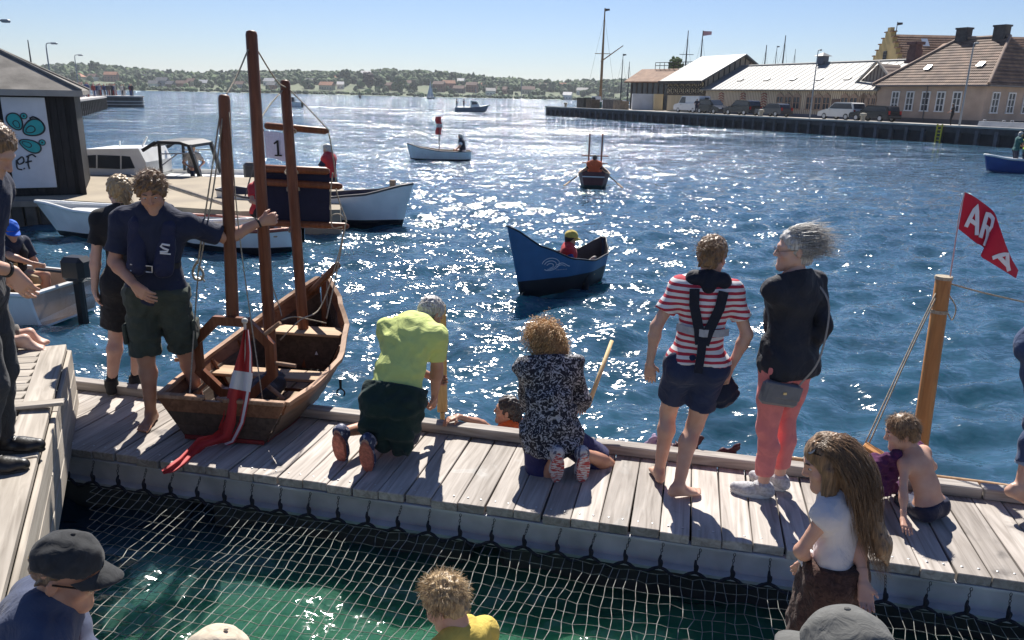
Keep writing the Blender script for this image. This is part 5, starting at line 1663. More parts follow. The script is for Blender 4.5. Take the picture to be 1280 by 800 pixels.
    def haircap(s, mat, off=.012, line=.02, name='hair', extra=None, noise=(.005, .035, 3), back=-.07, vox=.006):
        """hair shell: covers the skull behind and above a slanted hairline"""
        k = s.hs; c, u, f, r = s.head, s.hu, s.hf, s.hr_
        def fn(d):
            cn = (f * .80 - u * .60).normalized()
            d.ell(c + u * .046 * k - f * .010 * k, (r, f, u), (.076 * k + off, .096 * k + off, .086 * k + off), .01, [(c + f * (.050 + line) * k + u * .045 * k, cn), (c + u * back * k, -u)])
            d.rc(c - f * .05 * k, c - f * .055 * k + u * (back + .02) * k, .062 * k + off * .6, .05 * k + off * .5, .02, None, [(c + u * back * k, -u)])
            if extra: extra(d, c, u, f, r, k)
        return s.piece(name, mat, fn, vox, noise)
    def strands(s, mat, n, path, r0=.0022, name='hair_strands', seed=1, parent=None, sides=3):
        """path(q, i) -> list of points (absolute) for one lock"""
        q = np.random.default_rng(seed)
        m = MB()
        for i in range(n):
            pts = [p - s.root for p in path(q, i)]
            L = len(pts)
            m.tube(pts, [r0 * (1 - .75 * (j / (L - 1)) ** 2) for j in range(L)], sides, caps=False)
        return m.build(name, mat, parent or s.o, True, keep=True)
    def scalp(s, q, lo=-.2, front=.9):
        """random point on the hairy part of the skull with its outward normal"""
        k = s.hs
        while True:
            d = q.normal(0, 1, 3); d /= np.linalg.norm(d)
            if d[2] < lo or d[1] > front - .6 * (1 - max(d[2], 0)) : continue
            p = s.head + s.hu * .044 * k - s.hf * .008 * k + s.hr_ * d[0] * .077 * k + s.hf * d[1] * .097 * k + s.hu * d[2] * .087 * k
            nn = (s.hr_ * d[0] + s.hf * d[1] + s.hu * d[2]).normalized()
            return p, nn, d
def short_hair(P, mat, n=420, L=.035, seed=4, lo=-.25, front=.95, r0=.0024, wind=(0, 0, 0), messy=.35):
    wv = Vector(wind)
    def path(q, i):
        p, nn, d = P.scalp(q, lo, front)
        dr = (nn * .7 + P.hu * .25 - P.hf * .1 + Vector(q.normal(0, messy, 3)) + wv).normalized()
        l = L * q.uniform(.6, 1.4)
        pts = [p - nn * .004]
        for j in range(4):
            dr = (dr - P.hu * .18 + wv * .4 + Vector(q.normal(0, .15, 3))).normalized()
            pts.append(pts[-1] + dr * l / 4)
        return pts
    return P.strands(mat, n, path, r0, seed=seed)
def cap(P, mat, name='cap', brim=True, off=.02, brimlen=.085, low=.035):
    k = P.hs; c, u, f, r = P.head, P.hu, P.hf, P.hr_
    def fn(d):
        d.ell(c + u * .052 * k - f * .004 * k, (r, f, u), (.078 * k + off, .099 * k + off, .088 * k + off), .01, [(c + u * low * k, -u)])
    o = P.piece(name, mat, fn, .006, (.0025, .07, 3))
    if brim:
        m = MB(); rows = []
        for j in range(5):
            t = j / 4; row = []
            for i in range(13):
                a = -1.15 + 2.3 * i / 12
                R0 = .1 * k + off
                x = math.sin(a) * (.08 * k + off) * (1 - .08 * t); y = math.cos(a) * R0 * .95 + t * brimlen * k * math.cos(a * .9)
                row.append(c + r * x + f * y + u * ((low + .003) * k - .022 * t * k - .022 * abs(math.sin(a)) ** 2 * k) - P.root)
            rows.append(row)
        top = [p for row in rows for p in row]; n = len(top)
        vs = top + [p - u * .004 for p in top]; fs = []
        for j in range(4):
            for i in range(12):
                a = j * 13 + i; fs += [(a, a + 1, a + 14, a + 13), (a + n + 13, a + n + 14, a + n + 1, a + n)]
        for i in range(12): fs.append((4 * 13 + i, 4 * 13 + i + 1, 4 * 13 + i + 1 + n, 4 * 13 + i + n))
        for j in range(4): fs += [(j * 13, j * 13 + 13, j * 13 + 13 + n, j * 13 + n), (j * 13 + 12, j * 13 + 12 + n, j * 13 + 25 + n, j * 13 + 25)]
        MB().add(vs, fs).build('brim', mat, o, True)
    pb = c + u * (.141 * k + off) - P.root
    MB().ellip(pb, (.008, .008, .005), n=8, m=5).build('button', mat, o, True)
    return o
def ribbon(name, pts, w, up, mat, parent, th=.006):
    """flat strap along points (relative to parent), thickness th; up: list or vector of surface normals"""
    pts = [Vector(p) for p in pts]; m = MB(); rings = []
    for i, p in enumerate(pts):
        d = (pts[min(i + 1, len(pts) - 1)] - pts[max(i - 1, 0)]).normalized()
        n = Vector(up[i] if isinstance(up, list) else up); n = (n - d * n.dot(d)).normalized(); sd = d.cross(n)
        rings.append([p + sd * w / 2 + n * th / 2, p - sd * w / 2 + n * th / 2, p - sd * w / 2 - n * th / 2, p + sd * w / 2 - n * th / 2])
    return m.loft(rings).build(name, mat, parent)
# ================================================================== PEOPLE ON THE DOCK
def band_mat(name, c1, c2, period, duty=.5, axis=2, off=0., fold=.3):
    def rec(N, L, b):
        b.inputs['Roughness'].default_value = .85
        tc = N.new('ShaderNodeTexCoord'); sx = N.new('ShaderNodeSeparateXYZ'); L.new(tc.outputs['Object'], sx.inputs[0])
        n = N.new('ShaderNodeTexNoise'); n.inputs['Scale'].default_value = 6; n.inputs['Detail'].default_value = 3
        L.new(tc.outputs['Object'], n.inputs['Vector'])
        a = N.new('ShaderNodeMath'); a.operation = 'MULTIPLY_ADD'; a.inputs[1].default_value = .02; L.new(n.outputs['Fac'], a.inputs[0]); L.new(sx.outputs[axis], a.inputs[2])
        m = N.new('ShaderNodeMath'); m.operation = 'MULTIPLY_ADD'; m.inputs[1].default_value = 1 / period; m.inputs[2].default_value = 10 + off
        L.new(a.outputs[0], m.inputs[0])
        f = N.new('ShaderNodeMath'); f.operation = 'FRACT'; L.new(m.outputs[0], f.inputs[0])
        rp = N.new('ShaderNodeValToRGB'); rp.color_ramp.interpolation = 'CONSTANT'
        rp.color_ramp.elements[0].color = (*c1, 1); rp.color_ramp.elements[1].position = duty; rp.color_ramp.elements[1].color = (*c2, 1)
        L.new(f.outputs[0], rp.inputs['Fac']); L.new(rp.outputs[0], b.inputs['Base Color'])
        bp = N.new('ShaderNodeBump'); bp.inputs['Strength'].default_value = fold; bp.inputs['Distance'].default_value = .03
        L.new(n.outputs['Fac'], bp.inputs['Height']); L.new(bp.outputs[0], b.inputs['Normal'])
    return emat(name, rec)
NAVY = cloth('navy_cotton', (.020, .025, .048)); DENIM = cloth('dark_denim', (.022, .032, .075), weave=400)
BLACKC = cloth('black_cloth', (.020, .020, .023)); WHITESOLE = M('white_sole', (.62, .61, .58), .6, .08, 20, 0)
DARKSOLE = M('dark_sole', (.03, .028, .026), .7, .1, 20, 0)
def fl(x, y, z=.5, up=.085): return g(x, y, z) + V(0, 0, up)

def striped_woman():
    p = Person('barefoot woman in red and white striped top with navy shorts, seen from behind', g(845, 615), 1.70, 6, True, SKIN)
    p.pose(at(870, 460, 4.5), 3, 4, side=3, head=(28, 6, 0),
           feet={'L': (fl(823, 602), -10, (.1, 1, 0)), 'R': (fl(847, 622), 72, (.3, 1, 0))},
           hands={'L': (at(812, 455, 4.50), (-.9, -.3, .1), (.12, .1, -1), (.2, 1, 0)), 'R': (at(912, 462, 4.48), (1, -.2, 0), (-.05, .2, -1), (-1, .2, 0))})
    p.body(bare='LR', curl={'L': (16,), 'R': (62,)})
    p.shirt(band_mat('red_white_stripes', (.46, .03, .055), (.72, .70, .70), .0375, .46), .62, .012, -.045, noise=(.0035, .16, 5), flare=.014)
    p.trousers(DENIM, .66, .010, 'shorts', .010, .115)
    p.haircap(HAIR['mouse'], .012, .03, back=-.055, extra=lambda d, c, u, f, r, k: (d.ell(c - f * .088 * k + u * .055 * k, (r, f, u), (.042 * k, .036 * k, .046 * k), .012)))
    def path(q, i):
        if i < 390:
            a = p.scalp(q, -.3, .7)[0]; b = p.head - p.hf * .095 + p.hu * .055 + Vector(q.normal(0, .012, 3))
            m = (a + b) / 2; m = p.head + p.hu * .04 + (m - p.head - p.hu * .04).normalized() * .104
            return [a, m, b]
        c = p.head - p.hf * .10 + p.hu * .06; d = Vector(q.normal(0, 1, 3)).normalized()
        return [c + d * .03, c + d * .045 + Vector(q.normal(0, .012, 3)), c + d * .06 + Vector(q.normal(0, .025, 3)), c + d * .07 + V(.03, 0, 0) + Vector(q.normal(0, .03, 3))]
    p.strands(HAIR['mouse'], 520, path, .0015, seed=3)
    # lifejacket harness: collar and two straps crossing to the waist, buckled belt
    N_ = cloth('navy_webbing', (.012, .014, .025), .7)
    col = p.piece('lifejacket_collar', N_, lambda d: [d.rc(p.neck + p.r2 * .075 * sg - p.f2 * .035 + p.u2 * .01, p.neck + p.r2 * .085 * sg + p.f2 * .07 - p.u2 * .06, .050, .046, .02) for sg in (-1, 1)] + [d.rc(p.neck - p.r2 * .085 - p.f2 * .04 + p.u2 * .012, p.neck + p.r2 * .085 - p.f2 * .04 + p.u2 * .012, .050, None, .03), d.rc(p.neck - p.f2 * .05 + p.u2 * .035, p.neck - p.f2 * .075 - p.u2 * .03, .045, .045, .03)], .008)
    def back(x, z, o=0.): # point on the back surface
        return p.waist + p.u2 * z + p.r2 * x - p.f2 * (math.sqrt(max(0, 1 - (x / .18) ** 2)) * .122 + .012 + o) - p.root
    for sg in (-1, 1):
        ribbon('back_strap', [back(sg * .085, .30), back(sg * .075, .2), back(sg * .03, .06), back(sg * .012, -.03)], .058, -p.f2, N_, p.o, .012)
    ribbon('back_strap', [back(0, .0), back(0, -.08, .012), back(-.005, -.2, .03)], .05, -p.f2, N_, p.o, .012)
    ribbon('waist_belt', [back(-.155, .05), back(-.09, .045, .004), back(0, .04, .006), back(.09, .045, .004), back(.155, .05)], .045, [(-p.r2 - p.f2), -p.f2, -p.f2, -p.f2, (p.r2 - p.f2)], M('grey_webbing', (.38, .38, .40), .8, .1, 30, .1, 200), p.o, .008)
    # bundled dark jacket hanging from the right hand
    j = empty('jacket_bundle', p.wr['R'] + p.hd['R'] * .07, 0, 'dark navy jacket dangling from the hand of the striped woman', 'jacket')
    h = p.wr['R'] + p.hd['R'] * .075
    d = Sdf(.009)
    d.rc(h + V(0, 0, .02), h + V(-.02, 0, -.10), .02, .075, .03, ((0, 1, 0), 1.7)); d.rc(h + V(-.03, 0, -.09), h + V(-.09, .0, -.13), .06, .05, .03, ((0, 1, 0), 1.6)); d.rc(h + V(.01, 0, -.08), h + V(.0, 0, -.16), .06, .035, .03, ((0, 1, 0), 1.6))
    d.noise = (.008, .07, 6)
    link_mesh('jacket_cloth', raw_mesh('jacket_cloth', [d.mesh()], j.location), NAVY, j)
striped_woman()

def grey_woman():
    p = Person('grey-haired woman in navy jacket and coral trousers with a shoulder bag', g(955, 620), 1.70, -62, True, SKIN_P)
    p.pose(at(984, 456, 4.45), 2, 1, hoff=(0, 0, .02), side=0, twist=32, hip_yaw=30, head=(-22, 3, 0),
           feet={'L': (fl(952, 621), -8, (-.9, .5, 0)), 'R': (fl(972, 611), 12, (-.9, .5, 0))},
           hands={'L': (at(965, 430, 4.62), (.2, .6, -.4)), 'R': (at(1002, 445, 4.50), (.5, -.8, .1))})
    p.body(hands=False)
    CORAL = cloth('coral_twill', (.66, .205, .20), .8, .10)
    p.trousers(CORAL, 1.80, .010, 'trousers', .012, .12)
    JK = cloth('navy_jacket', (.020, .021, .030), .7)
    def fn(d):
        p.torso(d, .017, .05)
        for q in 'LR': p.arm(d, q, .015, .03, 1.93, 0, .006)
        d.rc(p.pel - p.r2 * .03 + p.u1 * .1, p.pel - p.u1 * .02 + p.r2 * .02, .155, .168, .05, (p.f1, 1.15))
        d.rc(p.neck - p.r2 * .04 - p.f2 * .03, p.neck + p.r2 * .04 - p.f2 * .03, .055, None, .02)
    p.piece('jacket', JK, fn, None, (.006, .11, 9), [(p.pel - p.u1 * .055, -p.u1), (p.neck + p.u2 * .045 - p.f2 * .02, (p.u2 + p.f2 * .5).normalized())])
    for q in 'LR': p.shoe(q, M('grey_mesh_shoe', (.42, .42, .44), .8, .2, 60, .2, 200), WHITESOLE)
    p.haircap(HAIR['grey'], .006, .015, back=-.085)
    wd = V(1, -.25, .12)
    def path(q, i):
        a, nn, d = p.scalp(q, -.75, .75)
        back = V(.9, -.3, 0)
        L = q.uniform(.07, .15) * (1.5 if i % 5 == 0 else 1)
        pts = [a]; dr = (nn * .35 + wd.normalized() * .55 + p.hu * .1).normalized()
        for j in range(6):
            dr = (dr + wd * .5 - V(0, 0, .16 if q.random() < .75 else -.12) + Vector(q.normal(0, .14, 3))).normalized()
            np_ = pts[-1] + dr * L / 6
            # stay outside the skull
            e = np_ - (p.head + p.hu * .04)
            if e.length < .100: np_ = p.head + p.hu * .04 + e.normalized() * .100
            pts.append(np_)
        return pts
    p.strands(HAIR['grey'], 900, path, .0015, seed=8)
    # spectacles
    c = p.head; G_ = M('spectacle_frame', (.05, .04, .035), .3, .1, 5, 0)
    sp = MB()
    for sg in (-1, 1):
        ctr = c + p.hr_ * sg * .031 + p.hf * .104 + p.hu * .004
        sp.tube([ctr + p.hr_ * .02 * math.cos(a) + p.hu * .015 * math.sin(a) - p.root for a in np.linspace(0, 6.283, 13)], .0016, 4, caps=False)
        sp.tube([ctr + p.hr_ * sg * .02 - p.root, c + p.hr_ * sg * .079 + p.hf * .0 + p.hu * .012 - p.root], .0018, 4)
    sp.build('spectacles', G_, p.o)
    # shoulder bag on a thin strap
    b = empty('shoulder_bag', at(975, 492, 4.30), 0, 'small grey leather bag hanging at the hip of the grey-haired woman', 'bag')
    L_ = M('grey_leather', (.15, .15, .165), .5, .12, 12, .15, 90)
    bo = MB().bbox((0, 0, 0), (.24, .075, .145), .02, m=Matrix.Rotation(R_(10), 3, 'Y') @ Matrix.Rotation(R_(8), 3, 'Z')).build('pouch', L_, b)
    MB().bbox((0, -.042, .028), (.225, .012, .09), .005, m=Matrix.Rotation(R_(10), 3, 'Y')).build('flap', L_, b)
    MB().box((.01, -.052, .02), (.02, .006, .014)).build('clasp', M('brass', (.5, .42, .25), .35, .1, 5, 0, metal=.8), b)
    s0 = p.sh['R'] * .55 + p.neck * .45 + p.u2 * .04 - b.location
    bk = p.chest - p.f2 * .135 + p.r2 * .09 - b.location
    wp = p.pel + V(.12, -.17, .10) - b.location
    ribbon('strap', catmull([s0, s0 * .75 + bk * .25 + V(0.02, -.03, .0), bk + V(.03, -.03, -.03), wp, V(.10, -.02, .06)], 5), .011, V(.2, -1, .1), M('strap_leather', (.30, .27, .25), .6, .1, 20, 0), b, .004)
grey_woman()

def kneeling_man():
    root = g(480, 575)
    p = Person('grey-haired man kneeling in neon yellow shirt with green jacket round his waist', root, 1.78, 13, False, SKIN_T)
    kl, kr = g(500, 570) + V(0, 0, .055), g(528, 563) + V(0, 0, .055)
    p.pose(V(-.80, 4.86, .92), 28, 40, side=5, twist=8, head=(28, 40, 0), hoff=(.035, .03, -.05),
           feet={'L': (g(428, 578) + V(.0, .06, .20), 4, (0, .9, -.9), 76), 'R': (g(460, 590) + V(.0, .06, .20), -6, (.1, .9, -.9), 76)},
           hands={'L': (at(538, 470, 5.35), (-.6, -.3, -.6)), 'R': (at(543, 500, 5.27), (.9, -.2, -.1), (.0, .2, -1), (-1, .2, 0))})
    p.body(curl={'L': (50,), 'R': (58,)})
    NEON = cloth('neon_yellow_tech', (.60, .68, .22), .75, .06, fold=.5)
    p.shirt(NEON, .60, .021, -.10, noise=(.005, .10, 4), flare=.014)
    # dark seam lines across the back of the shirt
    p.trousers(NAVY, .88, .022, 'shorts', .03, .12)
    GR = cloth('bottle_green_fleece', (.016, .034, .030), .95, .2)
    def fn(d):
        p.torso(d, .036, .05, True, False)
        b = -p.f1
        for x in (-.12, -.04, .04, .10):
            d.rc(p.pel + p.u1 * .11 + b * .075 + p.hr * x, p.pel - V(0, 0, .20) + b * .10 + p.hr * x * 1.25, .055, .05, .05)
            d.rc(p.pel - V(0, 0, .19) + b * .10 + p.hr * x * 1.25, p.pel - V(0, 0, .34) + b * .07 + p.hr * x * 1.2, .05, .04, .05)
        d.rc(p.pel + p.u1 * .10 + p.hr * .16, p.pel - V(0, 0, .16) + p.hr * .16 - p.f1 * .02, .05, .045, .04)
    p.piece('tied_jacket', GR, fn, None, (.008, .11, 12), [(p.pel + p.u1 * .13, p.u1)])
    for q in 'LR':
        o = p.shoe(q, M('navy_runner', (.05, .06, .12), .8, .6, 25, .2, 120, col2=(.40, .40, .44), thr=(.55, .6)), M('orange_tread', (.48, .15, .10), .7, .25, 40, .6, 120))
    p.haircap(HAIR['grey'], .006, .01, back=-.05, noise=(.003, .03, 3))
    short_hair(p, HAIR['grey'], 700, .020, 5, r0=.0014)
    # timber paddle blade standing by the dock edge, held by his left hand
    b0, b1 = at(553, 515, 5.43), at(551, 381, 5.52)
    o = empty('paddle', b0, 0, 'upright yellowish wooden board held beside the kneeling man in neon shirt', 'board')
    MB().bbox((b1 - b0) / 2, (.078, .022, (b1 - b0).length), .006, m=(b1 - b0).to_track_quat('Z', 'Y').to_matrix()).build('blade', wood('pine_board', (.48, .32, .12), (.66, .48, .22), (14, 14, 1.)), o)
    MB().tube([V(0, 0, .0), V(0, .02, -.25)], .018, 8).build('shaft', wood('pine_board', 0, 0), o)
kneeling_man()

def curly_woman():
    root = g(695, 600)
    p = Person('kneeling woman with curly blond hair in a black and white patterned shirt', root, 1.68, -8, True, SKIN_T)
    p.pose(V(.285, 4.80, .72), 16, 26, head=(-25, 20, 4), hoff=(0, .02, -.05),
           feet={'L': (g(697, 603) + V(-.01, .05, .19), 4, (-.8, 1, -.4), 76), 'R': (g(726, 603) + V(.0, .05, .19), -2, (.2, 1, -.4), 76)},
           hands={'L': (at(668, 555, 5.2), (-.5, -.2, -.6)), 'R': (at(722, 512, 5.22), (.4, -.2, -.8), (.1, .5, -.1), (0, 0, -1))})
    p.body(curl=40)
    def rec(N, L, b):
        b.inputs['Roughness'].default_value = .85
        tc = N.new('ShaderNodeTexCoord')
        n = N.new('ShaderNodeTexNoise'); n.inputs['Scale'].default_value = 27; n.inputs['Detail'].default_value = 3; n.inputs['Distortion'].default_value = 2.5
        L.new(tc.outputs['Object'], n.inputs['Vector'])
        rp = N.new('ShaderNodeValToRGB'); rp.color_ramp.elements[0].position = .50; rp.color_ramp.elements[1].position = .60
        rp.color_ramp.elements[0].color = (.012, .012, .02, 1); rp.color_ramp.elements[1].color = (.40, .40, .42, 1)
        L.new(n.outputs['Fac'], rp.inputs['Fac']); L.new(rp.outputs[0], b.inputs['Base Color'])
        n2 = N.new('ShaderNodeTexNoise'); n2.inputs['Scale'].default_value = 6; n2.inputs['Detail'].default_value = 4
        L.new(tc.outputs['Object'], n2.inputs['Vector'])
        bp = N.new('ShaderNodeBump'); bp.inputs['Strength'].default_value = .5; bp.inputs['Distance'].default_value = .04
        L.new(n2.outputs['Fac'], bp.inputs['Height']); L.new(bp.outputs[0], b.inputs['Normal'])
    PT = emat('leaf_print_viscose', rec)
    def fn(d):
        p.torso(d, .022, .06)
        for q in 'LR': p.arm(d, q, .022, .04, 1.35, 0, .015)
        d.rc(p.waist - p.f1 * .02, p.pel - V(0, .03, .06), .150, .175, .06, (p.f1, 1.15))
    p.piece('shirt', PT, fn, None, (.009, .10, 14), [(p.pel - V(0, 0, .055), V(0, .1, -1).normalized()), (p.neck + p.u2 * .02, p.u2)])
    p.trousers(cloth('indigo_shorts', (.03, .03, .10)), .8, .014, 'shorts', .02, .10)
    for q in 'LR': p.shoe(q, M('patterned_sneaker', (.10, .10, .15), .8, .5, 30, .2, 120, col2=(.52, .50, .50), thr=(.45, .5)), M('striped_tread', (.42, .06, .06), .7, .4, 30, .3, 60, col2=(.6, .58, .56), thr=(.48, .52), stretch=(1, 1, 4)))
    p.haircap(HAIR['curly'], .022, .03, back=-.2, noise=(.012, .045, 3), extra=lambda d, c, u, f, r, k: (d.rc(c - f * .03, c - f * .06 - u * .13, .080, .055, .04), d.rc(c + r * .02 - f * .03, c + r * .03 - f * .06 - u * .12, .06, .045, .04)))
    def path(q, i):
        a, nn, d = p.scalp(q, -.7, .6)
        L = q.uniform(.10, .20); pts = [a]; ph = q.uniform(0, 6.28); w = q.uniform(.010, .017)
        dr = (nn * .7 + V(.12, -.15, -.1)).normalized(); t1 = V(1, 0, 0); base = a.copy()
        for j in range(14):
            dr = (dr * .85 - V(0, 0, .26) + V(.03, -.01, 0) + Vector(q.normal(0, .1, 3))).normalized()
            base = base + dr * L / 14
            e = base - (p.head + p.hu * .04)
            if e.length < .115 and base.z > p.head.z - .1: base = p.head + p.hu * .04 + e.normalized() * .115
            s1 = dr.orthogonal().normalized(); s2 = dr.cross(s1)
            pts.append(base + (s1 * math.cos(ph + j * 1.25) + s2 * math.sin(ph + j * 1.25)) * w * min(1, j / 3))
        return pts
    p.strands(HAIR['curly'], 800, path, .0019, seed=6)
    a, b = at(735, 508, 5.2), at(765, 426, 5.55)
    o = MB().tube([V(0, 0, 0), (b - a) * .5, b - a], [.017, .016, .015], 8).build('pole', wood('pine_pole', (.50, .36, .17), (.68, .52, .30), (14, 14, 1.)), loc=a, smooth=True)
    o.name = 'wooden_pole'
    tag(o, 'pale wooden pole leaning out over the water beside the curly-haired woman', 'pole')
curly_woman()

def swimmer():
    hp = at(632, 520, 5.62)
    p = Person('swimmer in orange vest with one hand on the dock edge', V(hp.x, hp.y, 0), 1.60, -75, True, SKIN_T)
    p.pose(V(hp.x + .08, hp.y + .05, -.12), 6, 4, head=(0, -4, 0), feet={'L': ((hp.x, hp.y, -.85), 0), 'R': ((hp.x + .1, hp.y, -.85), 0)},
           hands={'L': (D(uv(g(572, 540))[0], .02, .62), (-.2, .3, .9), (-.8, -.5, -.1), (0, 0, -1)), 'R': ((hp.x + .2, hp.y + .4, .1), (.5, .5, -.5))})
    p.body(curl=18, legs=True)
    p.shirt(cloth('orange_vest', (.72, .13, .03), .7), 0, .03, -.2, 'buoyancy_vest', (.004, .1, 2))
    p.haircap(HAIR['dark'], .006, .01, back=-.07, extra=lambda d, c, u, f, r, k: d.rc(c - f * .09 + u * .03, c - f * .10 - u * .09, .035, .02, .02))
    p.eyes()
swimmer()

def sitting_boy():
    root = g(1160, 650)
    p = Person('shirtless boy sitting on the dock leaning on one hand', root, 1.10, -32, False, SKIN, child=True)
    p.pose(V(2.60, 4.24, .57), 16, 30, side=-8, head=(-42, 16, 0),
           feet={'L': (V(2.52, 4.9, .30), 0, (0, .5, 1)), 'R': (V(2.72, 4.86, .30), 0, (0, .5, 1))},
           hands={'L': (g(1131, 676) + V(.0, .03, .035), (-.8, -.5, .2), (-.1, -.9, -.3), (0, 0, -1)), 'R': (V(2.70, 4.55, .62), (.4, -.3, .2), (0, 1, -.2), (0, 0, -1))})
    p.body(curl={'L': (14, 1.25), 'R': (14,)})
    p.trousers(cloth('navy_swim_shorts', (.015, .018, .045), .6), .9, .012, 'swim_shorts', .015, .07)
    p.haircap(HAIR['mouse'], .012, .03, back=-.06, noise=(.002, .03, 3))
    short_hair(p, HAIR['mouse'], 1300, .04, 7, -.5, .95, .0012, (.08, -.03, -.45), .10)
    p.eyes()
    # purple towel bunched against his chest
    o = empty('towel', p.chest, 0, 'purple towel bunched over the shoulder of the shirtless boy', 'towel')
    d = Sdf(.008)
    s = p.sh['L']; c = p.chest
    d.rc(s + V(-.03, .06, .03), s + V(-.13, .10, -.07), .035, .05, .03); d.rc(s + V(-.13, .10, -.07), s + V(-.10, .10, -.22), .055, .07, .04); d.rc(s + V(-.12, .12, -.05), s + V(-.26, .12, -.09), .05, .035, .04); d.rc(s + V(-.24, .12, -.09), s + V(-.22, .12, -.2), .04, .05, .04)
    d.rc(s + V(.02, .06, .02), s + V(-.06, .10, -.2), .04, .05, .03); d.rc(s + V(-.06, .12, -.2), V(2.50, 4.50, .58), .06, .05, .04)
    d.rc(p.sh['R'] + V(.0, .05, .0), p.sh['R'] + V(.02, .08, -.06), .035, .04, .03)
    d.noise = (.009, .06, 4)
    link_mesh('towel_cloth', raw_mesh('towel_cloth', [d.mesh()], o.location), cloth('plum_terry', (.085, .022, .075), .95, .2, 120, .6, 18), o)
sitting_boy()

def navy_man():
    root = g(188, 538)
    p = Person('tousle-haired man in navy polo and life vest holding the tallest boat mast', root, 1.90, 172, False, SKIN_T)
    p.pose(V(-2.58, 5.38, 1.50), 2, 4, side=-7, twist=-4, head=(-8, 18, 3),
           feet={'R': (fl(190, 528), 4), 'L': (V(-2.45, 5.62, .585), -8)},
           hands={'L': (at(326, 277, 5.72), (0, .2, -1), (.75, .3, .15), (.2, .95, .1)), 'R': (at(168, 356, 5.12), (-1, .55, 0), (.75, -.25, -.55), (.3, .9, -.1))})
    p.body(bare='R', curl={'L': (66,), 'R': (20,)})
    p.eyes()
    POLO = cloth('navy_pique', (.020, .025, .052), .85)
    p.shirt(POLO, .78, .014, .04, 'polo_shirt', (.005, .17, 7), .016)
    cl = p.piece('collar', POLO, lambda d: [d.rc(p.neck + p.u2 * .03 - p.f2 * .03 + p.r2 * .0, p.neck + p.u2 * .02 + p.r2 * sg * .06 + p.f2 * .01, .03, .02, .02) or d.rc(p.neck + p.u2 * .02 + p.r2 * sg * .06 + p.f2 * .01, p.neck - p.u2 * .035 + p.r2 * sg * .03 + p.f2 * .085, .018, .014, .015) for sg in (-1, 1)], .007)
    p.trousers(cloth('olive_cargo', (.050, .060, .048), .9, .18), .93, .020, 'cargo_shorts', .016, .08, (.006, .11, 4))
    for q, sg in (('L', -1), ('R', 1)):      # cargo pocket flaps
        c = lerp(p.hip[q], p.kn[q], .58) + p.hr * sg * .118
        MB().bbox(c - p.root, (.03, .13, .15), .008, rz=-p.yaw).build('cargo_pocket', cloth('olive_cargo', 0), p.o)
    LV = cloth('royal_navy_vest', (.014, .018, .055), .6, .1)
    def fn(d):
        for sg in (-1, 1):
            f = p.f2
            a = p.neck + p.r2 * sg * .085 + p.u2 * .035 - f * .03
            b = p.neck + p.r2 * sg * .098 + f * .085 - p.u2 * .07
            c = p.waist + p.r2 * sg * .085 + f * .145 + p.u2 * .02
            d.rc(a, b, .036, .050, .02, (p.f2, 1.1)); d.rc(b, c, .058, .070, .02, (p.f2, 1.5))
        d.rc(p.neck - p.r2 * .08 + p.u2 * .03 - p.f2 * .045, p.neck + p.r2 * .08 + p.u2 * .03 - p.f2 * .045, .03, None, .02)
    v = p.piece('life_vest', LV, fn, .008, (.003, .1, 2))
    BL = M('dark_webbing', (.015, .015, .018), .7, .1, 30, 0)
    w0 = p.waist + p.u2 * .02 - p.root
    ribbon('vest_belt', [w0 + (p.r2 * math.sin(a) * .172 + p.f2 * math.cos(a) * .155) for a in np.linspace(-1.6, 1.6, 11)], .04, [(p.r2 * math.sin(a) + p.f2 * math.cos(a)) for a in np.linspace(-1.6, 1.6, 11)], BL, v, .008)
    bk = p.waist + p.u2 * .02 + p.f2 * .172 - p.root
    for sx in (0, 1):
        MB().tube([bk + p.r2 * (x + sx * .10) + p.u2 * z + p.f2 * .012 for x, z in [(.02, -.022), (-.02, -.022), (-.02, .022), (.02, .022)]], .005, 5).build('buckle', M('bright_buckle', (.7, .7, .7), .3, .05, 5, 0, metal=.6), v)
    for sg in (-1, 1):
        MB().bbox(p.neck + p.r2 * sg * .092 + p.f2 * .060 + p.u2 * .0 - p.root, (.06, .02, .05), .004, m=Matrix((p.r2, p.f2, p.u2)).transposed()).build('reflective_patch', M('reflective_grey', (.32, .33, .36), .4, .1, 10, 0), v)
    # pale emblem on the left chest
    e = p.chest + p.r2 * -.105 + p.f2 * .185 - p.u2 * .06 - p.root
    em = MB()
    sq = [(.028, .03), (-.02, .034), (-.03, .018), (-.012, .006), (.02, -.004), (.012, -.016), (-.034, -.022)]
    em.tube([e + p.r2 * -x + p.u2 * z for x, z in sq], .0075, 5); em.beam(e + p.r2 * -.034 - p.u2 * .032, e + p.r2 * .034 - p.u2 * .032, .012, .008)
    em.build('emblem', M('white_print', (.72, .72, .74), .7, .03, 10, 0), v)
    w = p.wr['L']; fd = (p.wr['L'] - p.el['L']).normalized()
    MB().tube([w - fd * .02 + (fd.orthogonal().normalized() * math.cos(a) + fd.cross(fd.orthogonal().normalized()) * math.sin(a)) * .034 - p.root for a in np.linspace(0, 6.283, 15)], .008, 5, caps=False).build('wristwatch', BL, p.o)
    p.haircap(HAIR['mouse'], .022, .03, back=-.045, noise=(.010, .04, 3))
    short_hair(p, HAIR['mouse'], 1100, .05, 9, -.2, 1.1, .0016, (0, 0, .05), .35)
navy_man()

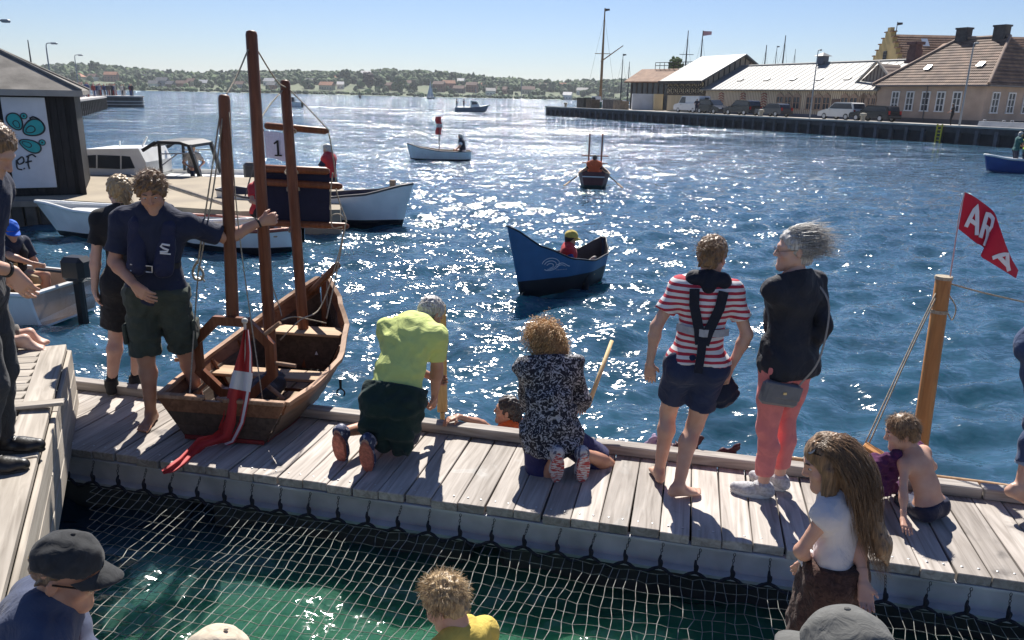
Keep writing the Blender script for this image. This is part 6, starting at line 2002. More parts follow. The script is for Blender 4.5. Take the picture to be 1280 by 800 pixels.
def blond_woman():
    root = g(155, 496)
    p = Person('blond ponytailed person in black clothes and dark sneakers standing behind the man in life vest', root, 1.80, -14, True, SKIN_P)
    p.pose(V(-3.05, 5.95, 1.43), 3, 4, head=(-30, 4, 0),
           feet={'L': (fl(141, 492), -8), 'R': (fl(171, 487), 10)}, hands={'L': (at(118, 365, 5.85), (-1, -.3, 0), (.1, .2, -1), (1, .2, 0)), 'R': (V(-2.85, 6.1, 1.35), (1, -.3, 0))})
    p.body(curl=22)
    p.shirt(BLACKC, .66, .020, .06, 'shirt', (.004, .15, 2), .014)
    p.trousers(BLACKC, .80, .02, 'shorts', .03, .12)
    for q in 'LR':
        a, n = p.an[q], p.kn[q]
        p.piece('sock', BLACKC, lambda d: d.rc(a, lerp(a, n, .35), .042, .045, .01, None, [(lerp(a, n, .22), (n - a).normalized())]), .008)
        p.shoe(q, M('black_canvas', (.02, .02, .022), .8, .1, 20, .1, 150), M('cream_sole', (.50, .47, .40), .6, .1, 20, 0), high=True)
    p.haircap(HAIR['blond'], .014, .03, back=-.055, extra=lambda d, c, u, f, r, k: (d.rc(c - f * .10 - u * .0, c - f * .125 - u * .10, .03, .018, .01)))
    def path(q, i):
        t = p.head - p.hf * .105 - p.hu * .0
        if i < 480:
            a = p.scalp(q, -.4, .75)[0]
            m = (a + t) / 2; m = p.head + p.hu * .04 + (m - p.head - p.hu * .04).normalized() * .106
            return [a, m, t + Vector(q.normal(0, .008, 3))]
        d = Vector(q.normal(0, .012, 3)); return [t + d, t + d * 1.5 - p.hf * .03 - V(0, 0, .05), t + d * 1.8 - p.hf * .03 - V(0, 0, .12) + V(.03, 0, 0)]
    p.strands(HAIR['blond'], 600, path, .0015, seed=12)
blond_woman()
# ================================================================== BOATS
def interp(tab, t, c):
    for a, b in zip(tab, tab[1:]):
        if a[0] <= t <= b[0]:
            u = (t - a[0]) / (b[0] - a[0]); u = u * u * (3 - 2 * u) * .5 + u * .5
            return a[c] + (b[c] - a[c]) * u
    return tab[-1][c]
def hull(parent, L, tab, outer, inner, rail, bilge=.75, ns=22, th=.02, railr=.018, bottom=None, bh=.0, stripe=None, rake=0.):
    """tab rows: (t, half beam, sheer z, floor half width, floor z). x runs 0..L (bow at L)"""
    def ring(t, off=0.):
        b, s, fb, fz = (interp(tab, t, c) for c in (1, 2, 3, 4))
        b, fb = max(b - off, .004), max(fb - off, .003)
        pr = []
        for j in range(6):
            u = j / 5
            y = fb + (b - fb) * u ** bilge; z = fz + off + (s - fz - off * (1 - u)) * u
            pr.append((y, z))
        xo = rake * max(0, t - .8) / .2
        P = [V(t * L + xo * ((z - fz) / max(.1, s - fz)) * .0 + rake * max(0., (t - .55) / .45) ** 2 * (z - fz), y, z) for y, z in pr]
        return [V(p.x, -p.y, p.z) for p in reversed(P)] + P
    ts = [i / ns for i in range(ns + 1)]
    R = [ring(t) for t in ts]
    mi = [outer] if bottom is None else [outer, bottom]
    m = MB()
    n = len(R[0])
    for i in range(ns):
        for k in range(n - 1):
            m.add([R[i][k], R[i][k + 1], R[i + 1][k + 1], R[i + 1][k]], [(0, 1, 2, 3)], 0)
    for e in (R[0], R[-1]): m.add(e, [tuple(range(n))], 0)
    bm = bmesh.new(); me = m.mesh('hull'); bm.from_mesh(me); bmesh.ops.remove_doubles(bm, verts=bm.verts[:], dist=.0005)
    if bottom is not None:
        bmesh.ops.bisect_plane(bm, geom=bm.verts[:] + bm.edges[:] + bm.faces[:], plane_co=(0, 0, bh), plane_no=(0, 0, 1))
        for f in bm.faces: f.material_index = 1 if f.calc_center_median().z < bh else 0
    bmesh.ops.recalc_face_normals(bm, faces=bm.faces[:]); bm.to_mesh(me); bm.free()
    h = link_mesh('hull', me, mi, parent)
    for p in me.polygons: p.use_smooth = len(p.vertices) < 7
    Ri = [ring(t, th) for t in ts[:]]
    mm = MB().loft(Ri, closed=False, caps=False); mm.add(Ri[0], [tuple(range(n))])
    mm.build('inner_hull', inner, h, True)
    for sd in (0, -1):
        MB().tube([r[sd] + V(0, 0, .005) for r in R], railr, 6).build('gunwale', rail, parent, True)
    MB().tube([R[0][0] + V(0, 0, .005), R[0][-1] + V(0, 0, .005)], railr, 6).build('transom_rail', rail, parent)
    return h
def thwart(parent, L, tab, t, z, w, mat, name='thwart', k=.96):
    b = interp(tab, t, 1); s = interp(tab, t, 2); fb = interp(tab, t, 3); fz = interp(tab, t, 4)
    u = max(0, min(1, (z - fz) / max(.05, s - fz))); y = (fb + (b - fb) * u ** .75) * k
    return MB().bbox((t * L, 0, z), (w, 2 * y, .025), .004).build(name, mat, parent)
REDWOOD = wood('mahogany_varnish', (.13, .042, .018), (.26, .095, .042), (14, 14, 1.2), .45, .1, .12)
REDWOODX = wood('mahogany_plank', (.12, .05, .025), (.25, .12, .065), (1.2, 14, 14), .5, .12, .15)
PALEWOOD = wood('oiled_larch', (.36, .22, .12), (.56, .38, .23), (14, 1.2, 14), .6, .1, .15)
HULLOUT = wood('stained_strake', (.055, .036, .026), (.12, .085, .065), (1.2, 12, 12), .55, .15, .2)
ROPE = M('hemp_rope', (.42, .36, .27), .9, .2, 80, .5, 300)
def big_boat():
    N0 = (g(228, 549) + g(336, 557)) / 2 + V(0, .02, 0)
    F0 = V(-1.80, 7.1, .5)
    ax = (F0 - N0); ax.z = 0; L = ax.length; ax.normalize()
    ang = math.atan2(ax.y, ax.x)
    o = empty('wooden_boat', N0, ang, 'small dark wooden sailing boat with three masts standing on the dock', 'boat')
    inv = Matrix.Rotation(-ang, 3, 'Z')
    def loc(p): return inv @ (Vector(p) - N0)
    tab = [(0, .475, .315, .30, .02), (.2, .53, .31, .335, .0), (.45, .54, .34, .33, .0), (.7, .43, .45, .24, .03), (.88, .24, .61, .12, .10), (1, .05, .74, .02, .22)]
    # strakes: four lapped boards on each side
    ns = 18
    for sd in (-1, 1):
        for k in range(4):
            rings = []
            for i in range(ns + 1):
                t = i / ns
                b, s, fb, fz = (interp(tab, t, c) for c in (1, 2, 3, 4))
                def P(u, off): return V(t * L, sd * (fb + (b - fb) * u ** .85 + off), fz + (s - fz) * u)
                lo, hi = k / 4 - .02, (k + 1) / 4
                rings.append([P(max(lo, 0), .013), P(hi, .004), P(hi, -.010), P(max(lo, 0), -.004)])
            MB().loft(rings).build('strake', HULLOUT if k < 3 else REDWOODX, o)
        pts = [V(i / ns * L, sd * (interp(tab, i / ns, 1) + .004), interp(tab, i / ns, 2) + .012) for i in range(ns + 1)]
        rg = []
        for i, p in enumerate(pts):
            rg.append([p + V(0, sd * .022, -.014), p + V(0, sd * .022, .014), p + V(0, -sd * .022, .014), p + V(0, -sd * .022, -.014)])
        MB().loft(rg).build('gunwale', wood('worn_rail', (.25, .13, .07), (.45, .28, .18), (1.2, 14, 14), .6, .05, .15), o)
    fl_ = [[V(i / ns * L, -interp(tab, i / ns, 3), interp(tab, i / ns, 4) + .006), V(i / ns * L, interp(tab, i / ns, 3), interp(tab, i / ns, 4) + .006)] for i in range(ns + 1)]
    MB().loft(fl_, closed=False, caps=False).build('bottom', HULLOUT, o)
    for sd in (-1, 1):
        MB().loft([[V(i / ns * L, sd * (interp(tab, i / ns, 3) + .014), interp(tab, i / ns, 4) - .004), V(i / ns * L, sd * (interp(tab, i / ns, 3) + .022), interp(tab, i / ns, 4) + .035), V(i / ns * L, sd * (interp(tab, i / ns, 3) + .008), interp(tab, i / ns, 4) + .035)] for i in range(ns + 1)]).build('red_bottom_strip', M('antifouling_red', (.22, .02, .02), .6, .15, 10, .1, 40), o)
    # transom of three boards, raked
    for k in range(3):
        u0, u1 = k / 3 + .004, (k + 1) / 3
        y0, y1 = lerp(.30, .475, u0), lerp(.30, .475, u1)
        z0, z1 = .02 + .30 * u0, .02 + .30 * u1
        rk = -.02
        MB().prism([V(rk * u0 - .02, -y0, z0), V(rk * u0 - .02, y0, z0), V(rk * u1 - .02, y1, z1), V(rk * u1 - .02, -y1, z1)], (.026, 0, 0)).build('transom_board', HULLOUT if k < 2 else REDWOODX, o)
    MB().box((-.015, 0, .026), (.035, .60, .03)).build('red_bottom_strip', M('antifouling_red'), o)
    for y0, y1 in ((-.475, -.02), (.13, .475)):
        MB().bbox((-.022, (y0 + y1) / 2, .335), (.05, y1 - y0, .032), .006).build('transom_cap', wood('worn_rail', 0, 0), o)
    MB().bbox((.0, -.05, .315), (.06, .14, .05), .015).build('sculling_notch', wood('worn_rail', 0, 0), o)
    # stem and ribs
    MB().beam((L * .99, 0, .16), (L * 1.02, 0, .78), .06, .05).build('stem', REDWOOD, o)
    for t in (.22, .4, .58, .74):
        pts = []
        for sd in (-1, 1):
            pr = [V(t * L, sd * (interp(tab, t, 3) + (interp(tab, t, 1) - interp(tab, t, 3)) * u ** .85 - .018), interp(tab, t, 4) + (interp(tab, t, 2) - interp(tab, t, 4)) * u) for u in (.03, .35, .65, .95)]
            MB().tube(pr, .014, 5).build('rib', REDWOODX, o)
    for i in range(5):
        MB().bbox((L * .32, -.24 + i * .12, .022), (1.0, .105, .018), .003).build('floor_board', wood('floor_larch', (.20, .14, .09), (.36, .27, .18), (1.2, 14, 14)), o)
    thwart(o, L, tab, .40, .225, .20, PALEWOOD, k=.97)
    thwart(o, L, tab, .40, .10, .02, REDWOODX, 'thwart_support', k=.9)
    thwart(o, L, tab, .72, .40, .22, PALEWOOD, k=.97)
    MB().prism([V(L * .70, y, z) for y, z in ((-.22, .06), (.22, .06), (.40, .39), (-.40, .39))], (.03, 0, 0)).build('bulkhead', HULLOUT, o)
    for y in (.17, .33): pass
    MB().prism([V(L * .695, -.16, .20), V(L * .695, -.13, .20), V(L * .695, -.145, .235)], (-.004, 0, 0)).build('white_mark', M('white_print'), o)
    # octagonal windlass frame with handles
    C = loc(at(293, 447, N0.y + .40)); R0 = .355
    ex = Vector((0, -1, 0)); ez = V(0, 0, 1)
    sgm = []
    for k in range(8):
        a0, a1 = R_(22.5 + 45 * k), R_(22.5 + 45 * (k + 1))
        p0, p1 = (C + ex * math.cos(a) * R0 + ez * math.sin(a) * R0 * .98 for a in (a0, a1))
        q0, q1 = (C + ex * math.cos(a) * (R0 - .075) + ez * math.sin(a) * (R0 - .075) * .98 for a in (a0, a1))
        MB().prism([p0 - V(.02, 0, 0), p1 - V(.02, 0, 0), q1 - V(.02, 0, 0), q0 - V(.02, 0, 0)], (.042 + .002 * (k % 2), 0, 0)).build('wheel_segment', REDWOOD, o)
    for a in (38, 142, 186, -4, -40, 222):
        d = ex * math.cos(R_(a)) + ez * math.sin(R_(a))
        MB().tube([C + d * (R0 - .08), C + d * (R0 + .03), C + d * (R0 + .13)], [.017, .018, .016], 8).build('wheel_handle', wood('worn_rail', 0, 0), o)
    # masts
    M1 = [loc(at(291, 400, N0.y + .46)), loc(at(280, 118, N0.y + .52))]
    M2 = [V(L * .42, 0.02, .03), loc(at(314, 38, N0.y + .98))]
    M3 = [V(L * .72, -.02, .06), loc(at(356, 100, N0.y + 1.62))]
    for nm, (a, b), r in (('foremast', M1, .043), ('mainmast', M2, .046), ('mizzenmast', M3, .045)):
        d = (b - a).normalized()
        MB().tube([a, a + d * .02, lerp(a, b, .5), b - d * .03, b - d * .008, b], [r * 1.05, r * 1.05, r, r * .93, r * .8, r * .4], 10).build(nm, REDWOOD, o, True)
    # lug sail rolled between battens on the after mast
    def X(px, py, dy): return loc(at(px, py, N0.y + dy))
    dy = 1.74
    for nm, p0, p1, r in (('yard', (331, 157), (411, 164), .030), ('batten', (322, 210), (412, 214), .034), ('batten', (322, 227), (428, 233), .032), ('boom', (322, 278), (436, 283), .032)):
        a, b = X(*p0, dy), X(*p1, dy); d = (b - a).normalized()
        MB().tube([a, a + d * .02, b - d * .03, b], [r * .7, r, r, r * .5], 8).build(nm, REDWOOD, o, True)
    SAIL = cloth('tanned_navy_sail', (.016, .019, .045), .8, .15, 200, .3, 5)
    rows = []
    for j in range(9):
        v = j / 8; row = []
        for i in range(13):
            u = i / 12
            p = X(322 + 90 * u + 0 * v, lerp(212, 280, v) + 4 * u, dy + .012 + .02 * math.sin(u * 5 + v * 2) * math.sin(v * 3.1)); row.append(p)
        rows.append(row)
    sv = [p for r in rows for p in r]; nn = len(sv); off = V(.006, 0, 0)
    fs = [(j * 13 + i, j * 13 + i + 1, (j + 1) * 13 + i + 1, (j + 1) * 13 + i) for j in range(8) for i in range(12)]
    MB().add(sv, fs).add([p + off for p in sv], fs).build('sail', SAIL, o, True)
    # lashings and running rigging
    for px, py in ((364, 163), (366, 214), (368, 235), (370, 286)):
        c = X(px, py, dy - .03)
        MB().tube([c + V(.04 * math.cos(a) - .03, .055 * math.sin(a), .02 * math.sin(2 * a)) for a in np.linspace(0, 6.28, 12)], .008, 5, caps=False).build('lashing', ROPE, o)
    def rp(*pts, r=.006): 
        MB().tube(catmull([X(*p) for p in pts], 6), r, 5).build('rope', ROPE, o, True)
    rp((313, 55, .98), (296, 95, .75), (282, 120, .52)); rp((320, 60, .98), (345, 100, 1.3), (358, 110, 1.6)); rp((354, 112, 1.6), (338, 130, 1.3), (326, 148, 1.0))
    rp((358, 108, 1.62), (385, 135, 1.55), (411, 163, 1.5)); rp((411, 166, 1.5), (417, 200, 1.5), (420, 228, 1.5))
    rp((275, 142, .5), (262, 230, .45), (247, 330, .42)); rp((278, 148, .48), (266, 240, .42), (248, 340, .4)); rp((248, 335, .42), (242, 420, .3), (236, 510, .06)); rp((286, 140, .5), (300, 300, .5), (330, 512, .1), r=.005)
    rp((416, 216, 1.48), (413, 245, 1.5), (414, 272, 1.5)); rp((420, 236, 1.48), (425, 255, 1.5), (433, 276, 1.5), (425, 268, 1.48), (415, 270, 1.46), (416, 284, 1.46), (428, 284, 1.46))
    rp((433, 276, 1.48), (420, 330, 1.45), (400, 385, 1.3), (375, 400, 1.0), (350, 425, .9)); rp((431, 285, 1.5), (421, 340, 1.5), (408, 398, 1.25)); rp((322, 290, 1.0), (333, 335, 1.0), (348, 380, 1.0), (352, 395, .9), r=.005)
    rp((247, 326, .42), (241, 338, .42), (243, 348, .42), (251, 350, .42), (254, 342, .42), (248, 332, .42), r=.009); rp((250, 345, .42), (256, 352, .42), r=.007)
    rp((352, 400, .9), (368, 396, 1.2), (390, 400, 1.25), (408, 404, 1.25))
    # steering bar at the stern and the crutch hanging from the side
    MB().bbox((0, 0, 0), (.62, .05, .055), .01, m=(X(423, 330, 1.62) - X(386, 368, 1.95)).to_track_quat('X', 'Z').to_matrix()).build('tiller_bar', REDWOODX, o, loc=(X(423, 330, 1.62) + X(386, 368, 1.95)) / 2)
    c = X(426, 490, .9)
    cr = MB().tube([c + V(0, 0, .11), c + V(0, 0, .03)], [.012, .010], 6)
    cr.tube([c + V(0, .034 * math.sin(a), -.006 - .034 * math.cos(a) + .0) for a in np.linspace(-2.4 + math.pi, 2.4 + math.pi, 13)], .007, 5)
    cr.build('rowlock', M('black_iron', (.012, .012, .014), .5, .1, 10, 0, metal=.5), o)
    # sack and bucket gear inside
    d = Sdf(.012); w0 = o.location
    cc = N0 + Matrix.Rotation(ang, 3, 'Z') @ V(L * .30, -.02, .15)
    d.rc(cc, cc + V(.05, .10, .05), .12, .10, .04); d.noise = (.012, .1, 3)
    gear = link_mesh('gear_sack', raw_mesh('gear_sack', [d.mesh()], cc), cloth('tarpaulin_grey', (.06, .062, .07), .7), None, loc=cc)
    tag(gear, 'dark grey sack lying inside the wooden boat on the dock', 'sack')
    return o, N0, ang
BIG, BIG0, BIGANG = big_boat()

def danish_flag():
    """red flag with a white cross hanging in folds from a short staff at the boat's stern"""
    Y0 = BIG0.y - .03
    top, bot = at(306, 403, Y0), at(309, 512, Y0)
    o = empty('flag', bot, 0, 'drooping red and white cross flag trailing onto the dock from a short staff', 'flag')
    WP = M('white_staff', (.6, .55, .48), .5, .1, 10, 0)
    MB().tube([V(0, 0, -.05), top - bot], [.011, .010], 8).build('staff', WP, o)
    MB().ellip(top - bot + V(0, 0, .01), (.022, .022, .022), n=12, m=8).build('finial', WP, o, True)
    # centre line of the hanging cloth and its visible half width, in picture points
    cl = [(308, 412, 3, .0), (307, 440, 8, .01), (303, 470, 13, .02), (297, 500, 14, .03), (292, 525, 14, .03), (283, 545, 13, .02), (268, 551, 8, .01), (252, 555, 9, .0), (240, 564, 6, -.02), (228, 576, 6, -.04), (215, 585, 6, -.06), (203, 590, 3, -.08)]
    P = []
    for i in range(len(cl) - 1):
        for k in range(4):
            t = k / 4; P.append([lerp(cl[i][c], cl[i + 1][c], t) for c in range(4)])
    P.append(list(cl[-1]))
    nr = len(P); nc = 11
    vs, fs, uvs = [], [], []
    for i, (x, y, w, dy) in enumerate(P):
        a, b = P[max(i - 1, 0)], P[min(i + 1, nr - 1)]
        tx, ty = b[0] - a[0], b[1] - a[1]; l = math.hypot(tx, ty) or 1
        nx, ny = -ty / l, tx / l
        for j in range(nc):
            u = j / (nc - 1) * 2 - 1
            dep = .045 * math.sin(u * 5.2 + i * .22) + .016 * math.sin(u * 11 + i * .35)
            yy = Y0 - .03 + dep * .6
            if y > 540: yy = min(yy, g(x, y, .54).y + dep * .25)
            vs.append(at(x + nx * u * w, y + ny * u * w, yy) - bot)
    for i in range(nr - 1):
        for j in range(nc - 1): fs.append((i * nc + j, i * nc + j + 1, (i + 1) * nc + j + 1, (i + 1) * nc + j))
    me = bpy.data.meshes.new('flag_cloth'); me.from_pydata([tuple(v) for v in vs], [], fs)
    lay = me.uv_layers.new(name='UVMap')
    for p in me.polygons:
        for li in p.loop_indices:
            vi = me.loops[li].vertex_index; lay.data[li].uv = ((vi // nc) / (nr - 1), (vi % nc) / (nc - 1))
    def rec(N, L, b):
        b.inputs['Roughness'].default_value = .7
        uvn = N.new('ShaderNodeUVMap'); sx = N.new('ShaderNodeSeparateXYZ'); L.new(uvn.outputs[0], sx.inputs[0])
        def band(o_, c, w):
            s = N.new('ShaderNodeMath'); s.operation = 'SUBTRACT'; L.new(o_, s.inputs[0]); s.inputs[1].default_value = c
            ab = N.new('ShaderNodeMath'); ab.operation = 'ABSOLUTE'; L.new(s.outputs[0], ab.inputs[0])
            lt = N.new('ShaderNodeMath'); lt.operation = 'LESS_THAN'; L.new(ab.outputs[0], lt.inputs[0]); lt.inputs[1].default_value = w
            return lt.outputs[0]
        a, c = band(sx.outputs[0], .20, .035), band(sx.outputs[1], .12, .06)
        lt = N.new('ShaderNodeMath'); lt.operation = 'LESS_THAN'; L.new(sx.outputs[0], lt.inputs[0]); lt.inputs[1].default_value = .62
        mu = N.new('ShaderNodeMath'); mu.operation = 'MULTIPLY'; L.new(c, mu.inputs[0]); L.new(lt.outputs[0], mu.inputs[1])
        mx = N.new('ShaderNodeMath'); mx.operation = 'MAXIMUM'; L.new(a, mx.inputs[0]); L.new(mu.outputs[0], mx.inputs[1])
        mix = N.new('ShaderNodeMix'); mix.data_type = 'RGBA'; L.new(mx.outputs[0], mix.inputs['Factor'])
        mix.inputs['A'].default_value = (.42, .028, .03, 1); mix.inputs['B'].default_value = (.68, .66, .68, 1)
        L.new(mix.outputs['Result'], b.inputs['Base Color'])
    f = link_mesh('flag_cloth', me, emat('cross_flag_cloth', rec), o, True)
danish_flag()

# ---------------------------------------------------------------- small craft on the water
WHITEHULL = M('white_gelcoat', (.82, .82, .80), .3, .05, 3, 0)
GREYHULL = M('grey_gelcoat', (.42, .44, .46), .4, .08, 3, 0)
def small_person(label, seat, yaw, H=1.7, shirt=None, vest=None, legs=None, hair='brown', hat=None, sit=True, lean=8., hands=None, group='people in boats', vox=.02, head=(0, 5, 0), fem=False):
    seat = Vector(seat)
    p = Person(label, seat, H, yaw, fem, SKIN_T, vox, group)
    S = p.S
    if sit:
        feet = {q: (seat + p.fwd * .42 * S + p.rgt * sg * .10 * S - V(0, 0, .22 * S), 0, p.fwd * .4 + V(0, 0, 1)) for q, sg in (('L', -1), ('R', 1))}
        pel = seat + V(0, 0, .10 * S)
    else:
        feet = {q: (seat + p.rgt * sg * .10 * S + V(0, 0, .085 * S), 0) for q, sg in (('L', -1), ('R', 1))}
        pel = seat + V(0, 0, .92 * S)
    if hands is None:
        hands = {q: (pel + p.fwd * .30 * S + p.rgt * sg * .16 * S + V(0, 0, .15 * S), p.rgt * sg - V(0, 0, .6)) for q, sg in (('L', -1), ('R', 1))}
    p.pose(pel, lean, lean, head=head, feet=feet, hands=hands)
    p.body(face=False, hands=False)
    p.shirt(shirt or NAVY, .7 if shirt is not None else 1.6, .02, .04, 'shirt', None)
    p.trousers(legs or NAVY, 1.85 if sit else 1.95, .015, 'trousers', .01, .12, None)
    if vest is not None: p.shirt(vest, 0, .045, -.1, 'life_vest', None)
    p.haircap(HAIR[hair], .014, .01, vox=.014, noise=None)
    if hat is not None: cap(p, hat, 'hat', True, .022, .05)
    return p
REDVEST = cloth('red_life_vest', (.50, .03, .035), .7); ORANGEVEST = cloth('orange_life_vest', (.66, .14, .05), .7)
HIVIS = cloth('hi_vis_vest', (.45, .72, .06), .6); TEAL = cloth('teal_jacket', (.02, .10, .10), .7); BLUEJ = cloth('blue_jacket', (.02, .05, .20), .7)

def dory():
    a, b = g(667, 368, 0), g(752, 344, 0)
    ax = a - b; L0 = ax.length; ang = math.atan2(ax.y, ax.x)
    o = empty('dory', V(b.x, b.y, 0), ang, 'blue and black dory with a high pointed prow and white wave emblem', 'boat')
    L = L0 * 1.16
    tab = [(0, .05, .66, .04, .06), (.13, .30, .46, .18, -.03), (.42, .46, .46, .26, -.08), (.65, .42, .55, .22, -.08), (.85, .22, .78, .10, -.06), (1, .018, 1.13, .012, -.02)]
    BLU = M('dory_blue', (.035, .115, .26), .4, .08, 4, .03, 20); BLK = M('dory_black', (.012, .013, .02), .45, .1, 4, .03, 20)
    hull(o, L, tab, BLU, M('dory_inside', (.035, .035, .045), .6, .2, 4, .1, 20), BLK, bottom=BLK, bh=.27, railr=.014, rake=.30)
    thwart(o, L, tab, .38, .20, .2, PALEWOOD); thwart(o, L, tab, .16, .24, .14, PALEWOOD)
    thwart(o, L, tab, .62, .22, .16, PALEWOOD)
    # white wave emblem on the side facing the dock
    sd = 1 if (Matrix.Rotation(ang, 3, 'Z') @ V(0, 1, 0)).y < 0 else -1
    E = M('white_print')
    cx, cz = L * .80, .50
    def side(x, z):
        t = x / L; b_, s, fb, fz = (interp(tab, min(max(t, 0), 1), c) for c in (1, 2, 3, 4))
        u = max(0., min(1, (z - fz) / (s - fz))); y = fb + (b_ - fb) * u ** .75
        return V(x + .30 * max(0., (t - .55) / .45) ** 2 * (z - fz), sd * (y + .008), z)
    for k, r in enumerate((.105, .072, .040)):
        MB().tube([side(cx + r * math.cos(t) * 1.15, cz + r * math.sin(t) * .95 - k * .012) for t in np.linspace(.2, 5.4 - .3 * k, 18)], .0055, 4).build('emblem', E, o)
    MB().tube([side(cx - .09 - x, cz + .03 * math.sin(x * 26) - .02) for x in np.linspace(0, .18, 12)], .006, 4).build('emblem', E, o)
    MB().tube([side(cx - .09 - x, cz + .03 * math.sin(x * 26) - .05) for x in np.linspace(0, .12, 10)], .005, 4).build('emblem', E, o)
    for i in range(7):
        MB().tube([side(cx - .10 - i * .022, cz - .105), side(cx - .10 - i * .022, cz - .092)], .004, 4).build('emblem_letter', E, o)
    w = lambda p: V(b.x, b.y, 0) + Matrix.Rotation(ang, 3, 'Z') @ Vector(p)
    small_person('rower in yellow hat, red vest and blue jacket sitting in the blue dory', w((L * .50, .0, .10)), 95, 1.45, BLUEJ, REDVEST, BLACKC, 'dark', cloth('yellow_sou_wester', (.55, .42, .10), .8), True, 6, group=None, fem=True)
    d = Sdf(.014); c = w((L * .26, .02, .27))
    d.rc(c, c + V(.1, .0, .03), .09, .07, .04); d.rc(c + V(.1, 0, 0), c + V(.16, 0, .12), .06, .04, .03); d.noise = (.012, .08, 8)
    bag = link_mesh('dry_bag', raw_mesh('dry_bag', [d.mesh()], c), cloth('pale_bag', (.42, .40, .36), .7), None, loc=c); tag(bag, 'pale gear bag heaped behind the rower in the blue dory', 'bag')
    rope(w((L * .98, 0, .10)), w((L * 1.30, .35, -.02)), .008, ROPE, None, .03, 'tow_rope').name = 'tow_rope'
    tag(bpy.data.objects['tow_rope'], 'thin rope trailing from the prow of the blue dory into the water', 'rope')
dory()

def oar(parent, a, b, mat, name='oar'):
    a, b = Vector(a), Vector(b); d = (b - a)
    m = MB().tube([a, a + d * .8], .018, 6); m.beam(a + d * .78, b, .10, .015)
    return m.build(name, mat, parent)
def row_junk():
    c = g(741, 236, 0)
    ang = math.atan2(-1, -.12)
    o = empty('rowing_boat', c, ang, 'small dark red rowing boat with bare twin masts and oars out', 'boat')
    L = 2.3
    tab = [(0, .30, .52, .22, .05), (.25, .50, .42, .36, -.08), (.6, .54, .42, .38, -.1), (.85, .45, .50, .30, -.05), (1, .38, .56, .26, .0)]
    o.location = c - V(math.cos(ang), math.sin(ang), 0) * L
    hull(o, L, tab, M('oxblood_hull', (.10, .025, .028), .5, .1, 4, 0), M('dory_inside'), PALEWOOD, bottom=M('green_bottom', (.025, .05, .05), .6, .1, 4, 0), bh=.12, railr=.022)
    MB().box((L + .02, 0, .40), (.02, .74, .03)).build('white_stripe', WHITEHULL, o)
    thwart(o, L, tab, .5, .22, .22, PALEWOOD)
    for y in (-.22, .22):
        MB().tube([V(L * .42, y, 0), V(L * .42, y, 1.75)], [.035, .025], 6).build('mast', REDWOOD, o)
    for z in (.75, 1.0): MB().tube([V(L * .42, -.45, z), V(L * .42, .45, z)], .02, 5).build('spar', REDWOOD, o)
    R = Matrix.Rotation(ang, 3, 'Z'); w = lambda p: o.location + R @ Vector(p)
    p = small_person('rower in orange life vest pulling the oars of the dark red boat', w((L * .62, 0, .20)), 10, 1.6, NAVY, ORANGEVEST, BLUEJ, 'dark', None, True, -4, group=None)
    for sd in (-1, 1):
        ob = MB(); a = w((L * .60, sd * .20, .62)); b_ = w((L * .80, sd * 1.0, .02)); d = b_ - a
        ob.tube([V(0, 0, 0), d * .78], .02, 6); ob.beam(d * .76, d, .11, .02)
        q = ob.build('oar', PALEWOOD, None, loc=a); tag(q, 'pale oar dipping on the %s of the dark red rowing boat' % ('left' if (b_ - a).x < 0 else 'right'), 'oar')
row_junk()

def white_rowboat():
    a, b = g(516, 199, 0), g(588, 200, 0)
    ang = math.atan2((a - b).y, (a - b).x); L = (a - b).length * 1.04
    o = empty('rowboat', V(b.x, b.y, 0), ang, 'white rowing boat with a red and white banner on a pole', 'boat')
    tab = [(0, .40, .42, .28, .02), (.2, .55, .40, .38, -.08), (.5, .60, .42, .40, -.1), (.8, .42, .54, .22, -.08), (1, .03, .72, .015, .0)]
    hull(o, L, tab, WHITEHULL, M('beige_inside', (.42, .33, .25), .7, .1, 4, 0), M('dark_rail', (.06, .06, .07), .5, .1, 3, 0), bottom=M('dory_black'), bh=.05, railr=.022, rake=.2)
    for t in (.25, .5, .72): thwart(o, L, tab, t, .24, .2, PALEWOOD)
    R = Matrix.Rotation(ang, 3, 'Z'); w = lambda p: V(b.x, b.y, 0) + R @ Vector(p)
    small_person('man in navy vest sitting at the stern of the white rowing boat', w((L * .12, 0, .26)), -95, 1.75, WHITEC, NAVY, BLACKC, 'grey', None, True, 10, group=None)
    MB().tube([V(L * .52, 0, .1), V(L * .52, 0, 1.9)], .02, 6).build('banner_pole', M('dark_rail'), o)
    m = MB(); n = 10
    for i in range(n + 1):
        v = i / n
        for u in (-1, 1): m.v.append((L * .52 + .02 + .13 * u + .03 * math.sin(v * 9), .05 * math.sin(v * 7 + u), 1.95 - v * .8))
    m.f = [(2 * i, 2 * i + 1, 2 * i + 3, 2 * i + 2) for i in range(n)]; m.mi = [1 if 3 < i < 6 else 0 for i in range(n)]
    m.build('banner', [M('banner_red', (.55, .03, .03), .7, .1, 5, 0), M('banner_white', (.7, .7, .7), .7, .05, 5, 0)], o, True, keep=True)
WHITEC = cloth('white_cotton', (.66, .66, .67), .85, .05)
white_rowboat()

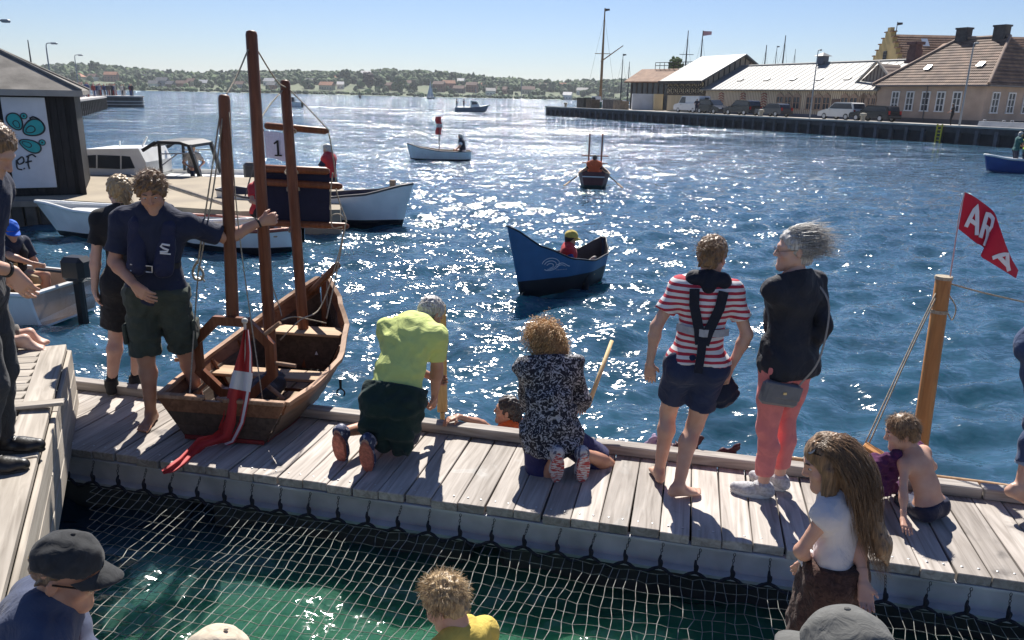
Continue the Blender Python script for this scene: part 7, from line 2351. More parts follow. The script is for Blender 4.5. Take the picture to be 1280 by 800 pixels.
def sail_skiff():
    """white double-ender whose bow points right, carrying the flag with the number"""
    bw = g(489, 281, 0); L = 4.3
    ang = math.atan2(-.12, 1)
    o = empty('sailing_skiff', V(bw.x - L * .93, bw.y + .35, 0), ang, 'white clinker skiff with dark bottom passing behind the hoisted sail', 'boat')
    tab = [(0, .34, .72, .25, .1), (.2, .62, .60, .42, -.08), (.5, .76, .60, .5, -.12), (.8, .52, .74, .26, -.1), (1, .03, .98, .015, -.02)]
    hull(o, L, tab, WHITEHULL, M('navy_inside', (.02, .025, .06), .6, .1, 4, 0), M('dark_rail'), bottom=M('dory_black'), bh=.16, railr=.028, rake=.28)
    for t in (.25, .5, .7): thwart(o, L, tab, t, .38, .22, PALEWOOD)
    R = Matrix.Rotation(ang, 3, 'Z'); w = lambda p: o.location + R @ Vector(p)
    MB().box((L * .955, 0, .92), (.12, .08, .26)).build('stem_post', PALEWOOD, o)
    MB().bbox((L * .52, -.1, .62), (.5, .5, .18), .05).build('deck_box', M('navy_inside'), o)
    small_person('grey-haired man in red life vest sitting in the white skiff', w((L * .60, .1, .86)), -80, 1.75, NAVY, REDVEST, BLACKC, 'grey', None, True, 0, group=None)
    # crew member with dark cap low in the boat
    # flag with the number on its own staff
    ft = at(330, 167, o.location.y + .15)
    st = w((L * .12, 0, .5))
    f = empty('number_flag', st, 0, 'white flag bearing the number 1 flying behind the tall mast', 'flag')
    MB().tube([V(0, 0, 0), ft - st + V(0, 0, .1)], .018, 6).build('staff', M('dark_rail'), f)
    W_, H_ = .55, .60
    m = MB(); n = 12
    for i in range(n + 1):
        u = i / n
        for v in (0, .33, .66, 1): m.v.append(tuple(ft - st + V(u * W_, .05 * math.sin(u * 6 + v), .05 - v * H_ - .12 * u * u + (.06 * u if v == 0 else 0))))
    m.f = [(4 * i + j, 4 * i + 4 + j, 4 * i + 5 + j, 4 * i + 1 + j) for i in range(n) for j in range(3)]; m.mi = [0] * len(m.f)
    fc = m.build('flag_cloth', cloth('lilac_white_cloth', (.58, .56, .68), .8, .04), f, True, keep=True)
    n0 = ft - st + V(W_ * .60, -.09, -.32)
    nm = MB().beam(n0 + V(0, 0, -.17), n0 + V(0, 0, .18), .05, .008, up=(0, 1, 0)).beam(n0 + V(.005, -.002, .165), n0 + V(-.085, -.002, .10), .04, .008, up=(0, 1, 0)).beam(n0 + V(-.085, -.004, -.165), n0 + V(.085, -.004, -.165), .035, .008, up=(0, 1, 0))
    nm.build('numeral', BLACKC, f)
sail_skiff()

def moored():
    """two low white boats lying along the pier"""
    a, b = g(80, 291, 0), g(262, 301, 0)
    a = V(a.x + .2, 14.9, 0)
    for i, (bowpx, sternpx, Y, lab, rail, hh, flip) in enumerate(((74, 330, 15.5, 'long white open boat with its bow by the dark hut, moored along the pier', WHITEHULL, .58, True), (225, 372, 14.75, 'white boat with red-brown rail moored outside the long white one', M('red_rail', (.30, .075, .05), .5, .1, 3, 0), .52, True))):
        A = at(bowpx, 280, Y); B = at(sternpx, 285, Y)
        L = (B - A).length
        o = empty('moored_boat', V(B.x, B.y, 0), math.atan2((A - B).y, (A - B).x), lab, 'boat', 'boats moored along the pier')
        tab = [(0, .55, hh * .9, .42, .05), (.2, .72, hh * .85, .5, -.1), (.5, .78, hh * .85, .5, -.12), (.8, .5, hh, .25, -.08), (1, .03, hh * 1.2, .015, .02)]
        hull(o, L, tab, WHITEHULL, GREYHULL, rail, bottom=M('dory_black'), bh=.12, railr=.035, rake=.6)
        for t in (.15, .4, .62): thwart(o, L, tab, t, .34, .25, PALEWOOD if i else WHITEHULL)
        MB().bbox((L * .86, 0, hh * .93), (L * .16, .5, .03), .01).build('foredeck', WHITEHULL, o)
    # boom lying slantwise
    p0, p1 = at(212, 233, 15.9), at(290, 258, 15.3)
    o = MB().tube([V(0, 0, 0), (p1 - p0)], [.05, .045], 8).build('spar', wood('grey_spar', (.30, .25, .19), (.45, .38, .30), (14, 14, 1.)), loc=p0); o.name = 'loose_spar'
    tag(o, 'grey spar lying slantwise over the moored boats beside the pier', 'spar')
moored()
small_person('crew member in red top with dark cap seated behind the hoisted sail', at(325, 268, 14.9) + V(0, 0, -.05), 120, 1.7, REDVEST, None, BLACKC, 'dark', NAVY, True, 5, group=None)

def cruiser():
    p0, p1 = at(104, 224, 23), at(335, 224, 23)
    L = (p1 - p0).length
    o = empty('cabin_cruiser', V(p1.x, p1.y, 0), math.pi, 'white cabin cruiser with black canvas cockpit hood lying behind the pier', 'boat')
    tab = [(0, .95, .42, .8, -.2), (.3, 1.05, .45, .85, -.3), (.6, 1.0, .5, .6, -.3), (.85, .6, .58, .2, -.2), (1, .05, .68, .02, .0)]
    hull(o, L, tab, WHITEHULL, GREYHULL, M('dark_rail'), railr=.04, rake=.5)
    MB().box((L * .35, 0, .42), (L * .72, 1.7, .06)).build('deck', WHITEHULL, o)
    # cabin trunk with raked windows
    def X(px, py, y=0.): q = at(px, py, 23); return V(p1.x - q.x, y, q.z)
    prof = [(104, 214), (113, 196), (124, 184), (190, 183), (199, 200), (200, 216)]
    MB().prism([X(*p, -.85) for p in prof], (0, 1.7, 0)).build('cabin', WHITEHULL, o)
    for pr in ([(116, 206), (124, 192), (139, 191), (139, 207)], [(141, 207), (141, 191), (168, 192), (168, 208)], [(170, 208), (170, 192), (180, 193), (186, 207)]):
        for y in (-.862, .850): MB().prism([X(*p, y) for p in pr], (0, .012, 0)).build('cabin_window', PANES, o)
    MB().beam(X(103, 213, 0), X(113, 196, 0), 1.4, .03).build('windscreen', PANES, o)
    HOOD = M('black_canvas_hood', (.02, .022, .026), .6, .2, 4, .1, 20)
    for y in (-.8, .8):
        for q0, q1, ww in (((194, 186), (210, 176), .07), ((214, 177), (217, 216), .06), ((250, 179), (264, 219), .13)): MB().beam(X(*q0, y), X(*q1, y), ww, .09).build('hood_frame', HOOD, o)
        MB().tube([X(216, 190, y), X(257, 189, y)], .02, 5).build('hood_rail', STEEL, o)
        MB().tube([X(216, 205, y), X(236, 190, y)], .02, 5).build('hood_rail', STEEL, o)
    rr = []
    for px, py in ((207, 178), (213, 174), (240, 175), (252, 179)):
        rr.append([X(px, py, -.85), X(px, py, .85), X(px, py + 3.5, .85), X(px, py + 3.5, -.85)])
    MB().loft(rr).build('hood_top', HOOD, o)
    MB().beam(X(200, 218, -.88), X(330, 219, -.88), .06, .16).build('coaming', WHITEHULL, o)
    MB().tube([X(150, 183), X(150, 176)], .02, 5).tube([X(178, 183), X(184, 171)], .03, 5).build('antenna', WHITEHULL, o)
    small_person('curly-haired passenger in pale top sitting in the cockpit of the cabin cruiser', at(243, 222, 23) + V(0, 0, .12), 150, 1.55, cloth('beige_top', (.45, .40, .35), .8), None, NAVY, 'blond', None, True, 10, group=None, fem=True)
    ob = MB().bbox((0, 0, .1), (.55, .4, .5), .08); ob.bbox((0, 0, -.5), (.2, .14, .8), .04)
    ob.build('outboard_engine', M('dory_black'), o, loc=X(318, 218))
cruiser()

def skiff_left():
    """white motor dinghy by the raised deck, stern to the right"""
    st = g(98, 404, 0)
    L = 3.2; ang = math.atan2(.18, -1)
    o = empty('motor_dinghy', st + V(-.22, .2, 0), ang, 'white motor dinghy with black outboard lying by the raised deck', 'boat')
    tab = [(0, .62, .46, .5, .0), (.3, .72, .46, .55, -.1), (.6, .7, .5, .45, -.1), (.85, .4, .58, .2, -.05), (1, .04, .66, .02, .05)]
    hull(o, L, tab, WHITEHULL, M('beige_inside'), WHITEHULL, railr=.03, rake=.3, th=.03)
    for t in (.3, .62): thwart(o, L, tab, t, .28, .28, PALEWOOD)
    e = empty('outboard_engine', (-.14, 0, .45)); e.parent = o
    MB().bbox((-.07, 0, .24), (.34, .28, .32), .06).build('cowling', M('engine_black', (.012, .012, .014), .35, .1, 5, 0), e)
    MB().box((-.05, -.122, .2), (.16, .004, .05)).build('cowling_mark', WHITEHULL, e)
    MB().bbox((-.06, 0, -.25), (.13, .10, .75), .03).build('engine_leg', M('engine_black'), e)
    MB().tube([V(.05, 0, .18), V(.45, .1, .22)], .02, 6).build('tiller', M('engine_black'), e)
    R = Matrix.Rotation(ang, 3, 'Z'); w = lambda p: o.location + R @ Vector(p)
    s = w((.95, -.1, .34))
    p = Person('man in blue cap and life vest sitting in the white motor dinghy', s, 1.78, 110, False, SKIN_T, .014)
    p.pose(s + V(0, 0, .10), 14, 18, head=(20, 18, 0), feet={'L': (w((.5, -.25, .08)), 0, V(.5, 0, 1)), 'R': (w((.45, .15, .08)), 0, V(.5, 0, 1))},
           hands={'R': (w((.42, .02, .72)), (0, -1, .2)), 'L': (w((.9, -.45, .75)), (0, .5, -1))})
    p.body(hands='R'); p.shirt(NAVY, .75, .018, .02, noise=(.004, .15, 3)); p.trousers(cloth('khaki_shorts', (.40, .31, .20)), .92, .02, 'shorts', .02)
    def vest(d):
        for sg in (-1, 1):
            d.rc(p.neck + p.r2 * sg * .09 + p.u2 * .02, p.chest + p.r2 * sg * .09 + p.f2 * .13, .04, .055, .02); d.rc(p.chest + p.r2 * sg * .09 + p.f2 * .13, p.waist + p.r2 * sg * .08 + p.f2 * .14, .055, .06, .02)
        d.rc(p.neck - p.f2 * .04 - p.r2 * .08, p.neck - p.f2 * .04 + p.r2 * .08, .035, None, .02)
    v = p.piece('life_vest', BLACKC, vest, .012)
    for sg in (-1, 1):
        MB().bbox(p.neck + p.r2 * sg * .10 + p.f2 * .06 + p.u2 * -.02 - p.root, (.07, .03, .15), .01, rz=-p.yaw).build('reflective_patch', M('reflective_grey'), v)
        MB().bbox(p.waist + p.r2 * sg * .08 + p.f2 * .205 + p.u2 * .1 - p.root, (.08, .02, .05), .006, rz=-p.yaw).build('pocket_tab', M('ochre_tab', (.40, .28, .10), .7, .1, 10, 0), v)
    cap(p, cloth('bright_blue_cap', (.02, .12, .55), .8), off=.012)
    p.haircap(HAIR['brown'], .004, .0, back=-.05)
skiff_left()

def right_boat():
    """boat whose single mast rises beyond the dock at the right, with red lettered flag"""
    base, top = at(1147, 575, 5.35), at(1180, 346, 5.45)
    o = empty('moored_sailboat', V(base.x, base.y, 0), 0, 'pine-masted little boat lying behind the dock beside the sitting boy', 'boat')
    PINE = wood('orange_pine', (.38, .16, .05), (.56, .27, .09), (14, 14, 1.2), .5, .05, .1)
    d = top - base
    b0 = V(0, 0, base.z - .5); t0 = top - o.location
    MB().tube([V(-.02, 0, .1), base - o.location, t0 - (t0 - b0).normalized() * .02, t0], [.062, .060, .054, .047], 4 if False else 10).build('mast', PINE, o, True)
    for k, f in enumerate((.995, .82)):
        q = lerp(base, top, f) - o.location
        MB().lathe([(.060, -.012), (.060, .012)], q, 12).build('mast_band', ROPE, o)
    # hull
    L = 2.6
    h = empty('boat_hull', (-1.15, .12, 0), R_(-14)); h.parent = o
    tab = [(0, .22, .20, .16, -.06), (.3, .30, .16, .24, -.1), (.65, .30, .16, .24, -.1), (1, .05, .24, .03, -.02)]
    hull(h, L, tab, REDWOODX, PALEWOOD, PALEWOOD, railr=.02)
    for t in (.3, .6): thwart(h, L, tab, t, .1, .18, PALEWOOD)
    # raised steering plank at the left
    a, b_ = at(1084, 560, 4.98), at(1124, 584, 4.84)
    MB().bbox((0, 0, 0), ((b_ - a).length * 1.25, .10, .04), .006, m=(b_ - a).to_track_quat('X', 'Z').to_matrix()).build('steering_plank', PINE, o, loc=lerp(a, b_, .5) - o.location)
    def rp(*pts, r=.006): MB().tube(catmull([at(*q) - o.location for q in pts], 6), r, 5).build('rope', ROPE, o, True)
    rp((1172, 362, 5.44), (1130, 450, 5.25), (1079, 560, 5.0)); rp((1174, 364, 5.44), (1132, 452, 5.25), (1083, 562, 5.0))
    rp((1186, 354, 5.45), (1230, 366, 5.45), (1300, 382, 5.45), r=.0065); rp((1186, 368, 5.44), (1195, 385, 5.43), (1190, 400, 5.44), (1184, 390, 5.44), r=.005)
    # flag
    sp = at(1188, 345, 5.45); st = at(1199, 270, 5.45)
    f = empty('lettered_flag', sp, 0, 'red flag with white letters blowing from the top of the pine mast', 'flag')
    MB().tube([V(0, 0, -.05), (st - sp) * 1.05, (at(1206, 240, 5.45) - sp)], [.005, .005, .004], 5).build('staff', M('pink_cord', (.55, .35, .35), .6, .1, 5, 0), f)
    RED = cloth('flag_red', (.50, .012, .035), .65, .08, 200, .2, 6)
    # first fold and second fold as one cloth: control quads in picture points (top edge / bottom edge)
    top_ = [(1206, 240, 5.45), (1218, 246, 5.47), (1232, 256, 5.50), (1243, 266, 5.47), (1249, 282, 5.40), (1256, 302, 5.38), (1264, 322, 5.42), (1273, 338, 5.46)]
    bot_ = [(1198, 286, 5.45), (1208, 294, 5.43), (1219, 303, 5.40), (1230, 310, 5.38), (1226, 320, 5.33), (1238, 328, 5.34), (1254, 338, 5.38), (1270, 348, 5.42)]
    T = catmull([at(*q) - sp for q in top_], 4); B = catmull([at(*q) - sp for q in bot_], 4)
    vs, fs = [], []
    for a_, b__ in zip(T, B):
        for k in range(7): vs.append(lerp(a_, b__, k / 6))
    n = len(T)
    fs = [(i * 7 + k, i * 7 + k + 1, (i + 1) * 7 + k + 1, (i + 1) * 7 + k) for i in range(n - 1) for k in range(6)]
    MB().add(vs, fs).build('flag_cloth', RED, f, True, keep=False)
    LET = {'A': [[(0, 0), (.5, 1), (1, 0)], [(.2, .35), (.8, .35)]], 'R': [[(0, 0), (0, 1), (.7, 1), (.9, .8), (.7, .5), (0, .5)], [(.4, .5), (1, 0)]]}
    def srf(u, v):   # u along the cloth 0..1, v up 0..1
        x = u * (n - 1); i = min(int(x), n - 2); r = x - i
        a_ = lerp(T[i], T[i + 1], r); b__ = lerp(B[i], B[i + 1], r); p = lerp(b__, a_, v)
        nn = (T[i + 1] - T[i]).cross(B[i] - T[i])
        nn.normalize()
        if nn.y > 0: nn = -nn
        return p + nn * .006
    WH = M('white_print')
    for ch, u0, u1 in (('A', .10, .27), ('R', .33, .50), ('A', .70, .90)):
        for stroke in LET[ch]:
            pts = []
            for (x0, y0), (x1, y1) in zip(stroke, stroke[1:]):
                for k in range(5): pts.append((x0 + (x1 - x0) * k / 5, y0 + (y1 - y0) * k / 5))
            pts.append(stroke[-1])
            q = [srf(u0 + (u1 - u0) * x, .17 + .66 * y) for x, y in pts]
            ribbon('letter', q, .028, V(0, -1, .1), WH, f, .003)
right_boat()

def blue_launch():
    a, b = g(1230, 214, 0), g(1330, 214, 0)
    L = 4.2
    o = empty('blue_launch', V(a.x + L, a.y - .2, 0), math.pi, 'blue launch entering at the right edge with crew aboard', 'boat')
    tab = [(0, .7, .60, .55, .0), (.4, .85, .55, .6, -.1), (.8, .55, .62, .3, -.05), (1, .05, .78, .03, .05)]
    hull(o, L, tab, M('launch_blue', (.02, .07, .26), .35, .08, 3, 0), WHITEHULL, WHITEHULL, railr=.05, rake=.3)
    small_person('crew member in teal jacket standing in the blue launch', (a.x + 1.12, a.y - .3, .15), 100, 1.7, TEAL, None, NAVY, 'grey', None, False, 5, group=None)
    small_person('crew member in yellow hi-vis vest standing in the blue launch', (a.x + 1.50, a.y - .55, .10), 60, 1.68, TEAL, HIVIS, NAVY, 'brown', None, False, 5, group=None)
blue_launch()

def far_boats():
    # motor cruiser far out
    p = g(588, 140, 0); Lm = 37 * p.y / FPX
    o = empty('far_motorboat', V(p.x - Lm / 2, p.y, 0), 0, 'grey motorboat with a small cabin crossing far out on the water', 'boat')
    tab = [(0, .9, .75, .7, .0), (.4, 1.0, .8, .8, -.2), (.8, .6, 1.0, .3, -.1), (1, .05, 1.25, .02, .1)]
    hull(o, Lm, tab, M('far_grey_hull', (.17, .21, .26), .5, .1, 2, 0), GREYHULL, WHITEHULL, railr=.06, rake=.5)
    MB().prism([V(Lm * .5, -.6, .8), V(Lm * .82, -.6, .95), V(Lm * .72, -.6, 1.9), V(Lm * .52, -.6, 2.0)], (0, 1.2, 0)).build('cabin', WHITEHULL, o)
    MB().prism([V(Lm * .55, -.62, 1.3), V(Lm * .74, -.62, 1.35), V(Lm * .70, -.62, 1.8), V(Lm * .55, -.62, 1.85)], (0, .02, 0)).build('cabin_window', PANES, o)
    small_person('person standing at the stern of the far grey motorboat', V(p.x - Lm * .45, p.y, .5), 90, 1.75, NAVY, None, NAVY, 'dark', None, False, 0, group='people on the far grey motorboat', vox=.04)
    small_person('person standing amidships on the far grey motorboat', V(p.x - Lm * .22, p.y, .5), 90, 1.75, NAVY, None, NAVY, 'dark', None, False, 0, group='people on the far grey motorboat', vox=.04)
    # sailboat
    p = g(534, 123.6, 0); s = p.y / FPX
    o = empty('sailboat', p, 0, 'far white sailboat with two sails in front of the town', 'boat')
    hull(o, 9 * s, [(0, 1.2, 1.0, .9, 0), (.5, 1.5, .9, 1., -.2), (1, .05, 1.3, .03, .1)], M('far_grey_hull'), GREYHULL, WHITEHULL, railr=.1)
    MB().tube([V(4 * s, 0, 0), V(4 * s, 0, 20 * s)], .15, 6).build('mast', WHITEHULL, o)
    for nm, tri in (('mainsail', [(3.8, 2), (-.5, 2), (3.8, 19)]), ('jib', [(4.3, 2), (8.2, 2), (4.3, 16)])):
        MB().prism([V(x * s, 0, z * s) for x, z in tri], (0, .06, 0)).build(nm, M('sailcloth', (.62, .62, .62), .8, .05, .2, 0), o)
    # speedboat with wake
    p = g(378, 134, 0); s = p.y / FPX
    o = empty('speedboat', p, 0, 'tiny speedboat trailing a white wake behind the tall masts', 'boat')
    hull(o, 22 * s, [(0, .9, .9, .8, 0), (.5, 1., .9, .8, -.2), (1, .05, 1.2, .03, .1)], WHITEHULL, GREYHULL, WHITEHULL, railr=.06)
    MB().prism([V(8 * s, -.5, .8), V(15 * s, -.5, .9), V(12 * s, -.5, 1.8), V(9 * s, -.5, 1.8)], (0, 1, 0)).build('windscreen', PANES, o)
    o.rotation_euler = (0, 0, math.pi)
    q = np.random.default_rng(2); m = MB()
    for i in range(260):
        u = q.random() ** 1.3
        x = 2 + u * 150 * s; c = V(p.x + x, p.y + q.normal(0, .5 + u * 1.2) - u * 7, .03)
        r = q.uniform(.2, .7) * (1.2 - u)
        m.ellip(c, (r * 2.4, r, .12 * (1.2 - u)), n=6, m=4, jit=.2)
    w = m.build('wake', M('foam', (.75, .77, .8), .8, .05, 2, 0)); tag(w, 'white wake left by the tiny speedboat', 'wake', kind='stuff')
    # boats at the quay tip
    o = empty('harbour_boat', Q(3.0, 6.5, .2), QANG, 'small green and white boat on the quay tip', 'boat')
    hull(o, 3.8, [(0, .8, 1.9, .6, 1.1), (.5, .9, 1.9, .6, 1.05), (1, .05, 2.2, .03, 1.2)], M('boat_green', (.02, .10, .08), .5, .1, 3, 0), GREYHULL, WHITEHULL, railr=.06)
    MB().prism([V(1.2, -.5, 1.9), V(2.9, -.5, 1.95), V(2.6, -.5, 3.0), V(1.3, -.5, 3.0)], (0, 1, 0)).build('wheelhouse', WHITEHULL, o)
    MB().prism([V(1.5, -.52, 2.4), V(2.7, -.52, 2.4), V(2.5, -.52, 2.85), V(1.5, -.52, 2.85)], (0, .02, 0)).build('window', PANES, o)
    # channel marker
    p = g(450, 122.5, 0)
    o = MB().lathe([(.7, 0), (.7, 1.2), (.25, 1.6), (.15, 4)], n=8).build('channel_marker', M('far_dark_wall'), loc=p); tag(o, 'dark channel marker post standing in the far water', 'marker')
    # yachts in the marina behind the tip
    for i, (x, lab) in enumerate(((765, 'white motor yacht moored right of the tall mast behind crates'), (738, 'small white yacht moored left of the tall mast behind the quay tip'))):
        p = Q(qs(x, 16), 16, 0)
        o = empty('moored_yacht', p, QANG, lab, 'boat', 'yachts moored behind the quay tip')
        hull(o, 6, [(0, 1, 1.5, .8, 0), (.5, 1.2, 1.5, .9, -.2), (1, .05, 1.9, .03, .1)], WHITEHULL, GREYHULL, WHITEHULL, railr=.06)
        MB().prism([V(1.5, -.7, 1.5), V(4.6, -.7, 1.6), V(3.6, -.7, 2.6), V(1.8, -.7, 2.6)], (0, 1.4, 0)).build('cabin', WHITEHULL, o)
        MB().prism([V(2.0, -.72, 1.9), V(3.9, -.72, 1.9), V(3.4, -.72, 2.4), V(2.0, -.72, 2.4)], (0, .02, 0)).build('cabin_window', PANES, o)
far_boats()
# ================================================================== HUT ON THE PIER
def hut():
    c = g(105, 243, PZ)                         # front right foot
    W = 3.6; h = 2.32
    TH_ = R_(26)
    o = empty('hut', V(c.x, c.y, PZ), TH_, 'dark timber hut with grey pyramid roof and butterfly mural panel', 'hut')
    DK = wood('black_boarding', (.010, .010, .012), (.026, .025, .027), (14, 14, 1.2), .7, .2, .3)
    MB().box((-W / 2, W / 2, h / 2), (W - .06, W - .06, h)).build('core', DK, o)
    me = MB().bbox((0, 0, 0), (.145, .03, h), .006).mesh('board'); me.materials.append(DK)
    n = int(W / .15)
    for i in range(n):
        for sx, (x, y, r) in enumerate(((-W + (i + .5) * W / n, .012, 0), (.0 - .012, (i + .5) * W / n, R_(90)))):
            b = bpy.data.objects.new('board', me); COL.objects.link(b); b.parent = o; b.location = (x, y, h / 2); b.rotation_euler = (0, 0, r)
    MB().box((0, 0, h / 2), (.12, .12, h)).build('corner_post', DK, o)
    FELT = M('grey_felt_roof', (.20, .185, .165), .95, .25, 2.2, .25, 18)
    e = .22; z0 = h - .02; ap = V(-W / 2, W / 2, h + 1.02)
    q = [V(-W - e, -e, z0), V(e, -e, z0), V(e, W + e, z0), V(-W - e, W + e, z0)]
    rf = MB().add(q + [ap] + [p - V(0, 0, .1) for p in q], [(0, 1, 4), (1, 2, 4), (2, 3, 4), (3, 0, 4), (0, 5, 6, 1), (1, 6, 7, 2), (2, 7, 8, 3), (3, 8, 5, 0), (8, 7, 6, 5)]).build('roof', FELT, o)
    MB().box((-W / 2, -e - .015, z0 - .06), (W + 2 * e + .06, .04, .13)).build('eaves_board', M('pale_eaves', (.30, .28, .26), .8, .1, 3, .1, 20), rf)
    for p in q: MB().tube([p + V(0, 0, .02), ap + V(0, 0, .02)], .035, 5).build('hip_batten', FELT, rf)
    # mural panel, set in the plane of the front wall
    def W2(px, py):
        d = ray(px, py); nf = V(math.sin(TH_), -math.cos(TH_), 0); q0 = V(c.x, c.y, 0) + nf * .05
        t = (q0 - CAM).dot(nf) / d.dot(nf); return Matrix.Rotation(-TH_, 3, 'Z') @ (CAM + d * t - o.location)
    pc = [W2(1, 121), W2(56, 121), W2(71, 234), W2(17, 235)]
    x0, x1 = (pc[0].x + pc[3].x) / 2, (pc[1].x + pc[2].x) / 2; zt, zb = pc[0].z, pc[2].z
    pn = empty('mural_panel', ((x0 + x1) / 2, -.06, (zt + zb) / 2)); pn.parent = o
    w, hh = x1 - x0, zt - zb
    MB().bbox((0, 0, 0), (w, .03, hh), .006).build('panel', M('mural_white', (.55, .57, .62), .6, .05, 3, .03, 20), pn)
    TQ = M('mural_turquoise', (.02, .32, .33), .6, .08, 6, 0); LN = M('mural_line', (.015, .02, .025), .6, .05, 6, 0)
    px = hh / 113.
    def blob(cx, cz, rx, rz, rot, m_, y, nm, taper=0.):
        pts = []
        for k in range(24):
            a = 2 * math.pi * k / 24; f = 1 + taper * math.cos(a)
            x, z = rx * math.cos(a), rz * math.sin(a) * f
            pts.append(V(cx + x * math.cos(rot) - z * math.sin(rot), y, cz + x * math.sin(rot) + z * math.cos(rot)))
        MB().prism(pts, (0, .006, 0)).build(nm, m_, pn)
    # wings (centre of butterfly at picture point 27,166)
    def Z(px_, py_): p = W2(px_, py_); return p.x - (x0 + x1) / 2, p.z - (zt + zb) / 2
    s = (W2(60, 150) - W2(30, 150)).length / 30
    for k, (x, y, a, b, rot, tp) in enumerate(((42, 160, 15.5, 12, .5, .25), (38, 182, 15, 9, -.5, .25), (19, 152, 13, 10, 1.95, .2))):
        cx, cz = Z(x, y)
        blob(cx, cz, a * s, b * s, rot, LN, -.030 - .001 * k, 'wing_outline', tp)
        blob(cx, cz, a * s * .86, b * s * .80, rot, TQ, -.036 - .001 * k, 'wing', tp)
        blob(cx - .3 * s * a * math.cos(rot), cz - .3 * s * a * math.sin(rot), a * s * .45, b * s * .42, rot, LN, -.042, 'wing_spot', tp)
        blob(cx - .3 * s * a * math.cos(rot), cz - .3 * s * a * math.sin(rot), a * s * .36, b * s * .30, rot, TQ, -.047, 'wing_spot', tp)
    for x, y, r in ((30, 145, 4.6), (53, 178, 4.6)):
        cx, cz = Z(x, y)
        blob(cx, cz, r * s, r * s, 0, LN, -.032, 'dot_outline'); blob(cx, cz, r * s * .72, r * s * .72, 0, TQ, -.038, 'dot'); blob(cx, cz, r * s * .3, r * s * .3, 0, LN, -.043, 'dot_eye')
    def stroke(pts, r=1.1): MB().tube(catmull([V(Z(*p)[0], -.024, Z(*p)[1]) for p in pts], 5), r * s, 5).build('painted_line', LN, pn)
    stroke([(37, 148), (42, 146), (50, 150), (55, 158)]); stroke([(22, 200), (28, 196), (30, 202), (24, 205), (21, 200), (22, 210), (28, 212)]); stroke([(33, 196), (40, 193), (45, 196)]); stroke([(36, 194), (35, 203), (37, 211)]); stroke([(32, 203), (40, 201)]); stroke([(30, 210), (31, 211)], 1.4)
hut()
# crowd on the far pier
def far_crowd():
    A, d, n, L, C, zt = FP
    q = np.random.default_rng(4)
    cols = [(.02, .025, .04), (.3, .3, .32), (.05, .08, .2), (.25, .05, .05), (.12, .12, .12), (.5, .48, .45)]
    m = MB()
    mats = [M('crowd_%d' % i, c, .9, .1, 2, 0) for i, c in enumerate(cols)] + [SKIN]
    for i in range(95):
        if i < 70: p = A + d * (L * q.uniform(.25, .98)) + n * q.uniform(.8, 5)
        else: a = q.uniform(0, 6.28); p = C + V(math.cos(a), math.sin(a), 0) * q.uniform(.3, 3.6)
        k = int(q.integers(0, 6)); h = q.uniform(.92, 1.06); z = zt + .16
        for sg in (-1, 1): m.tube([p + V(sg * .1, 0, z), p + V(sg * .09, 0, z + .85 * h)], [.07, .10], 6, mi=int(q.integers(0, 6)))
        m.tube([p + V(0, 0, z + .8 * h), p + V(0, 0, z + 1.1 * h), p + V(0, 0, z + 1.42 * h), p + V(0, 0, z + 1.5 * h)], [.17, .16, .21, .07], 7, mi=k)
        for sg in (-1, 1): m.tube([p + V(sg * .22, 0, z + 1.42 * h), p + V(sg * .27, -.05, z + .85 * h)], [.06, .04], 5, mi=k)
        m.ellip(p + V(0, 0, z + 1.63 * h), (.09, .1, .13), mi=6, n=7, m=6)
    o = m.build('crowd', mats); tag(o, 'crowd of spectators standing on the long pier at far left', 'crowd', kind='stuff')
far_crowd()
small_person('pedestrian in dark coat walking on the quay before the brown house', Q(qs(1188, 1.6), 1.6), -60, 1.78, BLACKC, None, BLACKC, 'dark', None, False, 2, group=None, vox=.03)
small_person('person in dark clothes standing beside the white van', Q(qs(870, 2.2), 2.2), 200, 1.75, NAVY, None, NAVY, 'dark', None, False, 2, group=None, vox=.03)

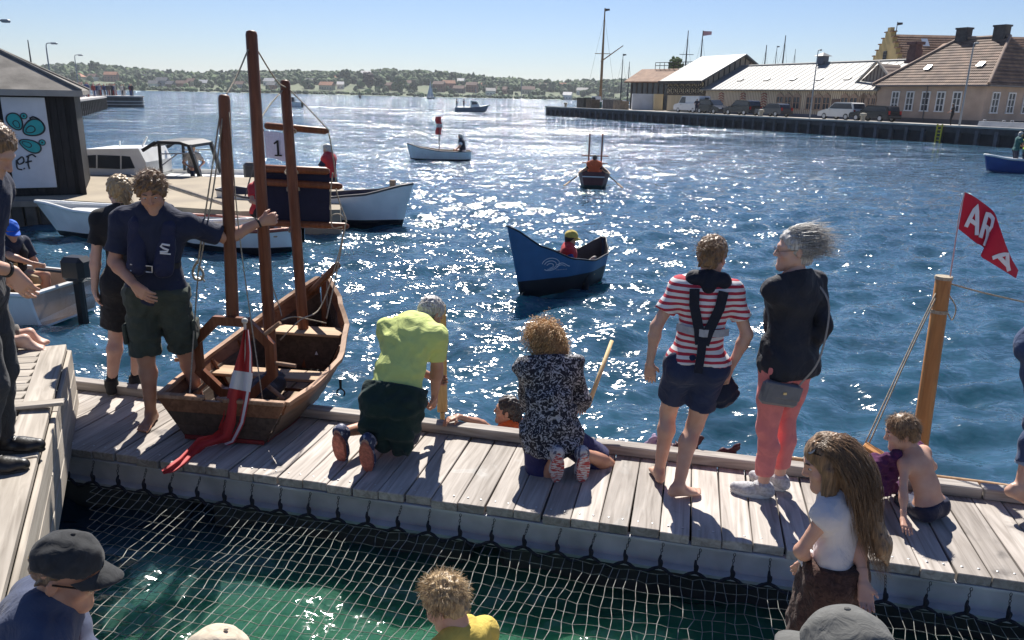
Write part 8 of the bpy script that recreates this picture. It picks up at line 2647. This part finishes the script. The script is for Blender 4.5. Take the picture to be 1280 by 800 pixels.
# ================================================================== NEAR PLATFORM AND PEOPLE AT THE LOWER EDGE
def near_platform():
    o = empty('near_platform', (1.2, 1.45, 0), 0, 'timber platform just below the picture where the nearest people stand', 'deck', kind='structure')
    me = MB().bbox((0, 0, 0), (.14, 2.5, .045), .004).mesh('board'); me.materials.append(DECKWOOD)
    for i in range(42):
        b = bpy.data.objects.new('board', me); COL.objects.link(b); b.parent = o; b.location = (-3.05 + i * .15, 0, .398)
    MB().box((.1, 0, .19), (6.2, 2.3, .35)).build('frame', TARRED, o)
near_platform()
def girl():
    root = V(1.34, 2.74, .42)
    p = Person('girl with long light brown hair in white top and brown skirt', root, 1.20, -50, True, SKIN, child=True)
    p.fem = False
    p.pose(V(1.35, 2.74, 1.07), 5, 6, head=(-30, 20, 0), feet={'L': (V(1.28, 2.76, .50), 0), 'R': (V(1.44, 2.72, .50), 0)},
           hands={'L': (at(1012, 700, 2.78), (-1, -.6, -.3), (-.5, .2, -.8), (.3, .8, -.2)), 'R': (at(1085, 760, 2.55), (1, -.5, 0))})
    p.body(curl=18)
    p.shirt(cloth('white_rib_top', (.60, .58, .60), .8, .04), .22, .010, -.13, 'top', (.004, .09, 2), .004)
    def sk(d):
        d.rc(p.pel + p.u1 * .12, p.pel - V(0, 0, .30), .125, .17, .04)
        p.torso(d, .02, .04, True, False)
        for q in 'LR': p.leg(d, q, .028, .04, .75, .01)
    p.piece('skirt', cloth('brown_print_skirt', (.06, .032, .026), .9, .5, 200, .4, 45), sk, None, (.005, .08, 5), [(p.pel + p.u1 * .105, p.u1), (p.pel - V(0, 0, .27), V(0, 0, -1))])
    k_ = p.hs
    def mass(d, c, u, f, r, k):
        b0, b1, b2 = c - f * .035 - u * .02, p.neck - p.f2 * .085 + V(.02, 0, -.03), p.chest - p.f2 * .11 + V(.07, -.02, -.10)
        d.rc(c - f * .03, b1, .074 * k, .060, .03, (p.f2, 1.25)); d.rc(b1, b2, .062, .044, .03, (p.f2, 1.5)); d.rc(b2, b2 + V(.03, 0, -.08), .045, .012, .03, (p.f2, 1.5))
        for sg in (-1, 1): d.rc(c + r * sg * .07 * k + f * .01, p.neck + p.r2 * sg * .085 + p.f2 * .01 - p.u2 * .06, .03, .03, .03)
    p.haircap(HAIR['mouse'], .008, .03, back=-.10, extra=mass, noise=(.0022, .016, 3, (1, 1, .1)), vox=.005)
    def path(q, i):
        a, nn, d = p.scalp(q, -.4, .70)
        L = q.uniform(.34, .58); pts = [a + nn * .006]; dr = (nn * .3 - p.hf * .5 + V(0, 0, -.1)).normalized(); ph = q.uniform(0, 6.3)
        tgt = p.chest - p.f2 * .12 + p.r2 * q.normal(.02, .05) + V(.09, -.02, -.14)
        for j in range(12):
            to = (tgt - pts[-1]).normalized()
            dr = (dr * .8 - V(0, 0, .32) + to * .25 + Vector(q.normal(0, .05, 3)) + V(math.sin(ph + j * .8), math.cos(ph + j * .8), 0) * .07).normalized()
            b = pts[-1] + dr * L / 12
            e = b - (p.head + p.hu * .035)
            if e.length < .106 * k_: b = p.head + p.hu * .035 + e.normalized() * .106 * k_
            pts.append(b)
        return pts
    p.strands(HAIR['mouse'], 1500, path, .0010, seed=15)
    p.eyes()
    # sunglasses pushed up on the hair, scrunchie at the wrist
    c = p.head + p.hu * .095 * p.hs + p.hf * .055 * p.hs - p.root
    s = MB()
    for sg in (-1, 1):
        q = c + p.hr_ * sg * .032
        s.prism([q + p.hr_ * .026 * math.cos(a) + (p.hu * .5 - p.hf * .85) * .02 * math.sin(a) for a in np.linspace(0, 5.9, 12)], (p.hf * .5 + p.hu * .85) * .004)
        s.tube([q + p.hr_ * sg * .026, p.head + p.hr_ * sg * .085 * p.hs - p.hf * .03 + p.hu * .04 - p.root], .003, 4)
    s.build('sunglasses', M('dark_lens', (.015, .012, .012), .15, .1, 5, 0), p.o)
    w = p.wr['L']; fd = (w - p.el['L']).normalized(); o1 = fd.orthogonal().normalized(); o2 = fd.cross(o1)
    MB().tube([w - fd * .03 + (o1 * math.cos(a) + o2 * math.sin(a)) * (.030 + .004 * math.sin(a * 7)) - p.root for a in np.linspace(0, 6.283, 30)], [.011 + .003 * math.sin(i * 2.1) for i in range(30)], 6, caps=False).build('scrunchie', WHITEC, p.o, True)
girl()
def yellow_boy():
    root = V(-.17, 2.60, .5)
    p = Person('fair-haired boy in yellow shirt bending over the net at the lower edge', root, 1.12, -40, False, SKIN, child=True)
    p.pose(V(-.11, 2.52, .53), 14, 20, head=(-25, 26, 0), feet={'L': (V(-.25, 2.75, .57), 0, V(0, .3, 1)), 'R': (V(-.05, 2.78, .57), 0, V(0, .3, 1))})
    p.body(hands=False); p.shirt(cloth('yellow_tee', (.62, .46, .10), .8, .05), .7, .014, .02, noise=(.004, .1, 3), flare=.01)
    p.trousers(NAVY, .9, .015, 'shorts')
    p.haircap(HAIR['blond'], .012, .03, back=-.05); short_hair(p, HAIR['blond'], 1200, .04, 21, -.45, 1., .0012, (0, 0, -.15), .15); p.eyes()
    return p
YB = yellow_boy()
def cap_man():
    root = V(-1.62, 1.95, 1.0)
    p = Person('man in dark cap, sunglasses and blue shirt at the lower left corner', root, 1.60, 58, False, SKIN_T)
    p.pose(V(-1.64, 1.95, .885), 20, 28, head=(24, 16, 0), feet={'L': (V(-1.5, 2.2, 1.08), 0, V(.4, .4, 1)), 'R': (V(-1.3, 2.0, 1.08), 0, V(.4, .4, 1))},
           hands={'L': (V(-1.45, 2.25, .95), (-.3, .6, -.2)), 'R': (V(-1.32, 1.80, .95), (.3, -.5, -.5))})
    p.body(hands=False)
    p.shirt(cloth('slate_blue_shirt', (.062, .075, .125), .85, .12, 260, .5, 9), 1.7, .02, .04, noise=(.006, .12, 3))
    p.piece('collar', cloth('slate_blue_shirt', 0), lambda d: [d.rc(p.neck + p.u2 * .03 - p.f2 * .035, p.neck + p.u2 * .02 + p.r2 * sg * .06 + p.f2 * .02, .03, .022, .02) for sg in (-1, 1)], .007)
    p.trousers(NAVY, 1.9, .015)
    p.haircap(HAIR['brown'], .002, -.03, back=-.01)
    cp = cap(p, cloth('faded_black_cap', (.035, .036, .038), .9, .25, 200, .2, 20), off=.014, low=.048, brimlen=.07)
    k = p.hs
    MB().bbox(p.head - p.hf * .112 * k + p.hu * .048 * k - p.root, (.03, .01, .02), .003, m=Matrix((p.hr_, p.hf, p.hu)).transposed()).build('strap_buckle', M('brass'), cp)
    s = MB(); c = p.head - p.root
    for sg in (-1, 1):
        q = c + p.hr_ * sg * .034 * k + p.hf * .104 * k + p.hu * .004 * k
        s.prism([q + p.hr_ * .028 * math.cos(a) * k + p.hu * .02 * math.sin(a) * k - p.hf * .012 * abs(math.cos(a)) for a in np.linspace(0, 5.9, 12)], p.hf * .004)
        s.tube([q + p.hr_ * sg * .028 * k - p.hf * .01, c + p.hr_ * sg * .083 * k - p.hf * .01 + p.hu * .014 * k], .003, 4)
    s.build('sunglasses', M('dark_lens'), p.o)
cap_man()
def cap_tops():
    p = Person('person in a grey cap seen from above at the lower right', V(.66, 1.18, .5), 1.62, 0, False, SKIN_T)
    p.pose(V(.80, 1.35, 1.065), 5, 8, head=(-35, 10, 0)); p.body(hands=False, face=False)
    p.shirt(NAVY, .7); p.trousers(NAVY, 1.9)
    cap(p, cloth('faded_grey_cap', (.115, .115, .11), .9, .12, 220, .25, 25), off=.016)
    p = Person('person in a beige cap whose crown just shows at the bottom edge', V(-.70, 1.50, .5), 1.32, 60, False, SKIN, child=True)
    p.pose(V(-1.02, 2.0, .62), 5, 8, head=(10, 18, 0), feet={'L': (V(-.9, 2.3, .57), 0), 'R': (V(-.8, 2.2, .57), 0)}); p.body(hands=False, face=False)
    p.shirt(WHITEC, .7); p.trousers(NAVY, 1.9)
    cap(p, cloth('beige_cap', (.52, .44, .34), .9, .1, 220, .25, 25), off=.014)
cap_tops()
def left_edge_people():
    p = Person('fair-haired man in navy shirt and black shoes cut by the left edge', V(-2.62, 3.75, KZ), 1.84, 80, False, SKIN)
    p.pose(at(-38, 372, 3.62), 10, 13, head=(10, 34, 0), feet={'R': (V(-2.74, 3.62, KZ + .085), 0), 'L': (V(-2.80, 3.86, KZ + .085), 0)},
           hands={'R': (at(14, 338, 3.55), (-.2, -1, 0), (.45, .2, -1), (-.2, 1, .1)), 'L': (at(-20, 360, 3.9), (-.2, 1, 0))})
    p.body(curl=22)
    p.shirt(cloth('navy_tee', (.012, .018, .045), .85), .72, .016, .03, noise=(.004, .15, 2), flare=.014)
    e = p.sh['R'] + (p.el['R'] - p.sh['R']) * .42 - p.rgt * -.055 + V(0, -.075, 0) - p.root
    em = MB()
    em.tube([e + V(x, 0, z) for x, z in [(.024, .03), (-.016, .03), (-.024, .014), (.014, -.004), (.01, -.016), (-.024, -.022), (.026, -.03)]], .007, 5)
    em.build('emblem', M('white_print'), p.o)
    p.trousers(cloth('charcoal_trousers', (.045, .046, .052), .85), 1.93, .02)
    BR = M('black_leather', (.016, .014, .013), .4, .15, 20, .1, 80)
    for q in 'LR': p.shoe(q, BR, DARKSOLE)
    p.haircap(HAIR['mouse'], .008, .02, back=-.05, noise=(.003, .03, 3)); short_hair(p, HAIR['mouse'], 1000, .022, 22, -.3, 1., .0012, (0, 0, -.1), .2)
    w = p.wr['R']; fd = (w - p.el['R']).normalized(); o1 = fd.orthogonal().normalized(); o2 = fd.cross(o1)
    MB().tube([w - fd * .02 + (o1 * math.cos(a) + o2 * math.sin(a)) * .031 - p.root for a in np.linspace(0, 6.283, 14)], .009, 5, caps=False).build('wristwatch', BR, p.o)
    # barefoot person kneeling on the raised deck, only a foot and trouser leg in view
    r = g(28, 455, KZ)
    p = Person('barefoot person in grey trousers kneeling at the corner of the raised deck', r, 1.75, -92, False, SKIN_P)
    k = g(-12, 452, KZ)
    an = g(52, 432, KZ)
    p.pose(V(k.x - .12, k.y + .05, KZ + .42), 15, 25, head=(0, 20, 0), feet={'L': (an + V(-.06, -.10, .085), 168, (-1, 0, -1), 12), 'R': (an + V(-.12, .06, .085), 180, (-1, 0, -1), 12)})
    p.body(hands=False, bare='L'); p.shirt(NAVY, .7); p.trousers(cloth('stone_grey_trousers', (.17, .155, .14), .9), 1.86, .03)
    p.haircap(HAIR['brown'])
    # jeans leg at the right edge
    f = g(1272, 640)
    p = Person('barefoot person in rolled jeans cut by the right edge', f, 1.75, 80, False, SKIN)
    hp = at(1314, 440, 4.48)
    p.pose(hp, 5, 5, feet={'L': (g(1292, 612) + V(0, 0, .10), 0), 'R': (g(1266, 645) + V(0, 0, .13), 6, None, 26)}, hands={'L': (hp + V(.35, .35, .15), (.3, 1, 0)), 'R': (hp + V(.38, -.2, .15), (.3, -1, 0))})
    p.body(hands=False, bare='LR'); p.shirt(WHITEC, .7); p.trousers(cloth('blue_jeans', (.035, .06, .13), .85, .15, 300), 1.62, .022)
    p.haircap(HAIR['brown'])
    for q in 'LR':
        a, n_ = p.an[q], p.kn[q]; c = lerp(n_, a, .60); d_ = (a - n_).normalized()
        p.piece('rolled_cuff', cloth('pale_denim', (.22, .27, .36), .9), lambda d: d.rc(c - d_ * .03, c + d_ * .03, .078, None, .01, None, [(c - d_ * .025, -d_), (c + d_ * .025, d_)]), .008)
left_edge_people()
# dark seaweed-like clothes hanging over the outer edge behind the striped woman
def wet_clothes():
    c = D(uv(g(868, 572))[0], -.06, .50)
    o = empty('wet_clothes', c, 0, 'dark red and lilac wet clothes lying over the kerb behind the striped woman', 'clothes')
    q = np.random.default_rng(8)
    for nm, m_, rngx in (('garment', cloth('wine_wet_cloth', (.045, .012, .02), .5), ((-.18, .0), (-.02, .03), (.16, .0), (.24, .01))), ('garment', cloth('lilac_wet_cloth', (.30, .22, .33), .5), ((-.34, .0), (-.27, .01)))):
        d = Sdf(.008)
        for x, z in rngx:
            a = c + DU * x + V(0, 0, z)
            d.rc(a, a + DU * .05 + V(0, 0, .05 + q.uniform(0, .06)), .035, .018, .02); d.rc(a, a - DU * .05 + V(0, .04, -.08), .035, .03, .02)
        d.noise = (.008, .05, 3)
        link_mesh(nm, raw_mesh(nm, [d.mesh()], c), m_, o)
wet_clothes()
# small loose plank on the deck rim
pl = MB().bbox((0, 0, 0), (.42, .085, .022), .004).build('loose_plank', DECKWOOD, loc=g(36, 512, KZ) + V(0, 0, .03)); pl.rotation_euler = (0, R_(-2), R_(14))
tag(pl, 'short loose plank lying across the rim of the raised deck', 'plank')
# ================================================================== HAZE
def haze():
    m = bpy.data.materials.new('harbour_haze'); m.use_nodes = True
    nt = m.node_tree; nt.nodes.clear()
    o_ = nt.nodes.new('ShaderNodeOutputMaterial'); v = nt.nodes.new('ShaderNodeVolumePrincipled')
    v.inputs['Color'].default_value = (.86, .92, 1, 1); v.inputs['Density'].default_value = .00014; v.inputs['Anisotropy'].default_value = .2
    nt.links.new(v.outputs[0], o_.inputs['Volume'])
    o = MB().box((150, 2990, 24), (6400, 6100, 52)).build('haze', m)
    tag(o, 'thin pale haze lying over the harbour and sound', 'haze', kind='stuff')
haze()
